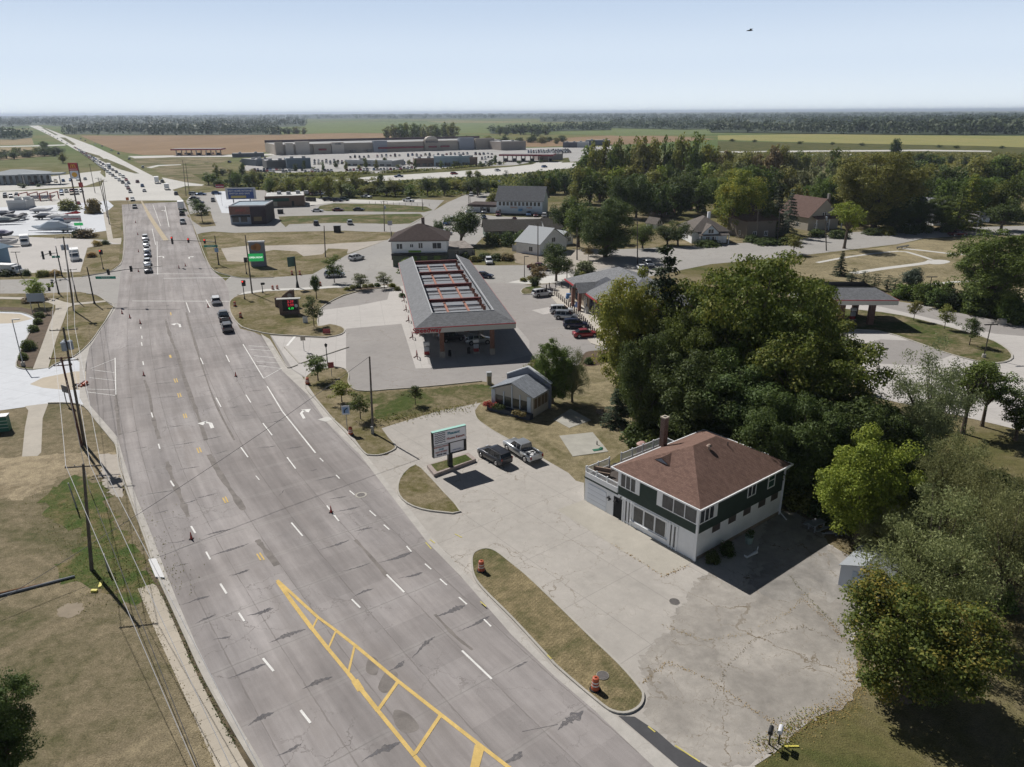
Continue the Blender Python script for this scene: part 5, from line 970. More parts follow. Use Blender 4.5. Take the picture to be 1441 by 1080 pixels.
# rusty pipe and edging on the left lawn
q = MB(); a, b_ = G(-30, 846, .12), G(105, 811, .12); q.cyl(a, b_, .10, .10, 8); tag(q.build('drain_pipe', plain('pipe_grey', (.20, .22, .25), .7)), 'long dark grey pipe lying on the left lawn', 'pipe'); q = MB(); a, b_ = G(-30, 842, .1), G(60, 822, .12); q.cyl(a, b_, .14, .1, 8); tag(q.build('timber_edging', plain('rusty_timber', (.22, .12, .06), .9, var=.4)), 'rusty brown timber lying behind the long grey pipe', 'timber')
q = MB(); a = G(133, 833); q.bx(-.25, .25, -.12, .12, 0, .2); tag(q.build('yellow_marker', plain('yellow_marker', (.7, .62, .12), .6), loc=a), 'small yellow utility marker on the lawn by the pole shadow', 'marker'); a = G(142, 822); q = MB(); q.bx(-.12, .12, -.5, .5, 0, .08); tag(q.build('yellow_ribbon', plain('yellow_marker', None), loc=a, rotz=.3), 'strip of yellow tape across the pole shadow on the lawn', 'tape')
# ---------------------------------------------------------------- barrels and cones
orange = plain('barrel_orange', (.46, .10, .045), .55, var=.15, scale=6); band_w = plain('reflective_white', (.62, .6, .58), .5)
def barrel():
 e = empty('construction_barrel', (0, 0, 0)); q = MB(); rs_ = [(.30, .06), (.29, .3), (.275, .31), (.27, .55), (.255, .56), (.25, .8), (.235, .81), (.22, 1.0), (.12, 1.03)]
 for (r0, z0), (r1, z1) in zip(rs_[:-1], rs_[1:]): q.cyl((0, 0, z0), (0, 0, z1), r0, r1, 16, 0, False)
 q.cyl((0, 0, 1.02), (0, 0, 1.03), .12, .12, 12); q.box((0, 0, 1.06), (.16, .03, .07)); q.build('drum', orange, e)
 for z, r in ((.38, .278), (.62, .258)): q = MB(); q.cyl((0, 0, z), (0, 0, z + .13), r, r - .008, 16, 0, False); q.build('reflective_band', band_w, e)
 q = MB(); q.cyl((0, 0, 0), (0, 0, .07), .42, .38, 16); q.build('rubber_base', tyre_m, e); return e
B0 = barrel()
for i, (p, z, lb) in enumerate((((677.5, 805), .12, 'orange barrel at the near rounded end of the long grass strip beside the lot entrance'), ((837.5, 972), .12, 'orange barrel with long shadow beside the manhole in the long grass strip'), ((433, 541), .02, 'orange barrel at the kerb in front of the leafy young tree'), ((493.6, 612), .02, 'orange barrel below the blue and white road sign'), ((331, 432), .14, 'orange barrel at the front bend of the gas station corner lawn'), ((339, 448), .14, 'second orange barrel along the kerb of the gas station corner lawn'), ((384, 408.5), .02, 'left barrel of the pair on the side street before the sidewalk'), ((390.5, 408), .02, 'right barrel of the pair on the side street before the sidewalk'), ((411, 387), .02, 'orange and white barrel left of the thin pole across the side street'), ((422, 387), .02, 'orange and white barrel right of the thin pole across the side street'), ((451, 403), .02, 'orange barrel behind the narrow tree by the side street'))):
 o = B0 if i == 0 else copy_tree(B0); o.location = G(*p, 0); o.location.z = z; o.scale = (1, 1, 1); tag(o, lb, 'traffic barrel', 'orange construction barrels')
def cone():
 e = empty('traffic_cone', (0, 0, 0)); q = MB(); q.cyl((0, 0, .04), (0, 0, .9), .15, .03, 12); q.build('cone', plain('cone_red', (.42, .05, .035), .6), e); q = MB(); q.cyl((0, 0, .45), (0, 0, .6), .103, .078, 12, 0, False); q.build('reflective_band', plain('dull_band', (.3, .12, .1), .6), e); q = MB(); q.box((0, 0, .02), (.45, .45, .04)); q.build('rubber_base', tyre_m, e); return e
K0 = cone()
for i, (p, lb) in enumerate((((269.5, 759), 'red cone beside a lane dash near the left kerb'), ((466, 721.5), 'red cone on the lane line in the middle of the near road'), ((202.5, 529), 'dark red cone on the left lane line beside the striped bay'), ((332, 530), 'red cone in the right lanes beside the striped bay by the gas entrance'), ((172, 442), 'leftmost of the three cones below the left corner kerb'), ((183, 448), 'middle of the three cones below the left corner kerb'), ((197.6, 456), 'rightmost of the three cones below the left corner kerb'), ((293, 433), 'cone beside the stop line behind the white car'), ((191, 314), 'farthest small cone on the southbound lane line'), ((194, 331), 'second farthest small cone on the southbound lane line'), ((195, 355), 'small cone left of the waiting cars'), ((195, 383), 'small cone left of the first waiting car'), ((252, 378), 'left one of two cones in the middle of the crossing'), ((261, 375), 'right one of two cones in the middle of the crossing'))):
 o = K0 if i == 0 else copy_tree(K0); g = G(*p); o.location = (g.x, g.y, .02); s = 1.0 if p[1] < 500 else .85; o.scale = (s, s, s); tag(o, lb, 'traffic cone', 'red traffic cones on the road')
e = empty('barricade', G(113, 543), .4, 'heap of knocked-over orange barricade parts on the pale driveway edge', 'barricade')
for a, b_, mt in (((-.8, .3, .2), (.9, -.2, .35), orange), ((-.4, -.5, .15), (.6, .8, .5), band_w), ((.2, -.8, .1), (.5, .6, .1), orange), ((-.9, -.2, .1), (-.3, -.9, .6), trim_m)): q = MB(); q.cyl(a, b_, .14, .14, 6); q.build('rail', mt, e)
q = MB(); q.cyl((.5, -.4, .1), (.9, .4, .35), .3, .24, 12); q.build('drum', orange, e)
# ---------------------------------------------------------------- shop sign in its planter
def shop_sign():
 A, B = Vector((-8.75, 73.68, 0)), G(657, 633, 2.0); B = Vector((B.x, B.y, 0)); rz = math.atan2(B.y - A.y, B.x - A.x); Ws = 4.15
 e = empty('shop_sign', A, rz, 'black-framed two-panel shop sign on a black post in a low planter', 'sign'); z0, z1 = 1.95, 5.0
 fr_ = plain('sign_frame', (.012, .014, .014), .4); q = MB(); q.bx(0, Ws, 0, .42, z0 + 1.35, z1); q.bx(0, 1.92, 0, .42, z0, z1); q.bx(1.92, Ws, .0, .42, z0 + .0, z0 + .06); q.bx(Ws - .22, Ws, 0, .42, z0, z1); q.bx(1.9, 2.1, 0, .42, z0, z1); q.bx(2.1, Ws - .22, .22, .38, z0, z0 + 1.35); q.build('cabinet', fr_, e)
 q = MB(); q.bx(-.02, Ws + .02, -.02, .44, z1, z1 + .05); q.build('trim_strip', plain('mint_trim', (.38, .66, .58), .5), e)
 pw = plain('sign_panel', (.85, .84, .87), .5); q = MB(); q.bx(.1, Ws - .06, -.03, 0, z0 + 1.48, z1 - .06); q.build('upper_panel', pw, e); q = MB(); q.bx(.1, 1.85, -.03, 0, z0 + .06, z0 + 1.42); q.build('lower_panel', pw, e); q = MB(); q.bx(2.15, Ws - .26, .18, .2, z0 + .1, z0 + 1.3); q.build('lower_panel', pw, e)
 ink, teal, rust = plain('ink', (.03, .035, .06), .6), plain('teal_ink', (.10, .28, .36), .6), plain('rust_ink', (.42, .15, .12), .6); q = MB()
 for r_ in range(6):
  for k in range(5):
   x0, y0 = .22 + k * .26, z0 + 1.68 + r_ * .21; up = k % 2 == (0 if r_ % 2 else 1) ; dy = .1 if k % 2 else -.1
   q.quad((x0, -.045, y0 - dy / 2 + .05), (x0 + .25, -.045, y0 + dy / 2 + .05), (x0 + .25, -.045, y0 + dy / 2 + .13), (x0, -.045, y0 - dy / 2 + .13))
 q.build('logo', ink, e); text('Pleasant', .46, teal, e, face_mtx(2.55, -.05, z0 + 2.58)); text('Home Resort', .40, rust, e, face_mtx(2.78, -.05, z0 + 1.98))
 for s, z, m_ in (('INSTALLATIONS', 1.22, rust), ('SALES', .92, teal), ('HOT WORKS', .60, rust), ('SINCE 1980', .28, ink)): text(s, .24, m_, e, face_mtx(.97, -.05, z0 + z))
 text('OPEN DAILY', .2, plain('faded_ink', (.42, .45, .55), .6), e, face_mtx(3.0, .16, z0 + .35))
 q = MB(); q.bx(1.85, 2.35, .02, .4, 0, z0 + .05); q.build('post', fr_, e); return e
shop_sign()
q = MB(); c = [G(601, 659), G(659, 641), G(670, 650), G(611, 672)]; c = [Vector((p.x, p.y)) for p in c]; q.prism([(p.x, p.y) for p in c], 0, .3); pl_ = empty('sign_planter', (c[0].x, c[0].y, 0), 0, 'low rectangular masonry planter with grass under the shop sign', 'planter')
o = MB(); o.prism([(p.x - c[0].x, p.y - c[0].y) for p in c], 0, .38); o.build('planter_wall', plain('planter_stone', (.36, .30, .27), .9, var=.2), pl_); cc = sum(c, Vector((0, 0))) / 4; o = MB(); o.prism([((p.x - cc.x) * .84 + cc.x - c[0].x, (p.y - cc.y) * .78 + cc.y - c[0].y) for p in c], .3, .39); o.build('planter_grass', gr_green, pl_)
# ---------------------------------------------------------------- small gabled shop building with tall rear parapet
def garden_shop():
 e = empty('garden_shop', (-2.94, 93.12, 0), R(-33.7), 'small cottage shop with grey gabled roof, glass porch and a blue-grey rear parapet', 'building'); Wd, D = 6.8, 4.2; zt = 2.9
 q = MB(); gwall(q, .25, Wd - .15, .25, D, zt, 4.15, 'y'); q.build('wall', plain('cream_wall', (.42, .40, .36), .8), e); q = MB(); gable(q, 0, Wd, .1, D, zt + .05, 4.35, .15, 'y', 0, .08); q.build('roof', shingle('slate_blue_shingles', (.26, .28, .31)), e)
 q = MB(); p_ = [(-.15, 0), (Wd + .15, 0), (Wd + .15, zt + .75), (Wd / 2 - .1, 5.35), (-.15, zt + .75)]; q.loft([[(x, D + .35, z) for x, z in p_], [(x, D + .05, z) for x, z in p_]]); w_ = q.build('parapet', plain('blue_siding', (.17, .185, .225), .8, var=.05), e)
 q = MB(); p_ = [(-.25, zt + .72), (Wd / 2 - .1, 5.32), (Wd + .25, zt + .72), (Wd + .25, zt + .86), (Wd / 2 - .1, 5.48), (-.25, zt + .86)]; q.loft([[(x, D + .42, z) for x, z in p_], [(x, D - .02, z) for x, z in p_]]); q.build('parapet_cap', white_t, w_)
 dk = plain('porch_glass', (.045, .05, .045), .1, 0, .6)
 for x0, x1 in ((.75, 2.0), (2.15, 3.3), (3.5, 4.6), (4.75, 5.85)): q = MB(); q.bx(x0, x1, .20, .26, .8, 2.15); q.build('window', dk, e)
 for x in (.35, 2.07, 3.4, 4.67, 6.1): q = MB(); q.bx(x - (.28 if x in (.35, 6.1) else .07), x + (.28 if x in (.35, 6.1) else .07), .12, .24, 0, 2.85 if x != 3.4 else 3.9); q.build('porch_post', plain('pale_blue_post', (.50, .56, .62), .7), e)
 q = MB()
 for y0 in (.6, 1.5, 2.4, 3.25): q.bx(Wd - .16, Wd - .1, y0, y0 + .65, 1.15, 2.5)
 q.build('side_window', plain('amber_pane', (.14, .10, .06), .3), e); q = MB(); q.bx(-.1, Wd, -.75, .1, 0, .7); q.build('porch_wall', plain('dark_porch', (.06, .07, .09), .8), e); return e
garden_shop()
rs_ = np.random.RandomState(8)
for i, (x, y, lm, lb) in enumerate(((.2, -.55, 'red', 'purple-flowered bush at the left porch corner of the cottage shop'), (1.7, -.7, 'dark', 'dark green bush under the left porch windows of the cottage shop'), (5.3, -1.0, 'brown', 'bed of dry brown flowers under the right porch windows of the cottage shop'))):
 c, s = math.cos(R(-33.7)), math.sin(R(-33.7)); g = Vector((-2.94 + x * c - y * s, 93.12 + x * s + y * c, 0)); P_, N_ = clumps(rs_, [np.array([k * .45 - .6, 0, .75 + .2 * (k % 2)]) for k in range(4)], [.5] * 4, 90); e = empty('flower_bush', g, R(-33.7), lb, 'bush'); o = bpy.data.objects.new('foliage', leaves('foliage', P_, N_, .22, LM[lm])); C.objects.link(o); o.parent = e
e = empty('tyre_air_machine', G(688.5, 541), .2, 'tan air machine cabinet at the edge of the gas lot behind the cottage shop', 'machine'); q = MB(); q.bx(-.32, .32, -.3, .3, 0, 1.35); q.build('cabinet', plain('tan_metal', (.36, .31, .22), .6), e); q = MB(); q.bx(-.36, .36, -.34, .34, 1.35, 1.95); q.build('hood', plain('grey_hood', (.45, .46, .48), .5), e)
# ---------------------------------------------------------------- fuel canopy over the pumps
def canopy():
 A = Vector((-15.55, 113.73, 0)); rz = R(10.81); Wc, D = 16.55, 56.0; z0, z1, zi, ins = 4.55, 5.5, 7.0, 3.15
 e = empty('fuel_canopy', A, rz, 'long fuel pump canopy with grey shingle skirt, open red steel beams and white fascia', 'canopy'); q = MB()
 for a in ((0, Wc, 0, .25), (0, Wc, D - .25, D), (0, .25, .25, D - .25), (Wc - .25, Wc, .25, D - .25)): q.bx(a[0], a[1], a[2], a[3], z0, z1 - .02)
 f = q.build('fascia', plain('fascia_white', (.56, .545, .50), .6), e)
 q = MB()
 for a in ((-.03, Wc + .03, -.03, 0), (-.03, 0, 0, D), (Wc, Wc + .03, 0, D)): q.bx(*a, z1 - .14, z1 + .02)
 q.build('red_stripe', plain('stripe_red', (.50, .06, .07), .5), f)
 O = [(0, 0), (Wc, 0), (Wc, D), (0, D)]; I = [(ins, ins), (Wc - ins, ins), (Wc - ins, D - ins + .0), (ins, D - ins)]; q = MB()
 for k in range(3 if False else 4):
  if k == 2: continue
  j = (k + 1) % 4; o0, o1, i0, i1 = O[k], O[j], I[k], I[j]
  if k == 1: o1, i1 = (Wc, D), (Wc - ins, D - 1)
  if k == 3: o0, i0 = (0, D), (ins, D - 1)
  q.add([(*o0, z1), (*o1, z1), (*i1, zi), (*i0, zi), (*o0, z1 - .12), (*o1, z1 - .12), (*i1, zi - .12), (*i0, zi - .12)], [(0, 1, 2, 3), (7, 6, 5, 4), (0, 4, 5, 1), (1, 5, 6, 2), (2, 6, 7, 3), (3, 7, 4, 0)])
 q.build('shingle_skirt', roof_g, e); q = MB()
 for a in ((ins - .05, ins + .12, ins, D - 1), (Wc - ins - .12, Wc - ins + .05, ins, D - 1), (ins, Wc - ins, ins - .05, ins + .12)): q.bx(*a, zi - .35, zi + .05)
 q.build('parapet_edge', plain('edge_grey', (.46, .47, .48), .5), e)
 q = MB(); q.bx(.25, Wc - .25, .25, D - .25, z0 + .1, z0 + .4); q.build('deck', plain('deck_grey', (.22, .235, .26), .6, var=.12, scale=1), e)
 red = plain('beam_red', (.15, .03, .028), .6, var=.2); rust = plain('purlin_rust', (.36, .16, .11), .7, var=.25, scale=4); n = 8
 for k in range(n + 1):
  y = ins + .8 + k * (D - 1.5 * ins - 1.6) / n
  if k % 2 == 0: q = MB(); q.bx(ins + .15, Wc - ins - .15, y - .16, y + .16, z0 + 1.0, z0 + 1.55); q.bx(ins + .15, Wc - ins - .15, y - .28, y + .28, z0 + 1.5, z0 + 1.58); q.build('beam', red, e)
  for dy in ((D - 1.5 * ins) / n / 3, (D - 1.5 * ins) / n * 2 / 3): q = MB(); q.bx(ins + .15, Wc - ins - .15, y + dy - .03, y + dy + .03, z0 + .42, z0 + .52); q.build('seam', plain('seam_dark', (.13, .09, .09), .7), e)
 for x in (ins + 3.3, Wc - ins - 3.3): q = MB(); q.bx(x - .17, x + .17, ins + .3, D - ins, z0 + .62, z0 + .86); q.build('purlin', rust, e)
 for i in range(22): q = MB(); y = ins + .6 + i * (D - 2 * ins) / 22; q.bx(Wc - ins - .7, Wc - ins - .2, y - .04, y + .04, z0 + .45, z0 + 1.1 + (i % 2) * .3); q.build('bracket', rust, e)
 cb, cs = plain('column_brick', (.20, .10, .07), .9, var=.2), plain('column_stone', (.34, .30, .26), .9, var=.15)
 for y in (1.0, 13.5, 26, 38.5, 51):
  for x in (4.35, 12.7): q = MB(); q.bx(x - .35, x + .35, y - .35, y + .35, 1.1, z0 + .1); c_ = q.build('column', cb, e); q = MB(); q.bx(x - .42, x + .42, y - .42, y + .42, 0, 1.1); q.build('column_base', cs, c_)
 text('Speedway', 1.15, plain('sign_red', (.45, .02, .03), .4), f, face_mtx(1.95, -.06, z0 + .52), depth=.03)
 return e, A, rz, Wc, D
CN_, CA, CRZ, CW, CD = canopy()
def loc(A, rz, x, y, z=0): c, s = math.cos(rz), math.sin(rz); return Vector((A.x + x * c - y * s, A.y + x * s + y * c, z))
def pump():
 e = empty('fuel_pump', (0, 0, 0)); q = MB(); q.bx(-.5, .5, -.75, .75, 0, .16); q.build('island_kerb', CONC, e); q = MB(); q.bx(-.42, .42, -.28, .28, .16, .75); q.build('cabinet', plain('pump_red', (.30, .03, .03), .5), e); q = MB(); q.bx(-.42, .42, -.28, .28, .75, 1.5); q.build('display', plain('pump_panel', (.40, .41, .44), .4), e); q = MB(); q.bx(-.48, .48, -.34, .34, 1.75, 2.3); q.build('top_sign', plain('pump_white', (.58, .58, .58), .5), e);
 for x in (-.38, .38): q = MB(); q.bx(x - .04, x + .04, -.2, .2, 1.5, 1.75); q.build('top_post', trim_m, e)
 q = MB(); q.tube([(.44, -.1, 1.4), (.62, -.2, .9), (.6, -.1, .45), (.46, .1, 1.0)], .03, 6); q.build('hose', tyre_m, e); return e
PU = pump(); k = 0
for y, w_ in ((2.6, 'nearest row'), (14.8, 'second row'), (27.3, 'third row'), (39.8, 'fourth row'), (52, 'farthest row')):
 for x, s_ in ((1.9, 'left'), (10.2, 'right')):
  o = PU if k == 0 else copy_tree(PU); k += 1; o.location = loc(CA, CRZ, x, y, .02); o.rotation_euler.z = CRZ; tag(o, f'red and white fuel pump on the {s_} side of the {w_} under the canopy', 'fuel pump', 'fuel pumps under the canopy')
for i, (x, y, s_) in enumerate(((5.6, 1.3, 'left'), (8.9, 2.2, 'right'))): q = MB(); q.cyl((0, 0, 0), (0, 0, .9), .27, .3, 12); q.cyl((0, 0, .9), (0, 0, 1.05), .32, .2, 12); tag(q.build('litter_bin', blackm, loc=loc(CA, CRZ, x, y, .02)), f'round black litter bin beside the {s_} front canopy column', 'litter bin')
q0 = None
for i, y in enumerate((1.6, 13, 24.5, 33, 41, 47)):
 q = MB(); q.tube([(-.35, -.9, .05), (-.35, -.9, 1.0), (-.35, .9, 1.0), (-.35, .9, .05)], .07, 8); q.cyl((-.9, 0, .1), (-.35, .9, .1), .06, .06, 6)
 o = q.build('pump_guard', plain('guard_red', (.17, .05, .045), .6)); o.location = loc(CA, CRZ, .55, y, .0); o.rotation_euler.z = CRZ; tag(o, ('nearest', 'second', 'third', 'fourth', 'fifth', 'farthest')[i] + ' dark red hoop guard along the left edge of the canopy', 'guard rail', 'hoop guards along the canopy edge')
car('suv', None, None, 'silver', 'pale silver car parked crosswise between the front pumps under the canopy', loc=loc(CA, CRZ, 11.3, 7.5), head=CRZ + .05);
car('suv', None, None, 'dark', 'dark car deeper under the canopy left of the silver one', loc=loc(CA, CRZ, 6.9, 10.2), head=CRZ + .3)
# ---------------------------------------------------------------- store building beside the pumps
def store():
 A = G(843.6, 423.6, 3.9); B_ = G(796.5, 391.5, 3.9); A.z = 0; rz = math.atan2(B_.y - A.y, B_.x - A.x); SL = (Vector((B_.x, B_.y, 0)) - A).length
 e = empty('store_building', A, rz, 'brick convenience store with grey hip roof, notched entrance and red fascia', 'building'); D = 17.0; x0 = -7.0; zt = 3.8; XE = SL - .9
 q = MB(); q.bx(x0, XE, -D, -.6, 0, zt); q.build('wall', tan_brick, e)
 # plain hip roof, no notch cut over the entrance
 q = MB(); X0, X1, Y0, Y1 = x0 - .9, SL, -D - .9, .35; zr = 7.6; hx = 8.6; q.add([(X0, Y1, zt), (X1, Y1, zt), (X1, Y0, zt), (X0, Y0, zt), (X0 + hx, (Y0 + Y1) / 2, zr), (X1 - hx, (Y0 + Y1) / 2, zr)], [(1, 0, 4, 5), (2, 1, 5), (3, 2, 5, 4), (0, 3, 4), (0, 1, 2, 3)]); rf = q.build('roof', roof_g, e)
 q = MB(); q.bx(X0 - .02, X1 + .02, Y1 - .02, Y1 + .04, zt - .35, zt + .03); q.bx(X1, X1 + .05, Y0, Y1, zt - .35, zt + .03); q.bx(X0 - .05, X0, Y0, Y1, zt - .35, zt + .03); q.build('fascia', plain('stripe_red', None), rf)
 q = MB(); q.add([(7.6, .40, zt + .03), (10.6, .40, zt + .03), (10.6, -5.2, 6.12), (7.6, -5.2, 6.12)], [(0, 1, 2, 3)]); q.build('valley_shade_sheet', shingle('painted_shade_shingles', (.10, .105, .12)), rf)  # darker shingle sheet laid on the slope, valley shade painted in
 q = MB(); gable(q, 7.4, 11.8, -3.4, 1.5, zt + .1, zt + 1.5, .3, 'y'); q.build('entrance_gable', roof_g, e)
 for x in (7.5, 11.7): q = MB(); q.bx(x - .32, x + .32, 1.2, 1.8, 0, zt); q.build('entrance_column', red_brick, e)
 for a, b_ in ((-3.2, .4), (1.0, 4.6), (5.0, 7.2), (12.4, 16.2), (SL - 7.5, SL - 5), (SL - 4.5, SL - 1.4)): window(e, 'b', -.6, a, b_, .5, 2.7, 2, frame=trim_m)
 q = MB(); q.bx(8.6, 10.6, -.58, -.5, 0, 2.6); q.build('door', winglass, e)
 q = MB(); q.bx(2, 12, -13.5, -7, 7.2, 7.9) if False else q.bx(0, 4, -12.5, -10.5, 6.0, 6.4); return e, A, rz
ST, SA, SRZ = store()
""" parked row by the store, bollards, goods on the walk """
for px, to, kd, col, lb in (((763, 417), (780, 415), 'suv', 'white', 'silver-white estate car parked alone at the end of the store row by the green island'), ((790, 441), (808, 441), 'suv', 'white', 'white estate car with dark roof, first of the row of four at the store'), ((797, 449), (812, 450), 'suv', 'silver', 'silver estate car, second in the row of four at the store'), ((810, 461), (827, 461), 'suv', 'navy', 'dark navy estate car, third in the row of four at the store'), ((824, 474), (841, 473), 'sedan', 'red', 'bright red car, nearest of the row at the store under the yellow tree'), ((688, 371), (689, 374), 'suv', 'white', 'white estate car driving towards the camera beside the dark hedge'), ((681, 391), (690, 391.5), 'sedan', 'navy', 'dark navy car crossing the lot behind the canopy')):
 car(kd, px, to, col, lb)
b0 = None; pts = [(771, 409), (841, 477)]; bollard_m = plain('bollard_dark', (.05, .03, .028), .6)
for i in range(26):
 t = i / 25; x, y = 775 + 66 * t + 6 * t * (1 - t), 412.5 + 66 * t - 10 * t * (1 - t) - 1; g = G(x, y)
 if b0 is None:
  b0 = empty('bollard', (0, 0, 0)); q = MB(); q.cyl((0, 0, 0), (0, 0, 1.15), .11, .11, 8); q.build('post', bollard_m, b0); q = MB(); q.cyl((0, 0, 1.15), (0, 0, 1.22), .11, .04, 8); q.build('cap', bollard_m, b0); o = b0
 else: o = copy_tree(b0)
 o.location = (g.x, g.y, .1); tag(o, 'dark bollard in the long row between parked cars and store', 'bollard', 'bollards along the store walk')
for i, (x, y) in enumerate(((769, 408.5), (773, 406), (782, 405.5), (790.5, 405))):
 o = copy_tree(b0); g = G(x, y); o.location = (g.x, g.y, .1); tag(o, ('first', 'second', 'third', 'fourth')[i] + ' bollard from the left, in the short row at the far walk end', 'bollard', 'bollards at the end of the store walk')
for i, (x, y, c_, lb) in enumerate(((800, 421, (.12, .25, .5), 'blue and white stack of goods left of the store entrance'), (813, 433, (.2, .3, .6), 'blue goods display right of the store entrance'), (825, 441, (.7, .7, .7), 'white upright ice box on the store walk'), (804, 425, (.65, .6, .55), 'small white goods stack beside the store walk bollards'))):
 q = MB(); q.bx(-.6, .6, -.4, .4, 0, .55); q.bx(-.5, .4, -.3, .3, .55, 1.1); tag(q.build('goods_display', plain(f'goods_colour_{i}', c_, .6), loc=G(x, y) + Vector((0, 0, .12)), rotz=.9 * i), lb, 'goods')
# ---------------------------------------------------------------- traffic signals and street signs
sig_b = plain('signal_black', (.015, .016, .018), .5); sig_red = plain('signal_red_lit', (.5, .02, .02), .4, emit=(1, .05, .03), es=1.6); sign_gr = plain('street_sign_green', (.03, .30, .22), .5); sign_bl = plain('sign_blue', (.22, .34, .52), .5); sign_w = plain('sign_white', (.62, .64, .66), .5)
def head(parent, p, ang, n=3, lit=True):
 q = MB(); c, s = math.cos(ang), math.sin(ang); q.box((p.x, p.y, p.z), (.42, .35, .38 * n + .1), ang); h_ = q.build('signal_head', sig_b, parent)
 q = MB(); d = Vector((s, -c, 0)) * .2; z = p.z + .38 * (n - 1) / 2; q.cyl(Vector((p.x, p.y, z)) + d * .9, Vector((p.x, p.y, z)) + d * 1.25, .17, .15, 10); q.build('red_light', sig_red if lit else sig_b, h_)
def signal(b, top, label, arm=None, heads=(), sign=None, mat=None, blue=None):
 g = G(*b); h = HT(b, top); e = empty('traffic_signal', g, 0, label, 'traffic signal'); q = MB(); q.cyl((0, 0, 0), (0, 0, .5), .28, .16, 10); q.cyl((0, 0, .5), (0, 0, h), .16, .11, 10); q.build('pole', mat or sig_b, e)
 if arm:      # arm = pixel where it leaves the pole row, far end pixel
  z = HT(b, arm[0]); T = RY(arm[1][0], arm[1][1], g.y + arm[2]) - g; q = MB(); mid = Vector((0, 0, z)).lerp(T, .5) + Vector((0, 0, .25)); q.tube([(0, 0, z), mid, T], [.11, .09, .06], 8); q.build('mast_arm', mat or sig_b, e)
  ang = math.atan2(T.y, T.x) + (PI if T.x < 0 else 0)
  for t, n, lit in heads: p = Vector((0, 0, z)).lerp(T, t) + Vector((0, 0, .25 * math.sin(PI * t))); head(e, p, ang, n, lit)
  if sign: p = Vector((0, 0, z)).lerp(T, sign[0]) - Vector((0, 0, sign[1])); q = MB(); q.box(p, (sign[2], .06, .55), ang); s_ = q.build('street_sign', sign_gr, e); text(sign[3], .34, sign_w, s_, Matrix.Translation(p) @ Matrix.Rotation(ang, 4, 'Z') @ Matrix.Translation((0, -.05, 0)) @ Matrix.Rotation(R(90), 4, 'X'), depth=.01)
 if blue: q = MB(); q.box((0, -.2, HT(b, blue)), (1.0, .06, 1.1)); q.build('route_sign', sign_bl, e)
 return e
signal((133, 427.5), 376, 'black signal pole at the left corner, long mast arm over the southbound lanes', (388, (228, 374.5), 0.5), ((.27, 3, False), (.58, 3, False)), (.22, .9, 4.2, 'ILLINOIS ST'))
signal((308, 373), 332, 'black signal pole across the crossing, its mast arm over the northbound lanes', (341, (227, 339), -.5), ((.2, 3, True), (.5, 3, True), (.8, 5, True)), (.1, 1.1, 3.6, 'ILLINOIS ST'), blue=352)
signal((87.5, 389), 346.5, 'dark signal pole with a short arm in front of the boat lot', (356, (57, 361), -1), ((.4, 3, False), (.85, 5, False)), (.12, .9, 1.8, 'RT 47')); signal((83, 414), 382, 'signal pole with a pale mast arm on the near side of the side street', (396, (66, 411), -6), ((.4, 3, False), (.75, 3, False)))
def post_signal(b, top, label, n=3, lit=False):
 g = G(*b); h = HT(b, top); e = empty('signal_post', g, 0, label, 'traffic signal'); q = MB(); q.cyl((0, 0, 0), (0, 0, .6), .22, .1, 10); q.cyl((0, 0, .6), (0, 0, h - .6), .09, .08, 8); q.build('post', sig_b, e); head(e, Vector((0, 0, h - .75)), 0.2, n, lit); head(e, Vector((.35, .1, h - .75)), 1.5, n, False)
post_signal((347, 386), 362, 'dark signal post on the far corner lawn left of the electronic pylon sign', 3); post_signal((344.5, 422), 394, 'signal post at the front of the gas station corner with a red light', 3, True); post_signal((370, 413), 395, 'short pedestrian signal post behind the gas station corner sidewalk', 1); post_signal((145.5, 379), 351, 'signal post on the grass corner by the boat lot with a red light', 3, True)
e = empty('decorative_sign_post', G(419, 405.5), 0, 'thick black decorative post carrying a tilted dark green sign by the side street', 'sign'); h = HT((419, 405.5), 363); q = MB(); q.cyl((0, 0, 0), (0, 0, 1.6), .42, .18, 12); q.cyl((0, 0, 1.6), (0, 0, h), .16, .12, 10); q.build('post', sig_b, e); q = MB(); q.box((-.8, 0, h - .9), (1.9, .14, 2.2), .7); q.build('sign_panel', plain('dark_green_sign', (.05, .12, .10), .4), e)
def sign(name, b, top, w_, hh, mat, label, ang=0, post=None, txt=None, tcol=None, two=False, tsz=None, cat_='sign'):
 g = G(*b); h = HT(b, top); e = empty(name, g, ang, label, cat_); q = MB()
 q.cyl((0, 0, 0), (0, 0, h), .05, .05, 6) if not two else None
 q.build('post', post or steel, e) if not two else None
 if two:
  for x in (-w_ * .38, w_ * .38): q = MB(); q.cyl((x, 0.05, 0), (x, .05, h), .07, .07, 6); q.build('post', post or steel, e)
 q = MB(); q.box((0, -.06, h - hh / 2), (w_, .05, hh)); p_ = q.build('panel', mat, e)
 if txt:
  for i, l in enumerate(txt): text(l, tsz or hh * .6 / len(txt), tcol or sign_w, p_, face_mtx(0, -.1, h - hh * (i + .55) / len(txt)), depth=.01)
 return e
e = sign('road_sign', (489, 607), 571, 1.0, 1.2, sign_w, 'white road sign with a black curving arrow beside the bare pole lawn', .15); q = MB(); h = HT((489, 607), 571); q.bx(-.38, .38, -.1, -.09, h - 1.02, h - .18); q.build('sign_face', sign_bl, e); q = MB(); q.tube([(-.15, -.12, h - .95), (-.15, -.12, h - .6), (.2, -.12, h - .32)], .06, 5); q.build('arrow', sig_b, e)
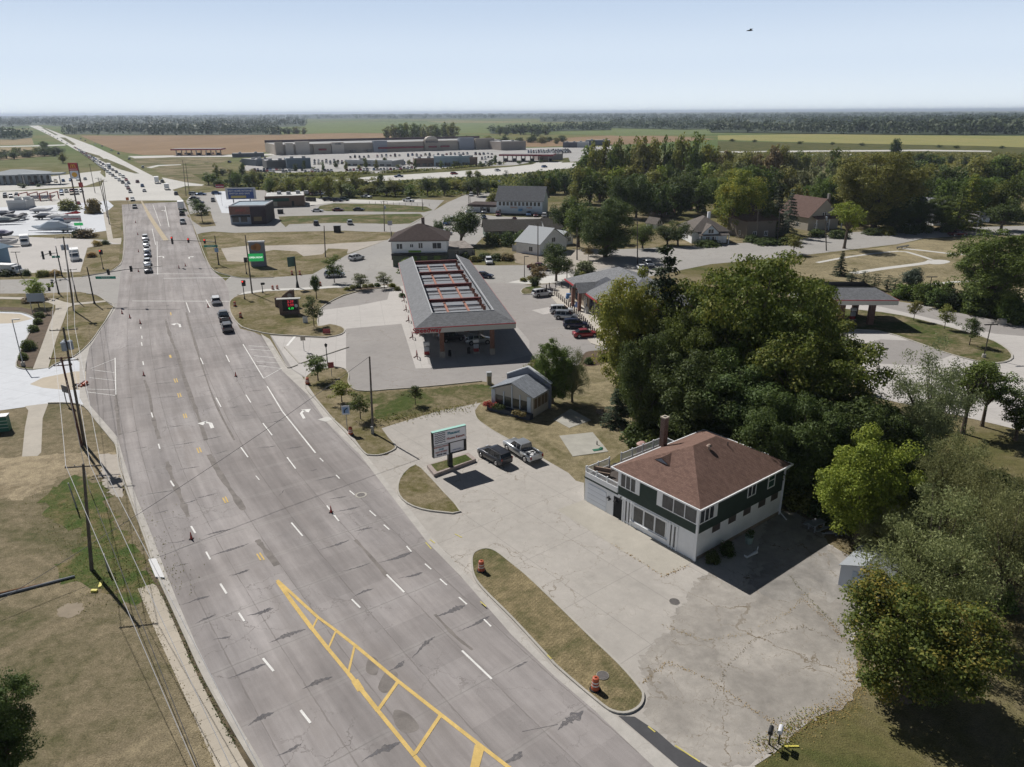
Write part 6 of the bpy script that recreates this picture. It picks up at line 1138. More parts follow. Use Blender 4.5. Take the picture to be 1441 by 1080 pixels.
sign('lane_sign', (97, 570), 543, 1.5, 1.0, plain('sign_back', (.08, .075, .075), .5), 'dark back of a two-post sign at the white lot entrance', -.5, two=True); sign('lane_sign', (55, 440), 413, 3.4, 1.7, plain('sign_back_blue', (.22, .26, .31), .5), 'wide blue-grey sign in front of the small street tree on the left corner', .1, two=True)
sign('stop_sign_back', (428, 494), 473, .8, .8, plain('tan_back', (.40, .36, .30), .6), 'tan square sign back on a thin post in the gas entrance', .2); sign('info_sign', (467, 530), 510, .9, .9, plain('pinkish_red', (.36, .07, .08), .5), 'small red sign behind the leafy young tree by the gas entrance', .2)
sign('yard_sign', (460, 471), 463, 1.3, .9, plain('pinkish_red', None), 'low red-topped sign on the tip of the gas station corner island', .1); sign('banner_sign', (430, 455), 446, .9, 1.4, sign_w, 'white banner sign beside the narrow tree trunk on the gas corner lawn', .1)
sign('diamond_sign', (551, 352), 311, 1.3, 1.3, plain('diamond_grey', (.35, .35, .40), .5), 'grey sign on a pole behind the white two-storey building', .1); sign('warning_sign', (182, 296), 278, 1.2, 1.2, plain('warning_orange', (.55, .13, .04), .5), 'orange road-work diamond sign on the yellow median tip', .78)
def lamp(b, top, label, arms=1, ang=0.0, base=True, mat=None):
 g = G(*b); h = HT(b, top); e = empty('lamp_post', g, ang, label, 'lamp post'); m_ = mat or plain('lamp_bronze', (.055, .05, .045), .5, .4); q = MB(); q.cyl((0, 0, .6 if base else 0), (0, 0, h), .09, .07, 8); q.build('post', m_, e)
 if base: q = MB(); q.cyl((0, 0, 0), (0, 0, .65), .32, .30, 12); q.build('concrete_base', CONC, e)
 for s in ((1,) if arms == 1 else (1, -1)): q = MB(); q.box((s * .55, 0, h), (1.1, .28, .14)); q.build('lamp_head', m_, e)
lamp((33, 515), 450, 'tall grey lamp post in the mulch bed at the tip of the white lot', 1, .2, mat=steel); lamp((1384, 504), 457, 'double-headed lamp post at the rounded end of the right grass island', 2, .1); lamp((1235, 520), 491, 'lamp post behind the trees at the edge of the hidden lot', 1, 0); lamp((1304, 427), 390, 'dark lamp post in the evergreen hedge', 2, 0)
lamp((30, 390), 355, 'thin lamp post with twin heads in front of the boat lot', 2, 0, False); lamp((738, 390), 361, 'thin brown lamp post at the street edge beyond the canopy', 1, 0, False); lamp((1372, 334), 298, 'street light with a long arm beside the maroon pickup', 1, PI, False, steel)
e = empty('lantern_post', G(461, 512), 0, 'black lantern post beside the leafy young tree at the gas entrance', 'lamp post'); h = HT((461, 512), 484.5); q = MB(); q.cyl((0, 0, 0), (0, 0, h - .5), .09, .06, 8); q.build('post', sig_b, e); q = MB(); q.cyl((0, 0, h - .5), (0, 0, h - .1), .14, .26, 8); q.cyl((0, 0, h - .1), (0, 0, h + .15), .28, .02, 8); q.build('lantern', sig_b, e)
# ---------------------------------------------------------------- pylon and price signs
def pylon():
 g = G(127, 304); g2 = G(108.5, 291); d = g2 - g; L = d.length; ang = math.atan2(d.y, d.x) + PI; h = HT((127, 304), 229); L = 3.6; e = empty('pylon_sign', g2, 0.08, 'very tall two-post pylon with a red arches panel above a yellow shell panel', 'sign'); h = HT((108.5, 291), 229.5)
 for x in (0, L): q = MB(); q.bx(x - .22, x + .22, -.22, .22, 0, h); q.build('post', plain('brown_post', (.06, .035, .03), .6), e)
 q = MB(); q.bx(-.1, L + .1, -.35, .35, h - 2.6 - .6, h); q.build('upper_panel', plain('panel_red', (.36, .03, .03), .5), e); q = MB(); q.bx(.1, L - .1, -.33, .33, h - 6.6, h - 3.3); q.build('lower_panel', plain('panel_white', (.56, .58, .62), .5), e)
 q = MB(); ya = plain('arch_yellow', (.62, .36, .04), .5)
 for s in (-1, 1): q.tube([(L / 2 + s * .45 + .45 * math.cos(t) * 1.0, -.4, h - 2.15 + 1.5 * math.sin(t)) for t in [PI * k / 8 for k in range(9)]], .13, 6)
 q.build('arches', ya, e); q = MB(); q.bx(.2, L - .2, -.37, -.35, h - 2.75, h - 2.5); q.build('white_line', plain('line_pink', (.6, .4, .4), .5), e)
 q = MB(); pts = [(L / 2 + 1.15 * math.cos(t) * (1 if math.sin(t) > -.5 else .8), h - 4.95 + 1.05 * math.sin(t)) for t in [2 * PI * k / 20 for k in range(20)]]; q.loft([[(x, -.33, z) for x, z in pts], [(x, -.38, z) for x, z in pts]]); q.build('shell_emblem', plain('shell_yellow', (.62, .33, .04), .5), e)
 q = MB(); q.bx(L - 1.0, L + .6, -.3, .3, h - 10.2, h - 8.2); q.build('price_panel', plain('led_red_panel', (.35, .05, .04), .5), e)
pylon()
def brick_price():
 e = empty('price_sign', G(406, 443), .14, 'brick monument sign with red and green price digits on the gas station corner', 'sign'); q = MB(); q.bx(-1.6, 2.2, -.4, .4, 0, 3.2); q.build('masonry', dk_brick, e); q = MB(); q.bx(-2.0, 2.6, -.6, .6, 3.2, 3.35); q.build('cap', plain('cap_grey', (.42, .42, .40), .6), e); q = MB(); q.bx(-.9, 2.0, -.46, -.4, .9, 3.1); q.build('display', blackm, e)
 text('3.39', .72, plain('led_red', (.5, .03, .05), .5, emit=(1, .05, .08), es=.4), e, face_mtx(.7, -.5, 2.75)); text('3.99', .72, plain('led_red', None), e, face_mtx(.7, -.5, 2.05)); text('4.19', .62, plain('led_green', (.03, .45, .08), .5, emit=(.05, .9, .12), es=.7), e, face_mtx(.7, -.5, 1.35)); q = MB(); q.cyl((1.75, -.48, 1.9), (1.75, -.5, 1.9), .34, .34, 16); q.build('emblem', sign_w, e)
 e = empty('brick_gateway_sign', G(402, 432), .1, 'curved dark brick gateway sign standing behind the price sign', 'sign'); q = MB(); pts = [(-2, 0), (2.0, 0), (2.0, 3.6), (1.2, 3.6), (.5, 3.1), (-.4, 2.4), (-.6, 2.0), (-2, 2.0)]; q.loft([[(x, .4, z) for x, z in pts], [(x, -.4, z) for x, z in pts]]); q.build('masonry', dk_brick, e); q = MB(); q.cyl((1.1, -.42, 2.5), (1.1, -.45, 2.5), .45, .45, 14); q.build('emblem', steel, e)
brick_price()
def led_pylon():
 e = empty('electronic_sign', G(364, 375), .12, 'grey electronic pylon sign with a lit green screen on the far corner lawn', 'sign'); h = HT((364, 375), 339.5); q = MB(); q.bx(-1.8, 2.1, -.5, .5, 0, h - .35); q.build('masonry', plain('grey_stone', (.20, .21, .24), .8, var=.15), e); q = MB(); q.bx(-2.0, 2.2, -.7, .7, h - .35, h); q.build('cap', plain('cap_pale', (.5, .5, .52), .6), e)
 q = MB(); q.bx(-2.2, 1.6, -.62, -.5, h - 5.2, h - 3.2); q.build('screen', plain('screen_green', (.04, .40, .12), .4, emit=(.04, .75, .2), es=.3), e); text('OPEN NOW', .62, plain('screen_text', (.8, .8, .8), .5, emit=(.9, .9, .9), es=.8), e, face_mtx(-.3, -.66, h - 4.2)); q = MB(); q.cyl((.3, -.52, h - 1.5), (.3, -.6, h - 1.5), 1.0, 1.0, 18); q.cyl((-.6, -.52, h - 1.6), (-.6, -.6, h - 1.6), .7, .7, 18); q.build('emblem', plain('emblem_gold', (.35, .16, .05), .5), e)
led_pylon()
e = sign('dealer_sign', (107, 332), 303.5, 5.6, 2.0, plain('panel_white', None), 'white boat dealer sign with red script above a small green screen', .05, None, ['MOTORSPORTS'], plain('sign_red', None), True, .8); h = HT((107, 332), 303.5); q = MB(); q.add([(-3.4, 0, h + .4), (2.0, -.1, h + 1.5), (3.3, 0, h + .9), (2.0, 0, h + .5)], [(0, 3, 2, 1)]); q.build('red_arrow', plain('sign_red', None), e); q = MB(); q.bx(.2, 3.0, -.1, .05, h - 3.3, h - 2.4); q.build('screen', plain('screen_green', None), e)
e = empty('billboard', G(342, 303), .1, 'blue billboard with white and yellow lettering above the small brick restaurant', 'billboard'); h = HT((342, 303), 264.5); q = MB(); q.bx(-5.5, 6.0, -.3, .1, h - 4.4, h); q.build('frame', plain('panel_white', None), e); q = MB(); q.bx(-4.6, 5.2, -.36, -.3, h - 4.2, h - .4); q.build('poster', plain('poster_blue', (.05, .10, .30), .5), e); q = MB(); q.bx(-3.6, 2.2, -.38, -.36, h - 3.9, h - 3.0); q.build('yellow_bar', plain('poster_yellow', (.5, .42, .15), .5), e)
text('FAST HOME INTERNET', .95, sign_w, e, face_mtx(.2, -.4, h - 1.2)); text('SWITCH AND SAVE', .9, sign_w, e, face_mtx(-.2, -.4, h - 2.2))
for x in (-3, 3.5): q = MB(); q.cyl((x, .2, 0), (x, .2, h - 4.3), .25, .25, 8); q.build('post', steel, e)
sign('restaurant_sign', (313, 290), 260, 3.6, 1.5, plain('sign_maroon', (.30, .03, .06), .5), 'dark red oval-lettered sign on a pole left of the blue billboard', 0, None, ['HARDWAY'], sign_w, False, .7)
# ---------------------------------------------------------------- buildings of the middle distance
def winrow(e, side, p, x0, x1, n, z0, z1, wd, m_=None, fr=None, mull=1):
 for i in range(n): c = x0 + (x1 - x0) * (i + .5) / n; window(e, side, p, c - wd / 2, c + wd / 2, z0, z1, mull, fr, m_, .1)
def white_building():
 A, B = (553, 376), (629.5, 375); e, L = house_frame('two_storey_building', A, B, 'white two-storey building with dark brown hip roof and black awning behind the canopy', 'building'); h = HT(A, 340); D = 13
 q = MB(); q.bx(0, L, 0, D, h * .52, h); q.build('upper_wall', white_w, e); q = MB(); q.bx(.05, L - .05, .05, D, 0, h * .52); q.build('lower_wall', plain('shop_lower', (.10, .12, .08), .7, var=.3), e)
 q = MB(); hip(q, 0, L, 0, D, h, h + 3.6, .7); rf = q.build('roof', roof_d, e); q = MB(); q.bx(L * .52, L * .52 + .8, D * .55, D * .55 + .8, h + 2.6, h + 5.0); q.build('chimney', dk_brick, rf); q = MB(); q.bx(-.1, L + .1, -1.2, 0, h * .46, h * .55); q.build('awning', sig_b, e)
 for a, b_, z0, z1 in ((.09, .19, .66, .9), (.335, .39, .72, .88), (.49, .56, .68, .92), (.745, .90, .66, .92)): window(e, 'f', 0, L * a, L * b_, h * z0 + .3, h * z1, 1, None, None, .1)
 q = MB(); q.bx(L * .3, L * .53, -.08, 0, h * .56, h * .64); q.build('banner', plain('banner_green', (.22, .38, .05), .6), e)
 for a in (.33, .52, .76): q = MB(); q.bx(L * a, L * (a + .12), -.03, .04, .3, h * .42); q.build('shop_window', plain('shop_pane_green', (.12, .20, .04), .4, var=.4), e)  # shop panes in a mottled green
 r2, L2 = house_frame('annex_building', (630, 366.5), (666, 364.5), 'low flat-roofed pale brick annex with a cluttered roof right of the white two-storey building', 'building'); h = HT((630, 366.5), 352); q = MB(); q.bx(0, L2, 0, 12, 0, h); q.build('wall', plain('pale_brick', (.40, .37, .33), .9, var=.1), r2); q = MB(); q.bx(-.2, L2 + .2, -.2, 12.2, h, h + .3); q.build('roof', plain('patched_roof', (.24, .21, .19), .9, var=.45, scale=.7), r2)
 for x in (2.2, 4.6, 6.8): q = MB(); q.bx(x, x + .9, -.03, .02, .8, 2.4); q.build('window', winglass, r2)
white_building()
def blue_building():
 A, B = (699, 302), (763, 303.5); e, L = house_frame('long_blue_building', A, B, 'long pale blue two-storey building with grey gabled roof and a row of upper windows', 'building'); h = HT(A, 281.5); D = 13; wl = plain('pale_blue_wall', (.60, .67, .73), .8, var=.06)
 q = MB(); gwall(q, 0, L, 0, D, h, h + 4.6, 'x'); q.build('wall', wl, e); q = MB(); gable(q, 0, L, 0, D, h + .05, h + 4.7, .7, 'x'); q.build('roof', shingle('medium_grey_shingles', (.15, .155, .165)), e); winrow(e, 'f', 0, .6, L - .6, 11, h * .62, h * .88, .95, None, None, 0)
 q = MB(); q.bx(L * .5, L * .57, -2.0, 0, h * .3, h * .42); q.build('awning', plain('awning_blue', (.10, .28, .50), .6), e); q = MB(); q.bx(L * .05, L * .09, -.05, .02, .6, 2); q.build('window', winglass, e); text('SERVICE', .8, plain('warm_letters', (.5, .22, .1), .6), e, face_mtx(L * .38, -.06, h * .5)); text('PARTS', .8, plain('warm_letters', None), e, face_mtx(L * .72, -.06, h * .5)); q = MB(); q.bx(-.02, L + .02, -.05, 0, 0, .5); q.build('foundation', blackm, e)
 r2, L2 = house_frame('low_shop', (661, 299), (698, 300), 'low white shop with a thick dark brown flat roof left of the pale blue building', 'building'); h = HT((661, 299), 290.5); q = MB(); q.bx(0, L2, 0, 9, 0, h); q.build('wall', white_w, r2); q = MB(); q.bx(-.5, L2 + .3, -1.2, 9.4, h, h + .9); q.build('roof', roof_d, r2)
 for x in (4.5, 7.2): q = MB(); q.bx(x, x + 1.3, -.04, .02, .3, 2.2); q.build('window', winglass, r2)
blue_building()
def barns():
 for A, B, lb, wl in (((683, 335), (723, 334), 'long low storage barn with grey roof and faded green wall, left one of three', (.16, .20, .17)), ((725, 335), (762, 334), 'long low storage barn with patched grey roof between the other two', (.20, .22, .20)), ((768, 329), (795, 328), 'grey-roofed barn with white walls behind the white gabled cottage', (.44, .46, .48))):
  e, L = house_frame('storage_barn', A, B, lb, 'barn'); h = HT(A, 325 if A[0] < 760 else 322); q = MB(); gwall(q, 0, L, 0, 9, h, h + 2.8, 'x'); q.build('wall', plain('barn_wall_%d' % A[0], wl, .9, var=.15), e); q = MB(); gable(q, 0, L, 0, 9, h, h + 2.85, .5, 'x'); q.build('roof', shingle('barn_shingles', (.115, .105, .095)), e)
  for k in range(3): q = MB(); q.bx(L * (.2 + .28 * k), L * (.2 + .28 * k) + .9, -.04, .02, h * .5, h * .85); q.build('window', winglass, e)
barns()
def cottage(name, A, B, D, eave, ridge, label, wallm, roofm, axis='y', porch=None, chim=None, ov=.4, hiproof=False):
 e, L = house_frame(name, A, B, label, 'house'); h = HT(A, eave); hr = h + ridge; q = MB()
 if hiproof: q.bx(0, L, 0, D, 0, h)
 else: gwall(q, 0, L, 0, D, h, hr, axis)
 q.build('wall', wallm, e); q = MB(); (hip(q, 0, L, 0, D, h, hr, ov) if hiproof else gable(q, 0, L, 0, D, h, hr + .04, ov, axis)); rf = q.build('roof', roofm, e)
 for a in (.22, .62): window(e, 'f', 0, L * a, L * a + 1.1, .9, min(2.2, h - .3), 1, None, None, .1)
 window(e, 'l', 0, D * .3, D * .3 + 1.2, .9, min(2.1, h - .3), 1); window(e, 'r', L, D * .3, D * .3 + 1.2, .9, min(2.1, h - .3), 1)
 if axis == 'y' and not hiproof: window(e, 'f', 0, L * .5 - .8, L * .5 + .8, h - .2, h + 1.0, 1, None, None, .1)
 if porch: q = MB(); q.add([(L * porch[0], -2.4, h - .9), (L * porch[1], -2.4, h - .9), (L * porch[1], .0, h - .1), (L * porch[0], .0, h - .1), (L * porch[0], -2.4, h - .75), (L * porch[1], -2.4, h - .75), (L * porch[1], .0, h + .05), (L * porch[0], .0, h + .05)], [(3, 2, 1, 0), (4, 5, 6, 7), (0, 1, 5, 4), (1, 2, 6, 5), (3, 0, 4, 7)]); pr = q.build('porch_roof', roofm, e)
 if porch:
  for x in (L * porch[0] + .2, L * (porch[0] + porch[1]) / 2, L * porch[1] - .2): q = MB(); q.bx(x - .12, x + .12, -2.3, -2.06, 0, h - .9); q.build('porch_post', white_t, e)
 if chim: q = MB(); q.bx(L * chim[0], L * chim[0] + .8, D * chim[1], D * chim[1] + .8, h, hr + 1.1); q.build('chimney', chim[2], rf)
 return e
metal_roof = plain('metal_roof', (.30, .32, .34), .7, 0, var=.08)
cottage('gabled_cottage', (759.4, 360), (797, 351), 8.5, 344, 3.6, 'white gabled cottage with pale grey metal roof beside the gravel corner', white_w, metal_roof, 'y')
cottage('small_garage', (788, 346), (806, 343), 7, 335, 1.6, 'small white garage with pale metal roof behind the white cottage', white_w, metal_roof, 'y')
cottage('bungalow', (973, 343), (1022, 342), 13, 327, 4.0, 'pale bungalow with grey hip roof and white chimney above the road bend', white_w, roof_t, 'x', (.15, 1.0), (.62, .5, white_t), .8, True)
q_ = cottage('bungalow_gable', (988, 344), (1010, 343.5), 4, 328, 2.2, 'pale front gable wing of the grey-roofed bungalow', plain('pale_blue_wall', None), roof_t, 'y')
cottage('brown_house', (1050, 337), (1090, 335), 12, 312, 4.6, 'shaded house with a brown pyramid roof behind the leaning pole', plain('dull_brown_wall', (.2, .17, .14), .9), shingle('chestnut_shingles', (.13, .09, .07)), 'x', None, (.45, .4, dk_brick), .8, True)  # walls in one even dull brown, reused for the low red-roofed house
q = MB(); g = G(1046, 330); q.add([(-4, -2, 2.6), (3.5, -2, 2.6), (4, 2, 3.4), (-3, 2, 3.4), (-4, -2, 2.7), (3.5, -2, 2.7), (4, 2, 3.5), (-3, 2, 3.5)], [(3, 2, 1, 0), (4, 5, 6, 7), (0, 1, 5, 4), (1, 2, 6, 5), (2, 3, 7, 6), (3, 0, 4, 7)]);
for x in (-3.6, 3.2): q.cyl((x, -1.8, 0), (x, -1.8, 2.6), .08, .08, 6)
tag(q.build('carport', metal_roof, loc=g), 'white carport roof left of the brown pyramid-roofed house', 'carport')
cottage('gabled_house', (1136, 325), (1178, 322), 15, 305, 5.4, 'cream gabled house with brown roof and a deep shaded porch by the road', plain('cream_siding', (.42, .38, .32), .9), shingle('maroon_brown_shingles', (.15, .10, .085)), 'y', (.1, .98), (.9, .3, plain('stone_chimney', (.3, .28, .26), .9)), .6)
cottage('red_roof_house', (921, 306), (948, 305), 9, 299, 2.4, 'low house with a reddish brown roof among the trees', plain('dull_brown_wall', None), shingle('red_brown_shingles', (.17, .085, .07)), 'x'); cottage('red_house', (952, 296), (975, 295), 10, 286, 3.6, 'dark red house with a white dormer window behind the low red-roofed house', plain('barn_red', (.16, .04, .03), .8), shingle('red_brown_shingles', None), 'y')
cottage('white_shed', (923, 323), (932, 322), 5, 315, 1.6, 'small white shed hidden among the trees left of the bungalow', white_w, roof_t, 'y'); cottage('white_house', (1313, 318), (1335, 317), 11, 301, 4.5, 'white gabled house glimpsed left of the tall bright green tree', white_w, roof_l, 'y'); cottage('white_house', (1272, 320), (1300, 319), 9, 308, 3.0, 'white house almost hidden behind the street hedge', white_w, roof_t, 'x'); cottage('pale_roof_house', (1366, 314), (1392, 313), 8, 307, 2.0, 'low house with a pale roof behind the street light arm', white_w, plain('pale_roof', (.5, .46, .42), .8), 'x')
def restaurant():
 e, L = house_frame('brick_restaurant', (325.5, 316.5), (376, 315.5), 'small flat-roofed brick restaurant with a red lettered sign below the blue billboard', 'building'); h = HT((325.5, 316.5), 291); D = 15; hL = L * .57
 q = MB(); q.bx(0, hL, 0, D, 0, h * .55); q.build('lower_wall', plain('grey_stucco', (.30, .33, .38), .8), e); q = MB(); q.bx(-.15, hL, -.2, D, h * .55, h); q.build('upper_wall', red_brick, e); q = MB(); q.bx(hL, L, -.3, D, 0, h); q.build('side_wall', plain('dark_brick_wall', (.055, .04, .045), .85, var=.2), e)
 q = MB(); q.bx(.3, L - .4, .4, D - .4, h + .01, h + .06); q.build('roof', plain('blue_grey_roof', (.26, .34, .40), .7, var=.15, scale=.5), e); q = MB()
 for a in ((0, L, -.3, .3), (0, L, D - .3, D), (-.15, .3, .3, D - .3), (L - .4, L, .3, D - .3)): q.bx(*a, h, h + .4)
 q.build('parapet', plain('cap_pale', None), e); text('JERSEYS', 1.1, plain('faded_red', (.42, .12, .10), .6), e, face_mtx(hL * .55, -.3, h * .78)); q = MB()
 for x0, x1 in ((.6, 2.9), (3.6, 5.9)): q = MB(); q.bx(x0, x1, -.06, .02, .9, 2.8); q.build('window', winglass, e)
 for x0, x1, c_ in ((hL + 1.0, L - 1.6, (.20, .14, .06)),): q = MB(); q.bx(x0, x1, -.34, -.28, 1.2, h * .42); q.build('window', plain('warm_window', c_, .4, var=.3), e)
 q = MB(); q.bx(.4, hL - .3, -.9, 0, h * .42, h * .5); q.build('awning', sig_b, e)
 r2, L2 = house_frame('brown_strip_building', (374, 292.5), (430, 290.5), 'long low brown strip building with rooftop units and a dark green awning', 'building'); h = HT((374, 292.5), 277); D = 17; q = MB(); q.bx(0, L2, 0, D, 0, h); q.build('wall', plain('brown_brick_wall', (.17, .115, .085), .9, var=.15), r2); q = MB(); q.bx(.3, L2 - .3, .3, D - .3, h, h + .06); q.build('roof', plain('white_roof', (.5, .5, .48), .7, var=.3, scale=.3), r2)
 q = MB(); q.bx(.0, L2 * .6, -.5, -.02, h * .52, h * .8); q.build('awning', plain('green_awning', (.03, .075, .06), .7), r2); q = MB(); q.bx(.4, L2 * .3, -.05, .02, .3, h * .5); q.build('window', plain('cream_window', (.34, .31, .25), .6), r2); q = MB(); q.bx(L2 * .66, L2 * .72, -.05, .02, .3, 2.4); q.build('door', blackm, r2)
 for x, y in ((5, 7), (9, 5), (13, 8), (16.5, 6)): q = MB(); q.bx(x, x + 1.8, y, y + 1.6, h + .06, h + 1.3); q.build('rooftop_unit', plain('unit_grey', (.36, .37, .38), .5), r2)
restaurant()
def flat(name, A, B, top, D, wallc, label, roofc=(.4, .4, .4), trim=None, win=0, band=None, txt=None, tc=None, cat_='building'):
 e, L = house_frame(name, A, B, label, cat_); h = HT(A, top); nm = ''.join('%02d' % int(c * 99) for c in wallc); q = MB(); q.bx(0, L, 0, D, 0, h); q.build('wall', plain('wall_' + nm, wallc, .85, var=.08, scale=.3), e); q = MB(); q.bx(.4, L - .4, .4, D - .4, h, h + .05)
 for i in range(max(2, int(L / 18))): q.bx(L * (i + .4) / max(2, int(L / 18)), L * (i + .4) / max(2, int(L / 18)) + 2.5, D * .4, D * .4 + 2, h, h + 1.3)
 q.build('roof', plain('roof_%02d' % int(roofc[0] * 99), roofc, .8, var=.15, scale=.1), e); q = MB(); q.bx(-.1, L + .1, -.15, 0.05, h - .6, h + .5); q.build('parapet', plain('trim_' + nm, trim or tuple(min(1, c * 1.3) for c in wallc), .7), e)
 if band: q = MB(); q.bx(L * band[0], L * band[1], -1.2, -.1, h * .45, h * .6); q.build('awning', plain('band_%02d' % int(band[2][0] * 99), band[2], .6), e)
 for i in range(win): q = MB(); c = L * (i + .5) / win; q.bx(c - L / win * .32, c + L / win * .32, -.08, .02, .5, h * .42); q.build('window', winglass, e)
 if txt: text(txt, h * .2, plain('tc_' + txt[:4], tc or (.1, .1, .12), .6), e, face_mtx(L / 2, -.2, h * .76))
 return e
# boat dealer and left edge
e, L = house_frame('civic_building', (-20, 261), (57, 259), 'long grey-blue building with pale hip roof and arched windows at the far left', 'building'); h = HT((0, 260), 247); q = MB(); q.bx(0, L, 0, 22, 0, h); q.build('wall', plain('blue_grey_wall', (.30, .33, .35), .8), e); q = MB(); hip(q, 0, L, 0, 22, h, h + 2.6, 1.0); q.build('roof', plain('pale_blue_roof', (.27, .30, .32), .85), e)
for i in range(10): q = MB(); x = 3 + i * 3.2; q.bx(x, x + 1.6, -.1, .02, .2, h * .8); q.cyl((x + .8, .02, h * .8), (x + .8, -.1, h * .8), .8, .8, 12); q.build('arched_window', winglass, e)
q = MB(); q.bx(L * .72, L + 14, -9, 2, h + .2, h + 1.0); q.build('entrance_canopy', plain('pale_blue_roof', None), e)
for x in (L * .8, L + 3, L + 13): q = MB(); q.bx(x - .25, x + .25, -8.6, -8.2, 0, h + .2); q.build('canopy_post', plain('wall_3', (.4, .4, .4), .7), e)
e, L = house_frame('hip_roof_shop', (-90, 377), (-22, 379), 'blue hip-roofed shop cut off by the left edge of the view', 'building'); q = MB(); q.bx(0, L, 0, 9, 0, 4.2); q.build('wall', plain('blue_wall', (.16, .26, .36), .8), e); q = MB(); hip(q, 0, L, 0, 9, 4.2, 7.6, 1.0); q.build('roof', plain('teal_blue_roof', (.11, .20, .29), .6, var=.15), e)
e, L = house_frame('boat_rack', (28, 284), (72, 283), 'open red and white steel rack full of small boats', 'rack'); q = MB()
for x in (0, L * .33, L * .66, L): q.bx(x - .2, x + .2, 0, .4, 0, 3.2); q.bx(x - .2, x + .2, 9, 9.4, 0, 3.2); q.bx(x - .2, x + .2, 0, 9.4, 3.2, 3.6)
q.build('frame', plain('rack_red', (.34, .09, .07), .6), e)
for i in range(9): q = MB(); x = .8 + i * (L - 1.2) / 9; q.loft([[(x + .1, 0.3, 1.2), (x + .5, .3, .9), (x + .9, .3, 1.2), (x + .5, .3, 1.7)], [(x - .1, 4, 1.2), (x + .5, 4, .7), (x + 1.1, 4, 1.2), (x + .5, 4, 2.2)], [(x + .4, 9, 1.6), (x + .5, 9, 1.4), (x + .6, 9, 1.6), (x + .5, 9, 1.9)]]); q.build('boat_hull', plain('hull_mix_%d' % (i % 3), ((.5, .5, .5), (.2, .22, .26), (.42, .36, .34))[i % 3], .5), e)
flat('tent_building', (100 - 88, 296), (100 - 62, 295), 284, 14, (.42, .42, .42), 'low white-roofed workshop behind the boat lot', (.62, .63, .62));
def boat(b, ln, hd, label, col=(.6, .62, .64), cover=(.30, .36, .44), tall=1.0):
 e = empty('boat', G(*b), hd, label, 'boat'); e.scale = (1, 1.1, 1.5); q = MB(); L = ln
 q.loft([[(-L / 2, -1.1, 1.0), (-L / 2, -.7, .55), (-L / 2, .7, .55), (-L / 2, 1.1, 1.0)], [(0, -1.2, 1.1), (0, -.7, .45), (0, .7, .45), (0, 1.2, 1.1)], [(L * .35, -.8, 1.25), (L * .35, -.3, .6), (L * .35, .3, .6), (L * .35, .8, 1.25)], [(L / 2, -.06, 1.45), (L / 2, -.04, 1.2), (L / 2, .04, 1.2), (L / 2, .06, 1.45)]]); q.build('hull', plain('hull_%02d%02d' % (int(col[0] * 99), int(col[2] * 99)), col, .35), e)
 q = MB(); q.loft([[(-L / 2, -1.1, 1.02), (-L / 2, -.5, 1.1), (-L / 2, 0, 1.15), (-L / 2, .5, 1.1), (-L / 2, 1.1, 1.02)], *[[(L * a, -1.2, 1.12), (L * a, -.6, 1.15 + k * .85 * tall), (L * a, .0, 1.2 + k * tall), (L * a, .6, 1.15 + k * .85 * tall), (L * a, 1.2, 1.12)] for a, k in ((-.38, .3), (-.15, 1), (.08, 1), (.28, .35))], [(L / 2 - .1, -.1, 1.42), (L / 2 - .1, -.05, 1.46), (L / 2 - .1, 0, 1.5), (L / 2 - .1, .05, 1.46), (L / 2 - .1, .1, 1.42)]]); q.build('cover', plain('cover_%02d%02d' % (int(cover[0] * 99), int(cover[2] * 99)), cover, .7), e)
 q = MB(); q.bx(-L * .4, L * .5 + 1.4, -.08, .08, .35, .47); q.bx(-L * .3, -L * .2, -1.1, 1.1, .32, .42); q.build('trailer', steel, e)
 for s in (-1, 1): wheel(e, -L * .25, s * 1.05, .32, .2)
boat((77, 327), 15, PI, 'large boat under a smooth blue-grey cover in the white lot', (.5, .55, .6), (.55, .62, .70), tall=1.5)
for b, ln, hd, lb, c1, c2, tl in (((86, 318), 9, 0, 'dark blue boat behind the large covered boat', (.08, .1, .14), (.12, .17, .24), .8), ((66, 309), 9, .1, 'black-hulled boat on a trailer with white top', (.03, .03, .035), (.5, .5, .52), .6), ((83, 310), 8, 0, 'white-topped boat right of the black-hulled boat', (.5, .5, .52), (.6, .6, .6), .4), ((34, 309), 5, 1.6, 'white speedboat seen from the stern at the back of the white lot', (.6, .6, .62), (.05, .05, .06), .5), ((8, 316), 11, .2, 'grey-covered boat at the left edge of the white lot', (.07, .07, .08), (.30, .33, .33), .7), ((18, 311), 8, .2, 'dark boat behind the grey-covered boat', (.05, .05, .06), (.2, .2, .22), .6), ((8, 305), 8, .1, 'farthest dark boat by the left edge', (.05, .05, .06), (.3, .31, .34), .5), ((12, 347), 7, 0, 'white boat bow beside the blue hip-roofed shop', (.62, .62, .62), (.2, .2, .22), .4), ((6, 335), 7, 0, 'violet-covered boat above the blue hip roof', (.1, .1, .12), (.22, .21, .32), .6), ((60, 300), 9, .1, 'long white pontoon boat behind the boat rows', (.5, .5, .52), (.5, .5, .52), .3)): boat(b, ln, hd, lb, c1, c2, tall=tl)
box_truck((36, 345), (35, 352), 'white camper trailer parked on the pale lot behind the blue shop', None, 6.5, 3.0, name='camper_trailer', cat_='trailer'); box_truck((106, 366), (107, 372), 'white van with a dark windscreen parked near the corner grass', None, 6.5, 3.0, name='white_van', cat_='van'); box_truck((10, 386), (40, 387), 'white minibus with a red tail light at the left edge', None, 9, 2.6, name='minibus', cat_='bus')
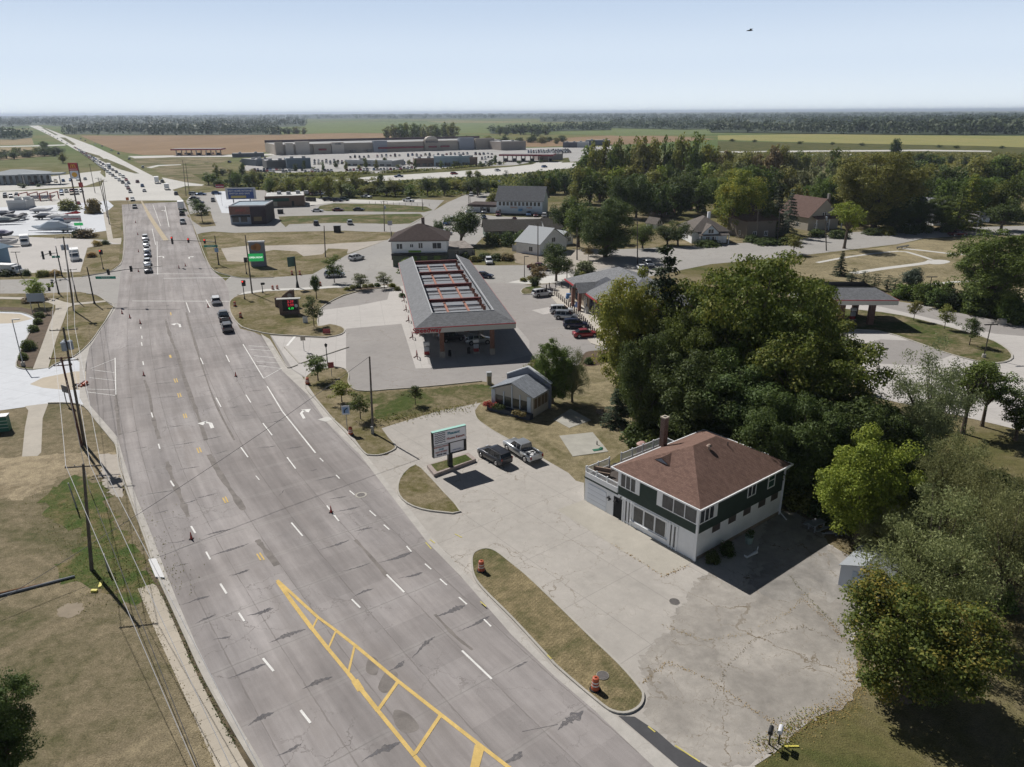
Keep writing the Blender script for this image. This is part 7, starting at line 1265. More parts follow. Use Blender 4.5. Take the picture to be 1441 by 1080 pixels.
# shopping centre
def mall():
 A, B = (388, 218.5), (705, 209.5); e, L = house_frame('shopping_centre', A, B, 'very long tan shopping centre with red-striped facade and an arched tower', 'building'); h = HT(A, 204); D = 60; tanw = plain('mall_tan', (.40, .345, .29), .85, var=.08, scale=.1); q = MB(); q.bx(0, L, 0, D, 0, h); q.build('wall', tanw, e); q = MB(); q.bx(1, L - 1, 1, D - 1, h, h + .1); q.build('roof', plain('mall_roof', (.34, .34, .34), .8, var=.1, scale=.05), e)
 q = MB(); q.bx(0, L, D - 2, D, h, h + 2.5); q.build('rear_parapet', plain('mall_dark', (.13, .09, .09), .8), e)
 for i, (a, b_, k, c_) in enumerate(((0, .03, 1.25, 0), (.04, .07, 1.15, 1), (.08, .135, 1.25, 1), (.15, .22, 1.0, 0), (.225, .275, 1.12, 1), (.40, .46, 1.18, 2), (.46, .62, 1.02, 0), (.63, .69, 1.2, 0), (.69, .78, 1.05, 0), (.79, .86, 1.3, 2), (.87, .96, 1.2, 0))): q = MB(); q.bx(L * a, L * b_, -2.5 - i * .1, 2, 0, h * k); q.build('facade_bay', (tanw, plain('mall_pale', (.56, .51, .46), .85), plain('mall_blue', (.30, .32, .37), .85))[c_], e)
 for i, (a, b_) in enumerate(((.17, .2), (.42, .62), (.645, .68), (.70, .74))): q = MB(); q.bx(L * a, L * b_, -5.2, -2.3, h * .35, h * .52); q.build('red_awning', plain('mall_red', (.26, .05, .06), .7), e)
 for a, b_, z in ((.635, .685, 1.35),): q = MB(); xc = L * (a + b_) / 2; w_ = L * (b_ - a) / 2; pts = [(xc - w_, h * 1.2)] + [(xc - w_ * math.cos(PI * k / 12), h * 1.25 + 2.6 * math.sin(PI * k / 12)) for k in range(13)] + [(xc + w_, h * 1.2)]; q.loft([[(x, 2, zz) for x, zz in pts], [(x, -3.6, zz) for x, zz in pts]]); q.build('arched_top', plain('mall_pale', None), e)
 for i in range(9): q = MB(); a = L * (.3 + .07 * i); q.bx(a, a + 6, -2.9, -2.4, .5, h * .3); q.build('shop_window', winglass, e)
 for t, a, hh in (('HOME', .25, 2.2), ('MARSHALLS', .66, 2.6)): text(t, hh, plain('mall_letters', (.06, .07, .1), .6), e, face_mtx(L * a, -3.9, h * .95))
mall()
for A, B, tp, D, wc, lb, kw in (((362, 234), (378, 233), 225, 22, (.16, .19, .22), 'dark blue-grey flat-roofed shop at the left end of the outer shop row', {}), ((376, 238), (404, 237), 227, 20, (.12, .12, .12), 'low dark restaurant with pale roof units in the outer shop row', {}), ((404, 238), (438, 237), 224, 20, (.13, .17, .21), 'dark blue block right of the low dark restaurant', {}), ((486, 234), (552, 235), 226, 22, (.42, .44, .45), 'pale flat shop with long white parapet in the outer row', dict(win=7, txt='ALDI SHOPS', tc=(.1, .12, .2))), ((584, 235), (611, 234.5), 224, 20, (.20, .14, .11), 'brown brick left wing of the outer strip', dict(win=3)), ((611, 235), (661, 234.5), 221, 20, (.30, .38, .44), 'pale blue middle of the outer strip with dark doors', dict(win=4)), ((661, 234.5), (672, 234), 222.5, 20, (.22, .15, .12), 'brown brick right wing of the outer strip', {}), ((705, 212), (740, 211), 200, 40, (.30, .26, .23), 'tan box building at the right end of the shopping centre', {}), ((792, 208), (812, 208), 201, 25, (.10, .10, .12), 'dark low shop beyond the packed car park', {}), ((812, 208), (828, 208), 200.5, 22, (.44, .45, .46), 'pale shop right of the dark low shop', {}), ((824, 205), (858, 205), 198, 25, (.12, .14, .2), 'long blue-roofed building at the edge of the tall trees', {}), ((757, 226), (792, 225), 218, 14, (.34, .30, .28), 'pinkish station kiosk behind the red canopy', {}), ((512 - 185, 222), (540 - 168, 221), 217, 20, (.12, .13, .15), 'small grey building behind the left hedge of the shopping centre', {})): flat('shop_building', A, B, tp, D, wc, lb, **kw)
def far_canopy(A, B, top, D, label, n, leg=(.35, .33, .3)):
 e, L = house_frame('fuel_canopy', A, B, label, 'canopy'); h = HT(A, top); q = MB(); q.bx(0, L, 0, D, h - 1.3, h); q.build('fascia', plain('far_red', (.26, .05, .06), .6), e); q = MB(); q.bx(.3, L - .3, .3, D - .3, h, h + .05); q.build('roof', plain('far_roof', (.30, .28, .28), .8), e)
 for i in range(n):
  for y in (1.5, D - 1.5): q = MB(); x = L * (i + .5) / n; q.bx(x - .4, x + .4, y - .4, y + .4, 0, h - 1.3); q.build('column', plain('far_leg', leg, .8), e)
 for i in range(n): q = MB(); x = L * (i + .5) / n; q.bx(x - 1.5, x + 1.5, D / 2 - .8, D / 2 + .8, 0, 2.2); q.build('fuel_pump', sig_b, e)
far_canopy((702, 228), (778, 228.5), 217.5, 20, 'long red-edged fuel canopy in front of the packed car park', 6); far_canopy((241, 219.5), (311, 219), 210, 16, 'thin red fuel canopy at the edge of the brown field', 5)
# second canopy behind the woods
def canopy2():
 B = G(1265.3, 422.7, 5.3); A = G(1130, 422.5, 5.3); rz = math.atan2(B.y - A.y, B.x - A.x); A.z = 0; Wc = math.hypot(B.x - A.x, B.y - A.y); D = 11.5; z0, z1 = 4.35, 5.3; e = empty('fuel_canopy', A, rz, 'second fuel canopy with grey shingle skirt and brick columns partly behind the tall trees', 'canopy')
 q = MB()
 for a in ((0, Wc, 0, .3), (0, Wc, D - .3, D), (0, .3, .3, D - .3), (Wc - .3, Wc, .3, D - .3)): q.bx(*a, z0, z1 - .01)
 f = q.build('fascia', plain('fascia_white', None), e); q = MB(); q.bx(-.03, Wc + .03, -.04, 0, z1 - .14, z1 + .02); q.bx(Wc, Wc + .04, 0, D, z1 - .14, z1 + .02); q.build('red_stripe', plain('stripe_red', None), f); q = MB(); ins = 3.2; zi = 6.9
 for o0, o1, i0, i1 in (((0, 0), (Wc, 0), (ins, ins), (Wc - ins, ins)), ((Wc, 0), (Wc, D), (Wc - ins, ins), (Wc - ins, D - ins)), ((Wc, D), (0, D), (Wc - ins, D - ins), (ins, D - ins))): q.add([(*o0, z1), (*o1, z1), (*i1, zi), (*i0, zi)], [(0, 1, 2, 3)])
 q.build('shingle_skirt', roof_g, e); q = MB(); q.bx(.3, Wc - .3, .3, D - .3, z0 + .1, z0 + .3); q.build('deck', plain('deck_grey', None), e)
 for x in (Wc - 3.6, Wc - 9.2, Wc - 16):
  for y in (2.2, D - 2.2): q = MB(); q.bx(x - .5, x + .5, y - .45, y + .45, 0, z0 + .1); q.build('column', plain('column_brown', (.13, .075, .06), .9, var=.2), e)
 for k, x in enumerate((Wc - 5.4, Wc - 12.5)): q = copy_tree(PU); q.location = loc(A, rz, x, D / 2, .02); q.rotation_euler.z = rz; tag(q, 'fuel pump under the second canopy, ' + ('right one near the grass island' if k == 0 else 'left one beside the dark trunk line'), 'fuel pump', 'fuel pumps under the second canopy')
canopy2()
q = MB(); q.cyl((0, 0, 0), (0, 0, .9), .8, .75, 14); tag(q.build('concrete_drum', CONC, loc=G(1409, 456)), 'pale concrete drum at the roadside near the right edge', 'drum')
# guard rail by the park road, mailboxes, green pylon slab, shed
e = empty('crash_barrier', G(1270, 350), math.atan2((G(1281, 348) - G(1270, 350)).y, (G(1281, 348) - G(1270, 350)).x), 'short grey crash barrier at the start of the park path', 'barrier'); q = MB(); L = (G(1281, 348) - G(1264, 351)).length; q.bx(-L / 2, L / 2, -.08, .08, .4, .8); q.build('rail', steel, e)
for x in (-L * .4, 0, L * .4): q = MB(); q.bx(x - .1, x + .1, 0.09, .25, 0, .8); q.build('post', wood, e)
mb_g = G(1083, 1040)
for i, (x, y, m_, lb) in enumerate(((1082, 1048, blackm, 'black mailbox on a wooden post beside the white mailbox'), (1095.5, 1047, plain('mailbox_white', (.66, .67, .70), .4), 'white mailbox beside the black mailbox at the lot corner'))):
 e = empty('mailbox', G(x, y), -.5, lb, 'mailbox'); q = MB(); q.bx(-.05, .05, -.05, .05, 0, 1.05); q.build('post', wood, e); q = MB(); pts = [(-.14, 1.05), (.14, 1.05), (.14, 1.22)] + [(.14 * math.cos(t), 1.22 + .12 * math.sin(t)) for t in [PI * k / 8 for k in range(1, 8)]] + [(-.14, 1.22)]; q.loft([[(a, .3, z) for a, z in pts], [(a, -.3, z) for a, z in pts]]); q.build('box', m_, e)
q = MB(); q.bx(-.5, .5, -.05, .05, 0, .06); tag(q.build('yellow_lath', plain('yellow_marker', None), loc=G(1113, 1051)), 'yellow lath lying on the grass beside the mailboxes', 'lath')
e = empty('green_monument_sign', G(4, 606), .25, 'green slatted monument sign at the left edge of the lawn', 'sign'); q = MB(); q.bx(-3.2, .9, -.5, .5, .0, 2.0); q.build('sign_body', plain('sign_green_dark', (.025, .14, .09), .5), e)
for z in (.5, .95, 1.4): q = MB(); q.bx(-3.2, .92, -.53, -.5, z, z + .1); q.build('stripe', plain('stripe_pale', (.4, .5, .42), .6), e)
q = MB(); q.bx(-3.3, 1.0, -.6, .6, 2.0, 2.1); q.build('cap', steel, e)
e = empty('metal_shed', G(1240, 850), .75, 'pale metal shed with a blue-grey door half buried under olive trees', 'shed'); q = MB(); gwall(q, 0, 4.4, 0, 3.6, 2.0, 2.7, 'x'); q.build('wall', plain('shed_wall', (.50, .54, .60), .5, .1), e); q = MB(); gable(q, 0, 4.4, 0, 3.6, 2.0, 2.75, .15, 'x', 0, .06); q.build('roof', metal_roof, e); q = MB(); q.bx(-.05, 0, .8, 2.6, .1, 1.9); q.build('door', plain('shed_door', (.38, .46, .56), .5), e)
for x0 in (.0, 1.5, 2.9, 4.3): q = MB(); q.bx(x0 - .05, x0 + .05, -.05, 0, 0, 2.0); q.build('seam_strip', plain('seam_black', (.04, .04, .05), .6), e)
e = empty('picnic_table', G(1148, 745), .5, 'weathered picnic table in the shade behind the house', 'table'); q = MB(); q.bx(-.9, .9, -.38, .38, .70, .76); q.build('tabletop', plain('weathered_wood', (.30, .31, .33), .9), e)
for s in (-1, 1): q = MB(); q.bx(-.9, .9, s * .75 - .14, s * .75 + .14, .42, .47); q.build('bench', plain('weathered_wood', None), e)
for x in (-.6, .6): q = MB(); q.bx(x - .05, x + .05, -.8, .8, .36, .42); q.bx(x - .05, x + .05, -.4, -.3, 0, .7); q.bx(x - .05, x + .05, .3, .4, 0, .7); q.build('leg_frame', plain('weathered_wood', None), e)
q = MB()
for i in range(6): q.box((-.8 + i * .3, .1 * (i % 2), .1 + .1 * (i % 3)), (1.3, .15, .12), .3 * i)
tag(q.build('lumber_pile', plain('weathered_wood', None), loc=G(1178, 752)), 'pile of grey lumber under the trees right of the picnic table', 'lumber')
q = MB(); q.box((0, 0, .06), (1.2, .5, .1), .3); q.box((.4, .3, .12), (.6, .3, .12), 1.0); tag(q.build('green_tarp', plain('tarp_green', (.02, .14, .08), .7), loc=G(841, 634)), 'small green tarp lying on the concrete slab near the house', 'tarp')
q = MB(); q.cyl((0, 0, 0), (0, 0, .5), .08, .05, 6); tag(q.build('water_tap', trim_m, loc=G(840, 626, .06)), 'thin black water tap standing on the concrete slab', 'tap')
e = empty('bird', G(1055, 300), 0, 'small dark bird high in the sky', 'bird'); e.location = RY(1055, 44, 75); q = MB(); q.loft([[(-.3, -.03, 0), (-.3, .03, 0), (-.3, 0, .04)], [(0, -.08, 0), (0, .08, 0), (0, 0, .12)], [(.3, -.02, .02), (.3, .02, .02), (.3, 0, .05)]]); q.add([(0, 0, .05), (-.15, .5, .14), (.15, .5, .12), (.1, 0, .06)], [(0, 1, 2, 3)]); q.add([(0, 0, .05), (-.15, -.5, .16), (.15, -.5, .14), (.1, 0, .06)], [(3, 2, 1, 0)]); b_ = q.build('body', blackm, e)
# wooden privacy fence near the cottage, white fence by the shopping centre scrub
def fence(A, B, h, mat, label, name='fence'):
 a, b_ = G(*A), G(*B); e = empty(name, a, math.atan2(b_.y - a.y, b_.x - a.x), label, 'fence'); L = (b_ - a).length; q = MB(); n = int(L / .4)
 for i in range(n): q.bx(i * .4, i * .4 + .37, -.02, .02, .05, h)
 q.build('boards', mat, e)
 for i in range(int(L / 2.4) + 1): q = MB(); q.bx(i * 2.4 - .06, i * 2.4 + .06, .02, .14, 0, h + .1); q.build('post', mat, e)
fence((721, 354), (747, 354), 1.9, plain('weathered_wood', None), 'grey board fence left of the white gabled cottage'); fence((314, 259), (346, 258.5), 2.2, plain('panel_white', None), 'white panel fence in the scrub behind the blue billboard')
for i in range(22):
 x = 520 + i * 4.2; y = 287.2 + i * .16;
 if i % 2 == 0: q = MB(); q.cyl((0, 0, 0), (0, 0, 1.1), .07, .07, 6); tag(q.build('fence_post', wood, loc=G(x, y)), 'thin post in the row along the upper grass strip', 'post', 'posts along the upper grass strip')
e = empty('waste_container', G(395, 301), .1, 'dark waste container at the corner of the upper drive', 'container'); q = MB(); q.bx(-1, 1, -.8, .8, 0, 1.6); q.build('bin', blackm, e); q = MB(); q.bx(-1.05, 1.05, -.85, .85, 1.6, 1.75); q.build('lid', trim_m, e)
e = empty('waste_container', G(475, 327), .1, 'dark box container at the end of the parking strip', 'container'); q = MB(); q.bx(-1.1, 1.1, -.9, .9, 0, 2.2); q.build('bin', blackm, e); q = MB(); q.bx(-1.15, 1.15, -.95, .95, 2.2, 2.35); q.build('lid', steel, e)
fence((430, 283.5), (446, 284), 1.9, blackm, 'black enclosure fence beside the brown strip building')
# ---------------------------------------------------------------- near trees (kind, base px, top row, width px, leaf, label)
for a in (('big', (1062, 585), 352, 262, 'locust', 'huge spreading locust tree, the largest crown beside the store, with visible bare limbs'), ('spruce', (930, 572), 350, 125, 'conifer', 'tall dark spruce at the left edge of the big woods behind the store roof'),
 ('near', (893, 572), 388, 118, 'gold', 'yellow-green leafy tree overhanging the near end of the store'), ('near', (918, 612), 470, 92, 'dark', 'dark drooping tree at the left foot of the big woods'), ('near', (1150, 650), 466, 168, 'locust', 'lit green locust in the woods left of the hidden lot lamp'),
 ('near', (975, 640), 500, 130, 'dark', 'very dark tree directly behind the chimney of the green and white house'), ('near', (1065, 655), 520, 150, 'dark', 'dark tree behind the brown hip roof, below the largest locust'), ('near', (1112, 700), 560, 120, 'dark', 'dark tree at the back right corner of the brown-roofed house'), ('near', (1190, 690), 560, 130, 'dark', 'dark tree between the lit locust and the bright green tree'), ('near', (1125, 560), 405, 96, 'olive', 'olive tree right of the largest locust beside the second canopy'),
 ('near', (960, 600), 440, 110, 'green', 'green tree between the tall spruce and the largest locust'), ('round', (1180, 560), 468, 60, 'grey', 'grey-leaved small tree in front of the second canopy'), ('round', (1165, 540), 452, 36, 'gold', 'small yellow tree left of the grey-leaved tree by the second canopy'),
 ('willow', (1318, 655), 488, 112, 'grey', 'grey-green tree standing against the pale hidden lot'), ('open', (1366, 610), 508, 66, 'green', 'thin airy tree right of the grey-green tree, against the pale lot'), ('open', (1392, 600), 512, 66, 'green', 'second thin airy tree with layered branches at the pale lot edge'), ('round', (1438, 620), 546, 58, 'dark', 'dark young tree cut by the right edge of the view'),
 ('near', (1220, 765), 604, 122, 'bright', 'bright yellow-green tree standing right of the picnic table'), ('near', (1200, 720), 612, 70, 'green', 'green tree just behind the bright yellow-green tree'), ('near', (1265, 700), 600, 80, 'dark', 'dark tree between the bright tree and the olive trees'), ('willow', (1345, 740), 614, 96, 'willow', 'olive tree with bare forked limbs above the metal shed'), ('willow', (1318, 872), 700, 162, 'willow', 'grey-olive tree drooping over the metal shed'), ('willow', (1268, 800), 712, 92, 'willow', 'small grey-green tree hiding the back of the metal shed'),
 ('willow', (1425, 860), 680, 118, 'willow', 'grey-olive tree at the right edge behind the turning maple'), ('willow', (1378, 800), 655, 100, 'willow', 'feathery olive tree between the other olive trees'), ('near', (1292, 985), 836, 166, 'autumn', 'large rounded tree turning orange and yellow beside the cracked lot'), ('near', (-14, 1100), 972, 92, 'dark', 'dark tree at the bottom left corner of the lawn'),
 ('near', (778, 568), 480, 54, 'green', 'tall leafy shrub tree beside the small cottage shop'), ('willow', (806, 566), 494, 44, 'grey', 'blue-grey feathery tree right of the cottage shop'), ('round', (756, 545), 502, 34, 'olive', 'thin olive sapling behind the cottage shop parapet'), ('near', (985, 600), 440, 112, 'locust', 'green crown filling the gap left of the largest locust'), ('near', (1015, 632), 492, 124, 'green', 'broad green crown below the left side of the largest locust'), ('near', (1075, 332), 284, 44, 'dark', 'dark tree hiding the brown pyramid-roofed house'), ('near', (1290, 322), 284, 62, 'dark', 'dark tree hiding the white houses behind the street hedge'), ('near', (1258, 326), 290, 44, 'dark', 'dark tree left of the white houses behind the hedge'), ('near', (1335, 320), 276, 44, 'green', 'green tree between the white house and the bright conifer'), ('spruce', (868, 598), 548, 40, 'conifer', 'small dark spruce on the garden lawn above the slab'),
 ('young', (446, 536), 501, 31, 'green', 'leafy dark green young tree by the gas entrance barrel'), ('young', (480, 566), 539, 30, 'bright', 'bright green young tree, middle one on the roadside lawn'), ('young', (506, 590), 554, 30, 'green', 'young tree between the road sign and the bare pole'), ('young', (584, 570), 543, 21, 'dark', 'small dark bushy tree alone on the green strip by the gas lot'), ('young', (440, 460), 418, 26, 'dark', 'narrow dark young tree beside the brick price sign'), ('tall', (444, 422), 388, 13, 'dark', 'narrow column tree by the far sidewalk behind the price sign'),
 ('young', (469, 398), 360, 26, 'green', 'slender green street tree at the right end of the corner lawn'), ('young', (50, 432), 391, 30, 'bright', 'single rounded green tree at the left corner sidewalk'), ('young', (283, 313), 286, 24, 'dark', 'dark street tree in front of the small brick restaurant drive'), ('young', (276, 302), 280, 22, 'dark', 'darker street tree just behind the restaurant drive tree'), ('young', (507, 408), 386, 22, 'grey', 'left grey-green round tree on the bed before the canopy'), ('young', (540, 406), 384, 22, 'grey', 'right grey-green round tree on the bed before the canopy'),
 ('round', (648, 344), 291, 52, 'dark', 'large dark spreading tree between the white building and the barns'), ('round', (617, 332), 310, 16, 'dark', 'small round dark tree beside the parked cars behind the white building'), ('round', (783, 396), 344, 46, 'dark', 'dark round street tree right of the lamp post beyond the lot'), ('young', (798, 393), 366, 22, 'grey', 'small grey-green tree beside the store corner'), ('young', (756, 405), 372, 26, 'brown', 'small brownish tree by the maroon pickup'), ('tall', (753, 410), 390, 14, 'dark', 'tiny dark column tree on the green island'), ('shrub', (823, 384), 368, 26, 'grey', 'round grey shrub at the back corner of the store roof'), ('young', (828, 366), 346, 14, 'brown', 'thin brown-leaved sapling behind the grey shrub'),
 ('near', (853, 362), 280, 86, 'dark', 'dark grey-green street tree casting shade over the road bend'), ('round', (815, 348), 278, 50, 'green', 'dark-based green tree behind the white garage'), ('round', (795, 330), 278, 40, 'dark', 'dark tree right of the pale blue building'), ('round', (905, 350), 316, 32, 'green', 'small bright green tree right of the crossarm pole'), ('round', (880, 345), 330, 24, 'grey', 'low grey-green tree under the dark street tree'), ('round', (955, 346), 312, 34, 'dark', 'dark bush tree left of the grey-roofed bungalow'), ('round', (940, 345), 318, 34, 'dark', 'dark green tree in front of the little white shed'),
 ('near', (1040, 330), 240, 84, 'yellow', 'big round tree with a yellowing top above the bungalow'), ('spruce', (1095, 328), 258, 36, 'conifer', 'dark spruce behind the leaning pole'), ('spruce', (1112, 334), 268, 32, 'blue', 'blue-grey spruce beside the cream gabled house'), ('near', (1238, 322), 216, 130, 'olive', 'huge dark olive tree behind the white houses'), ('round', (1166, 310), 256, 48, 'green', 'round green tree behind the cream gabled house'), ('open', (1193, 350), 283, 52, 'bright', 'light green open-crowned tree on the park lawn casting a shadow'), ('young', (1118, 358), 330, 26, 'olive', 'small drooping tree at the road edge by the park'), ('spruce', (1366, 325), 247, 48, 'bright', 'tall bright green layered conifer left of the street light'), ('spruce', (1352, 328), 258, 36, 'green', 'dark layered conifer beside the bright green one'), ('near', (1402, 442), 326, 124, 'green', 'large spreading green tree at the right edge above the hedge'), ('round', (1413, 325), 282, 50, 'dark', 'dark round tree behind the road at the right edge'),
 ('spruce', (1184, 388), 354, 20, 'conifer', 'narrow dark evergreen at the left end of the park hedge'), ('cone', (1199, 402), 378, 16, 'conifer', 'first small cone evergreen in the park hedge row'), ('cone', (1216, 403), 382, 15, 'conifer', 'second small cone evergreen in the park hedge row'), ('cone', (1231, 408), 386, 18, 'conifer', 'third small cone evergreen in the park hedge row'), ('cone', (1249, 407), 388, 14, 'conifer', 'fourth small cone evergreen in the park hedge row'), ('cone', (1260, 413), 392, 16, 'conifer', 'fifth small cone evergreen in the park hedge row'), ('tall', (1283, 418), 378, 25, 'blue', 'grey-green tree among the cone evergreens of the park hedge'),
 ('young', (1288, 452), 424, 20, 'olive', 'leftmost young tree on the right grass island'), ('young', (1332, 464), 430, 22, 'olive', 'middle young tree on the right grass island'), ('young', (1368, 487), 448, 27, 'dark', 'dark young tree beside the double-headed lamp post'), ('cone', (1345, 436), 408, 20, 'conifer', 'dark cone evergreen by the road hedge right of the pale box')):
 tree(*a)
for i, (x, y, w_, h_, lf) in enumerate(((1272, 420, 26, 20, 'green'), (1296, 424, 30, 24, 'dark'), (1312, 428, 24, 32, 'green'), (1330, 430, 26, 34, 'green'), (1352, 434, 24, 26, 'dark'), (1372, 440, 34, 40, 'dark'), (1396, 444, 32, 38, 'dark'), (1420, 450, 34, 36, 'green'), (1440, 456, 30, 36, 'dark'))): tree('shrub', (x, y), y - h_, w_, lf, ('first', 'second', 'third', 'fourth', 'fifth', 'sixth', 'seventh', 'eighth', 'ninth')[i] + ' shrub from the left in the tall hedge along the right street', 'shrubs of the tall hedge by the right street')
for i, (x, y, w_, h_) in enumerate(((54, 447, 13, 8), (52, 456, 12, 8), (47, 466, 14, 9), (39, 492, 18, 14), (32, 506, 12, 10))): tree('shrub', (x, y), y - h_, w_, 'green', ('farthest', 'second', 'third', 'large bright', 'nearest') [i] + ' clipped shrub of the row in the mulch bed by the white lot', 'clipped shrubs in the mulch bed')
for i, (x, y, w_, h_, lf) in enumerate(((48, 424, 30, 8, 'brown'), (37, 388, 10, 9, 'dark'), (60, 389, 18, 9, 'gold'), (78, 388, 14, 8, 'straw'), (10, 388, 20, 9, 'dark'), (122, 334, 24, 12, 'brown'), (96, 296, 24, 16, 'olive'), (130, 300, 22, 20, 'brown'), (136, 346, 12, 8, 'straw'), (148, 344, 12, 6, 'dark'), (112, 333, 20, 10, 'dark'), (128, 362, 12, 7, 'straw'))): tree('shrub', (x, y), y - h_, w_, lf, ('low dry shrub bed on the left corner lawn', 'round dark shrub by the boat lot kerb', 'yellow grass clump by the boat lot kerb', 'straw-coloured clump by the boat lot kerb', 'dark shrub beside the white minibus', 'brown shrub bed right of the dealer sign', 'olive shrub left of the tall pylon base', 'brown bush between the tall poles at the pylon', 'straw clump on the corner grass by the boat lot', 'low dark juniper on the corner grass by the boat lot', 'dark shrub under the dealer sign', 'lower straw clump on the corner grass')[i])
for i, (x, y) in enumerate(((488, 409), (497, 407), (505, 406), (514, 405), (522, 404.5), (530, 404), (552, 404), (559, 409), (566, 418), (736, 396), (746, 394), (812, 390), (820, 388))): tree('shrub', (x, y), y - 5.5, 9, ('gold', 'olive', 'dark')[i % 3], ('first yellowish', 'second olive', 'third dark', 'fourth yellowish', 'fifth olive', 'sixth dark', 'seventh yellowish', 'eighth olive', 'ninth dark', 'tenth yellowish', 'eleventh olive', 'twelfth dark', 'last yellowish')[i] + ' low shrub along the edge beds of the gas lot', 'low shrubs along the gas lot edge')
for i, (x, y, w_, h_) in enumerate(((828, 511, 14, 8), (848, 507, 14, 9), (815, 520, 12, 6))): tree('shrub', (x, y), y - h_, w_, 'dark', ('middle', 'right', 'left lower')[i] + ' small shrub on the mulch bed behind the red car', 'small shrubs on the mulch bed')
for i, (x, y, w_, h_, lf) in enumerate(((692, 345, 24, 18, 'dark'), (714, 346, 20, 20, 'dark'), (738, 341, 26, 16, 'dark'), (752, 338, 18, 14, 'dark'), (668, 368, 16, 8, 'olive'), (682, 366, 20, 9, 'dark'), (698, 366, 20, 9, 'dark'), (714, 366, 20, 9, 'brown'), (654, 366, 14, 11, 'dark'), (703, 297, 0, 0, 0), (712, 292, 0, 0, 0), (695, 287, 22, 16, 'olive'), (572, 384, 26, 20, 'green'), (870, 348, 16, 8, 'dark'), (996, 346, 34, 8, 'dark'), (1060, 341, 20, 10, 'dark'), (1152, 333, 22, 10, 'dark'), (1180, 335, 26, 11, 'dark'), (1228, 330, 24, 9, 'dark'), (1248, 330, 24, 12, 'olive'), (1275, 328, 30, 12, 'dark'), (1300, 327, 28, 11, 'dark'), (1330, 325, 26, 8, 'dark'), (1390, 311, 30, 14, 'dark'), (1425, 310, 30, 18, 'dark'), (1080, 343, 40, 8, 'dark'), (1105, 343, 26, 10, 'green'))):
 if w_: tree('shrub', (x, y), y - h_, w_, lf, ['dark', 'broad', 'dense', 'rounded', 'leafy', 'shaded', 'thick'][i % 7] + ' ' + ('shrub in front of the storage barns' if i < 4 else 'shrub of the hedge beyond the canopy' if i < 9 else 'bush at the low dark-roofed shop' if i == 11 else 'bush before the white two-storey building' if i == 12 else 'hedge bush along the curving road before the houses'), 'bushes along the streets and houses' if i > 12 else 'bushes behind the canopy')
# wall of stacked stones and undergrowth at the wood edge
und = [(900, 620), (925, 632), (950, 640), (985, 655), (1040, 670), (1100, 700), (1130, 715), (1160, 730), (1180, 735), (1010, 610), (1060, 600), (1100, 600), (1140, 620), (1240, 640), (1270, 650), (1215, 620), (1400, 690), (1300, 720), (1250, 760), (1280, 800), (1350, 820), (1400, 850), (1440, 800)]
for i, (x, y) in enumerate(und): tree('shrub', (x, y), y - 26, 46, ('dark', 'green', 'olive', 'dark')[i % 4], ('dark', 'green', 'olive', 'blackish')[i % 4] + ' bushy undergrowth ' + ('at the wood edge behind the house roof' if i < 7 else 'below the largest locust' if i < 13 else 'among the grey-olive trees'), 'undergrowth bushes in the woods')
q = MB(); rr = random.Random(4); A, B = G(838, 578), G(928, 622)
for i in range(60): p = A.lerp(B, rr.random()); q.box((p.x + rr.uniform(-.3, .3), p.y + rr.uniform(-.3, .3), .15), (rr.uniform(.3, .6), rr.uniform(.3, .5), rr.uniform(.2, .4)), rr.random() * 3)
tag(q.build('stone_edging', plain('fieldstone', (.24, .19, .15), .9, var=.3)), 'low tumbled stone edging across the garden lawn', 'stone edging', kind='stuff')
# ---------------------------------------------------------------- woods of single trees
wr = random.Random(21)
WL = {'green': 'green', 'dark': 'dark green', 'olive': 'olive', 'gold': 'yellow-green', 'brown': 'brownish thin-leaved', 'grey': 'grey-green', 'bright': 'bright green', 'yellow': 'yellowing', 'willow': 'pale olive'}
def row(where, x0, x1, yb0, yb1, top0, top1, n, w0, w1, kinds, leafs, jy=3):
 for i in range(n):
  t = (i + wr.random() * .8) / n; x = x0 + (x1 - x0) * t; y = yb0 + (yb1 - yb0) * t + wr.uniform(-jy, jy); tp = top0 + (top1 - top0) * t + wr.uniform(-jy, jy) * 1.6
  lf = wr.choice(leafs); tree(wr.choice(kinds), (x, y), min(tp, y - 4), wr.uniform(w0, w1), lf, f'{WL[lf]} tree {where}', f'trees {where}')
row('in the tall cottonwood stand left of the wood', 822, 1000, 264, 266, 204, 190, 15, 26, 38, ['lowtall', 'low'], ['olive', 'gold', 'olive', 'green'], 4); row('in the lower front of the cottonwood stand', 812, 1010, 284, 284, 240, 236, 16, 26, 40, ['low'], ['green', 'dark', 'olive', 'bright'], 4)
row('behind the red-roofed houses', 870, 1030, 305, 300, 252, 250, 9, 30, 44, ['low', 'dense'], ['dark', 'green', 'dark'], 5); row('in the brownish back part of the wood', 990, 1250, 262, 258, 210, 214, 24, 22, 34, ['low', 'lowtall', 'bare'], ['brown', 'olive', 'grey', 'green'], 4)
row('in the middle of the wood behind the bungalow', 1000, 1240, 286, 284, 232, 236, 17, 28, 42, ['low', 'dense'], ['green', 'dark', 'olive', 'grey'], 5); row('behind the white houses by the road', 1110, 1440, 312, 306, 258, 250, 17, 32, 50, ['low', 'dense'], ['dark', 'green', 'olive', 'green'], 5)
row('at the upper right of the wood', 1250, 1460, 278, 272, 236, 220, 16, 28, 44, ['low'], ['dark', 'green', 'olive'], 5); row('at the far right crest of the wood', 1370, 1470, 252, 246, 226, 208, 9, 26, 40, ['low'], ['dark', 'olive'], 4); row('right of the second canopy behind the hedge', 1290, 1460, 428, 446, 400, 412, 8, 20, 30, ['low', 'spruce'], ['dark', 'green'], 3)
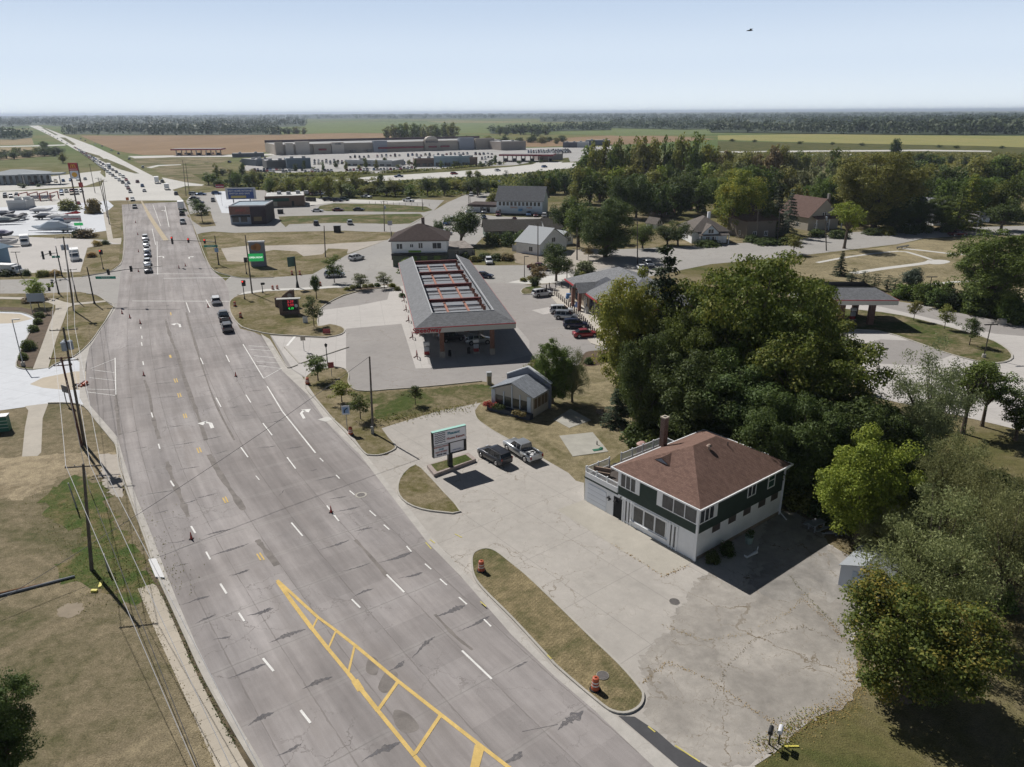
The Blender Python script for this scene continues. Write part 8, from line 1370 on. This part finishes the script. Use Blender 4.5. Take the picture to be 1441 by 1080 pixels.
row('in the isolated clump beyond the wood', 1250, 1325, 236, 236, 214, 216, 7, 16, 24, ['low'], ['dark', 'green'], 2); row('standing in the open scrub beyond the wood', 1335, 1380, 233, 235, 218, 218, 3, 8, 12, ['low'], ['dark'], 1); row('along the near edge of the yellow field', 1010, 1440, 199, 211, 196, 206, 9, 5, 9, ['low'], ['dark'], 1); row('in the dark tip above the isolated clump', 1256, 1264, 222, 222, 196, 196, 2, 12, 16, ['low'], ['dark'], 1)
row('in the scrub between the highway and the parking strip', 372, 690, 275, 272, 252, 254, 34, 15, 26, ['low', 'round'], ['green', 'gold', 'dark', 'olive', 'gold'], 5); row('in the back row of the scrub', 360, 520, 263, 262, 249, 248, 14, 14, 22, ['low'], ['olive', 'dark', 'gold'], 3); row('in the scrub left of the pale blue building', 600, 700, 270, 268, 254, 256, 9, 14, 22, ['low'], ['gold', 'green'], 3)
row('in the scrub right of the pale blue building', 735, 830, 272, 266, 248, 240, 14, 16, 26, ['low'], ['gold', 'green', 'olive', 'dark'], 5); row('on the slope behind the restaurant', 285, 380, 262, 262, 246, 246, 10, 11, 18, ['low', 'round'], ['dark', 'green', 'olive'], 4); row('on the slope by the highway corner', 300, 360, 248, 246, 232, 236, 5, 8, 14, ['low'], ['dark', 'olive'], 3)
row('in the poplar belt behind the shopping centre', 542, 645, 200, 199, 176, 173, 12, 14, 22, ['low', 'lowtall'], ['olive', 'green'], 1.5); row('right of the poplar belt', 650, 800, 205, 201, 194, 190, 15, 10, 16, ['low'], ['green', 'dark', 'olive'], 2); row('in the hedge in the green field', 384, 430, 188.5, 188.5, 180, 179, 7, 8, 12, ['low'], ['dark', 'olive'], .8); row('behind the packed car park', 700, 770, 190, 190, 178, 178, 8, 12, 18, ['low'], ['dark', 'green'], 1.5)
row('in the dark hedge by the tan fields at the far left', -14, 84, 225, 219, 212, 207, 11, 12, 20, ['low'], ['dark', 'green'], 1.5); row('along the left highway verge', 56, 90, 206, 230, 198, 214, 5, 7, 11, ['low'], ['dark', 'olive'], 2); row('planted in the shopping centre car park', 380, 700, 240, 232, 230, 224, 22, 5, 8, ['low'], ['dark', 'green', 'olive'], 4); row('along the front kerb of the shopping centre highway', 640, 780, 236, 230, 228, 223, 7, 6, 9, ['low'], ['dark'], 1.5)
for a in (('cone', (711.5, 252), 240, 8, 'conifer', 'single dark round evergreen beside the far highway bend'), ('round', (766, 268), 251, 12, 'red', 'bright red autumn tree behind the pale blue building'), ('round', (660, 252), 240, 10, 'gold', 'left one of two yellow young trees beside the far highway'), ('round', (672, 252), 240, 10, 'gold', 'right one of two yellow young trees beside the far highway')): tree(*a)
# ---------------------------------------------------------------- far woods on the horizon: continuous masses
def far_wood(name, segs, leaf, label, depth=.25, per=34, seed=1, step=.5):
 rs = np.random.RandomState(seed); P, Nn, S = [], [], []
 for (x0, b0, t0), (x1, b1, t1) in zip(segs[:-1], segs[1:]):
  n = max(2, int(abs(x1 - x0) / 6.0 / step))
  for i in range(n):
   t = (i + rs.rand()) / n; g = G(x0 + (x1 - x0) * t, b0 + (b1 - b0) * t); b_ = (x0 + (x1 - x0) * t, b0 + (b1 - b0) * t); h = HT(b_, t0 + (t1 - t0) * t) if b_[1] > 163 else 22
   h = min(h, 30); k = 1 + depth * rs.rand(); g = Vector((g.x * k, g.y * k, 0)); h *= rs.uniform(.6, 1.08); r = h * rs.uniform(.45, .8); d = rs.normal(0, 1, (per, 3)); d /= np.linalg.norm(d, axis=1)[:, None]
   rr = (rs.rand(per) ** .3)[:, None]; P.append(np.array([g.x, g.y, h * .52]) + d * rr * np.array([r, r, h * .5])); Nn.append(d + np.array([0, 0, .5])); S.append(np.full(per, h * .23))
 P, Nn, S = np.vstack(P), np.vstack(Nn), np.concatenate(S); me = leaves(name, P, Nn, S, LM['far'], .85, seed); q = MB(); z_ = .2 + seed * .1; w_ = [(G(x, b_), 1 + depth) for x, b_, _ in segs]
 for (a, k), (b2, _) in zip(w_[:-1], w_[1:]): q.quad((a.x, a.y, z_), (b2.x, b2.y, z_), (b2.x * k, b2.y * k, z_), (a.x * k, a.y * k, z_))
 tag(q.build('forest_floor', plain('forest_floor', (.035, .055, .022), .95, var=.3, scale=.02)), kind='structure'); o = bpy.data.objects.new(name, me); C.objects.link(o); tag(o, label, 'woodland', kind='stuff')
for i, (segs, lf, lb, dp) in enumerate((([(-60, 196, 178), (20, 197, 180), (46, 194, 183)], 'dark', 'dark woods left of the highway', .15), ([(92, 189.5, 176), (250, 190.5, 175), (395, 190, 176)], 'green', 'long wood behind the brown field', .25), ([(-60, 183, 172), (30, 178, 169), (60, 176.4, 169), (130, 182, 172), (300, 182, 169), (430, 178, 168)], 'dark', 'deep wood above the brown field', .4), ([(-80, 175, 163), (200, 175, 164), (430, 173, 165)], 'dark', 'hazy forest belt at the left', .6), ([(760, 172, 165), (860, 172, 164), (1100, 174, 163), (1500, 176, 162)], 'dark', 'hazy forest belt at the right', .5),
 ([(-100, 169, 161), (500, 168, 161), (1000, 167, 160), (1550, 166, 159)], 'dark', 'farthest wooded ridge on the horizon', .8), ([(690, 189, 176), (790, 185, 173), (860, 183.5, 172)], 'dark', 'tree belt at the green field edge', .12), ([(820, 180, 172), (960, 183, 172), (1010, 182, 173)], 'dark', 'scattered field trees right of centre', .15), ([(860, 178, 167), (1010, 181, 169)], 'green', 'wood above the scattered field trees', .3), ([(1000, 187, 170), (1150, 189, 170), (1300, 190.5, 169), (1441, 191, 166), (1540, 191, 165)], 'green', 'long dense wood behind the yellow field', .25), ([(1120, 178, 166), (1300, 178, 164), (1540, 178, 160)], 'dark', 'hilly wood at the right horizon', .4), ([(-40, 166.5, 160), (700, 165, 160), (1500, 164, 158)], 'dark', 'thin blue tree line at the horizon', .5))): far_wood('woodland', segs, lf, lb, dp, 46 if i != 3 else 32, i + 1, .4)
# rough scrub and reeds: ground cover nobody could count
def cover(name, poly, n, size, hgt, leaf, label, seed):
 rs = np.random.RandomState(seed); w_ = [G(*p).xy for p in poly]; xs = [p.x for p in w_]; ys = [p.y for p in w_]; out = []
 while len(out) < n:
  x, y = rs.uniform(min(xs), max(xs)), rs.uniform(min(ys), max(ys)); ins = False; j = len(w_) - 1
  for i in range(len(w_)):
   if (w_[i].y > y) != (w_[j].y > y) and x < (w_[j].x - w_[i].x) * (y - w_[i].y) / (w_[j].y - w_[i].y) + w_[i].x: ins = not ins
   j = i
  if ins: out.append((x, y, rs.uniform(.1, hgt)))
 P = np.array(out); me = leaves(name, P, np.tile(np.array([[0, 0, .8]]), (n, 1)), size, LM[leaf], .7, seed); o = bpy.data.objects.new(name, me); C.objects.link(o); tag(o, label, 'scrub', kind='stuff')
sc_ = [(300, 262), (380, 245), (470, 262), (560, 257), (720, 248), (800, 240), (810, 268), (700, 272), (640, 276), (540, 276), (440, 273), (340, 266)]
cover('scrub', sc_, 9000, 1.5, 1.4, 'olive', 'rough olive scrub between the highway and the parking strip', 3); cover('scrub', sc_, 5000, 1.4, 1.7, 'dark', 'dark bushes scattered through the rough scrub', 4); cover('scrub', [(470, 248), (640, 238), (715, 231), (640, 237.5), (560, 244), (400, 246.5), (400, 249)], 2600, 1.6, 1.4, 'olive', 'dry hedge strip along the shopping centre edge', 5); cover('scrub', [(1010, 216), (1441, 218), (1441, 240), (1300, 238), (1010, 232)], 7000, 2.2, 1.8, 'olive', 'open scrubland beyond the wood', 6); cover('scrub', [(170, 222), (92, 200), (190, 222), (262, 243), (300, 262), (270, 256)], 10, .6, .4, 'olive', 'weeds on the highway verge', 7)
cover('leaf_litter', [(900, 640), (1000, 600), (1180, 640), (1300, 760), (1441, 700), (1441, 900), (1230, 830), (1150, 740), (1090, 700)], 9000, .16, .08, 'brown', 'fallen leaves and brush on the shaded ground of the woods', 9)
# weeds along cracks, kerb joints and lot edges
def weeds(pts, n, wd, leaf, label, size=.22, hgt=.15, seed=1):
 rs = np.random.RandomState(seed); w_ = W(pts); P = []
 for i in range(n): k = rs.randint(len(w_) - 1); p = w_[k].lerp(w_[k + 1], rs.rand()); P.append((p.x + rs.normal(0, wd), p.y + rs.normal(0, wd), rs.uniform(.03, hgt)))
 o = bpy.data.objects.new('weeds', leaves('weeds', np.array(P), np.tile(np.array([[0, 0, 1.]]), (n, 1)), size, LM[leaf], .5, seed)); C.objects.link(o); tag(o, label, 'weeds', kind='stuff')
weeds([(1066, 1060), (1110, 1030), (1150, 1010), (1185, 995), (1208, 965), (1200, 930)], 1500, .5, 'straw', 'dry weeds along the broken edge of the old lot', .1, .05, 2); weeds([(1070, 1050), (1100, 1045), (1120, 1015), (1165, 1000)], 500, .4, 'olive', 'green tufts around the mailboxes', .13, .08, 3); weeds([(1130, 845), (1170, 880), (1190, 905)], 200, .15, 'straw', 'weeds in the long crack near the turning tree', .09, .05, 4); weeds([(1110, 810), (1150, 855), (1180, 885)], 160, .1, 'olive', 'tufts in the crack before the metal shed', .09, .05, 5); weeds([(197, 835), (218, 885), (262, 982), (304, 1080)], 320, .16, 'brown', 'brown weeds along the left sidewalk edge', .1, .06, 6); weeds([(226, 832), (246, 874), (274, 937), (304, 997), (334, 1050)], 420, .12, 'dark', 'dark weeds between the left sidewalk and the kerb', .14, .1, 7)
weeds([(90, 690), (110, 730), (140, 770), (170, 810), (200, 840), (150, 720)], 2600, 2.0, 'olive', 'rough weeds under the near utility pole', .14, .1, 8); weeds([(862, 766), (934, 812), (968, 796)], 90, .1, 'straw', 'weeds along the edge of the concrete pad', .14, .06, 9); weeds([(540, 592), (600, 583), (660, 572)], 500, .8, 'olive', 'long grass at the drive edge below the gas lot', .25, .18, 10)
weeds([(900, 965), (940, 932), (1000, 958), (1060, 1000), (1110, 1030)], 260, .1, 'straw', 'weeds in the diagonal crack of the old lot', .1, .05, 11); weeds([(930, 880), (990, 902), (1050, 892), (1110, 862), (1140, 830)], 200, .09, 'straw', 'weeds in the upper crack of the old lot', .09, .05, 12); weeds([(1000, 1000), (1022, 940), (1060, 900), (1130, 882), (1185, 905)], 240, .1, 'brown', 'weeds in the branching crack of the old lot', .09, .05, 13)
# ---------------------------------------------------------------- cars
car('suv', (696, 647.5), (679, 638), 'dark', 'dark grey estate car parked beside the shop sign'); t_ = car('pickup', (735, 640.5), (712, 626), 'silver', 'silver pickup truck with an open loaded bed beside the dark estate car')
q = MB(); rr = random.Random(2)
for i in range(7): q.box((-1.9 + rr.uniform(-.6, .7), rr.uniform(-.5, .5), .95), (.5, .35, .3), rr.random() * 3)
o = q.build('cargo_bags', plain('white_bags', (.6, .6, .6), .7)); o.location = t_.location; o.rotation_euler = t_.rotation_euler; tag(o, 'white bags lying in the bed of the silver pickup', 'bags')
N_ = (300, 400)
for px, kd, col, to, lb in (((304.5, 427), 'suv', 'white', (302, 418), 'white car stopped first in the right lane near the gas corner'), ((315.5, 450), 'pickup', 'grey', (312, 440), 'grey pickup waiting second in the right lane'), ((320, 465), 'suv', 'grey', (317, 455), 'grey car waiting third in the right lane, closest to us'),
 ((205, 338), 'suv', 'white', (206, 345), 'white car farthest back in the near queue at the signal'), ((206, 346), 'sedan', 'silver', (207, 353), 'silver car in the middle of the near queue at the signal'), ((207, 353.5), 'sedan', 'white', (207.5, 360), 'white car third from the front of the near queue'), ((208, 361), 'sedan', 'navy', (208.5, 368), 'dark car behind the gap in the near queue'), ((208, 373), 'suv', 'silver', (208.5, 380), 'silver car second from the stop line in the near queue'), ((209, 383), 'suv', 'dark', (209.5, 390), 'dark car first at the stop line in the southbound lane'),
 ((502, 366), 'suv', 'white', (512, 364), 'white car turning on the side road before the white two-storey building'), ((471, 390), 'van', 'silver', (482, 389.5), 'silver van behind the slender street tree'), ((445, 317), 'suv', 'dark', (443, 312), 'dark car parked in the lower strip beyond the gravel'), ((492.5, 316), 'van', 'silver', (490, 311), 'white van parked alone in the lower parking strip'), ((447, 298.5), 'sedan', 'white', (455, 298.5), 'white car in the drive between the grass strips'), ((476, 297.5), 'sedan', 'maroon', (484, 297.5), 'maroon car in the drive between the grass strips'), ((505, 297), 'sedan', 'black', (513, 297), 'black car in the drive between the grass strips'),
 ((516, 279), 'pickup', 'silver', (526, 279.5), 'silver pickup parked against the scrub'), ((575, 284), 'pickup', 'white', (583, 284.5), 'white pickup at the right end of the parking strip'), ((475, 284), 'suv', 'navy', (482, 284), 'dark blue car left of the pair by the enclosure'), ((484.5, 283), 'suv', 'green', (491, 283), 'dark green car right of the pair by the enclosure'), ((462, 283), 'van', 'black', (468, 283), 'black van beside the enclosure fence'), ((663, 276), 'van', 'white', (661, 281), 'white van on the side road behind the two posts'), ((703, 258), 'sedan', 'blue', (706, 258.5), 'blue car on the bend before the pale blue building'),
 ((663, 300), 'sedan', 'white', (668, 300), 'white car beside the low dark-roofed shop'), ((681, 300), 'suv', 'silver', (682, 304), 'silver car before the low dark-roofed shop'), ((681, 308), 'sedan', 'navy', (682, 312), 'navy car in front of the silver one at the shop'), ((701, 304), 'suv', 'maroon', (702, 308), 'maroon car at the corner of the pale blue building'), ((724, 311), 'sedan', 'maroon', (725, 306), 'maroon car alone in the middle of the shop lot'), ((744, 304), 'pickup', 'blue', (744, 308), 'blue pickup against the pale blue building'), ((754, 305), 'sedan', 'maroon', (754.5, 309), 'dark red car right of the blue pickup'), ((766, 305.5), 'suv', 'white', (767, 301), 'white car at the right end of the pale blue building'),
 ((629, 316), 'pickup', 'blue', (636, 311), 'dark blue pickup behind the dark round tree'), ((637, 311), 'suv', 'white', (643, 306), 'white car behind the blue pickup'), ((620, 326), 'suv', 'white', (628, 328), 'white car right of the small round tree'), ((628, 330), 'sedan', 'silver', (636, 331), 'silver car at the back of the white building'), ((758, 380), 'pickup', 'maroon', (772, 381), 'maroon pickup behind the small brownish tree'), ((1347, 332.5), 'pickup', 'maroon', (1360, 332), 'maroon pickup driving on the curving road at the right'), ((904, 381), 'sedan', 'white', (914, 386), 'white car parked behind the store'), ((912, 375), 'suv', 'silver', (922, 380), 'silver car parked behind the white one at the store'),
 ((256.5, 303), 'pickup', 'black', (257, 296), 'black pickup behind the white box truck'), ((257.5, 315), 'pickup', 'silver', (257, 306), 'silver-roofed pickup following at the end of the northbound line'), ((248, 274.5), 'suv', 'dark', (247, 269), 'dark car ahead of the white box truck'), ((187, 283), 'suv', 'silver', (188, 288), 'silver car second in the queue at the median tip'), ((190, 293.5), 'suv', 'dark', (191, 300), 'dark car first in the queue at the median tip'),
 ((305, 274), 'suv', 'blue', (312, 274), 'blue car at the left of the restaurant lot'), ((274, 281), 'sedan', 'black', (280, 281), 'black car, left of the cluster in the restaurant lot'), ((280, 287), 'suv', 'navy', (286, 287), 'navy car nearest in the cluster in the restaurant lot'), ((273, 275), 'suv', 'silver', (279, 275), 'silver car, back of the cluster in the restaurant lot'), ((300, 284), 'suv', 'black', (301, 288), 'black car alone in the restaurant lot'), ((284, 275), 'sedan', 'blue', (290, 275), 'blue car, back right of the cluster in the restaurant lot'), ((290, 252.5), 'pickup', 'dark', (296, 253), 'dark pickup on the far side road by the scrub')): car(kd, px, to, col, lb, far=px[1] < 300)
box_truck((255.5, 295), (255.5, 288), 'white box truck in the right northbound lane before the crossing', None, 8, 3.6); box_truck((221, 258), (219, 251), 'tall white lorry leaving northward beyond the crossing', None, 9, 3.8, name='lorry'); box_truck((235, 267), (233, 261), 'white delivery van right of the tall lorry', None, 7, 3.2, name='delivery_van', cat_='van')
box_truck((154, 238), (160, 243), 'white lorry standing in the long far queue', 'far queue', 12, 3.9, name='lorry')
cr_ = random.Random(9); CL = ['white', 'silver', 'grey', 'black', 'navy', 'white', 'silver', 'dark', 'red', 'blue', 'maroon', 'tan', 'white']
def interp(pl, t):
 L = [0]
 for a, b_ in zip(pl[:-1], pl[1:]): L.append(L[-1] + (G(*b_) - G(*a)).length)
 d = t * L[-1]
 for i in range(len(pl) - 1):
  if d <= L[i + 1] + 1e-6: k = (d - L[i]) / (L[i + 1] - L[i]); a, b_ = G(*pl[i]), G(*pl[i + 1]); return a.lerp(b_, k), math.atan2(b_.y - a.y, b_.x - a.x), L[-1]
def line_of(pl, n, label, group, jit=.02, kinds=('suv', 'sedan', 'suv', 'pickup', 'van')):
 for i in range(n): p, h, L = interp(pl, min(1, max(0, (i + .5 + cr_.uniform(-.3, .3) * (1 if jit > .01 else .2)) / n))); cl = cr_.choice(CL); kd = cr_.choice(kinds); car(kd, None, None, cl, f'{cl} {CC[kd]} {label}', group, True, name={'sedan': 'car', 'suv': 'car', 'van': 'van', 'pickup': 'pickup_truck'}[kd], head=h, loc=p)
line_of([(112, 214), (130, 226), (150, 242), (168, 255), (178, 262), (185, 274)], 26, 'in the left lane of the far southbound queue', 'cars queueing on the far highway', .005); line_of([(104, 208), (125, 219), (146, 233), (163, 243), (176, 252), (183, 262)], 24, 'in the right lane of the far southbound queue', 'cars queueing on the far highway', .005)
line_of([(58, 184), (75, 193), (100, 206)], 9, 'far away on the highway beyond the queue', 'cars far away on the highway'); line_of([(243, 268), (228, 257), (214, 246), (190, 229), (150, 209), (110, 195)], 9, 'driving north on the far highway', 'cars driving north'); line_of([(205, 274), (200, 262), (190, 255)], 3, 'turning at the far crossing', 'cars at the far crossing'); line_of([(515, 252), (640, 246), (780, 235)], 4, 'on the far highway before the shopping centre', 'cars on the far highway')
def lot(quad, nx, ny, label, group, fill=.75):
 a, b_, c, d = [G(*p) for p in quad]
 for j in range(ny):
  for i in range(nx):
   if cr_.random() > fill: continue
   u, v = (i + .5) / nx, (j + .5) / ny; p = (a * (1 - u) + b_ * u) * (1 - v) + (d * (1 - u) + c * u) * v; dv = (d - a); h = math.atan2(dv.y, dv.x) + (PI if cr_.random() < .5 else 0); cl = cr_.choice(CL); car(cr_.choice(('suv', 'sedan', 'suv', 'pickup')), None, None, cl, f'{cl} car parked {label}', group, True, head=h, loc=p, name='parked_car')
lot([(742, 219), (805, 216), (800, 211), (742, 213)], 17, 5, 'in the packed lot right of the shopping centre', 'cars in the packed far lot', .9); lot([(352, 243), (470, 246), (468, 240), (352, 239)], 26, 2, 'in the front rows before the outer shops', 'cars before the outer shops', .8); lot([(440, 233), (484, 232), (484, 226), (440, 226)], 8, 4, 'between the outer shops at the left', 'cars between the outer shops', .6); lot([(556, 240), (582, 239), (582, 228), (556, 228)], 5, 4, 'between the middle outer shops', 'cars between the outer shops', .6)
lot([(486, 243), (580, 240), (580, 238), (486, 239)], 20, 1, 'in the row before the pale flat shop', 'cars before the outer shops', .8); lot([(676, 232), (700, 231), (698, 221), (676, 222)], 5, 4, 'in front of the arched tower', 'cars before the arched tower', .6); lot([(255, 237), (348, 229), (348, 226), (300, 229)], 4, 1, 'along the drive of the red fuel canopy', 'cars by the far canopy', .6); lot([(336, 229), (376, 226), (376, 222), (336, 224)], 6, 2, 'at the left end of the shopping centre', 'cars at the left end of the centre', .7); lot([(246, 218.5), (305, 218), (305, 216.5), (246, 217)], 6, 1, 'under the thin red canopy', 'cars under the thin red canopy', .7)
lot([(490, 223.5), (695, 218.5), (695, 215.5), (490, 220)], 34, 3, 'in the long rows before the shopping centre', 'cars before the shopping centre', .6); lot([(430, 277), (462, 276), (458, 271), (430, 272)], 5, 2, 'beside the brown strip building', 'cars beside the brown strip building', .9); lot([(40, 263), (126, 255), (124, 251), (40, 258)], 8, 1, 'in front of the civic building', 'cars before the civic building', .9); lot([(-5, 280), (28, 279), (28, 274), (-5, 275)], 4, 2, 'at the far left lot edge', 'cars at the far left lot', .8); lot([(76, 277), (120, 275), (118, 269), (76, 270)], 6, 2, 'behind the boat rack', 'cars behind the boat rack', .8); lot([(84, 291), (116, 290), (116, 286), (84, 287)], 3, 1, 'behind the brown shrubs by the pylon', 'cars by the pylon', .9)
row('in the hedge left of the far crossing', 20, 60, 265, 263, 259, 258, 3, 6, 9, ['low'], ['dark'], 1)
# ---------------------------------------------------------------- air: even haze over the whole scene
hz = MB(); hz.bx(-28000, 28000, -190, 30000, -1.2, 60); hm = bpy.data.materials.new('haze'); hm.use_nodes = True; t = hm.node_tree
for n in list(t.nodes):
 if n.type != 'OUTPUT_MATERIAL': t.nodes.remove(n)
pv = t.nodes.new('ShaderNodeVolumePrincipled'); pv.inputs['Color'].default_value = (.72, .83, 1.0, 1); pv.inputs['Density'].default_value = 8.5e-5; pv.inputs['Anisotropy'].default_value = .25
t.links.new(pv.outputs[0], [n for n in t.nodes if n.type == 'OUTPUT_MATERIAL'][0].inputs['Volume']); tag(hz.build('haze', hm), 'thin pale haze filling the air over the land', 'haze', kind='stuff')
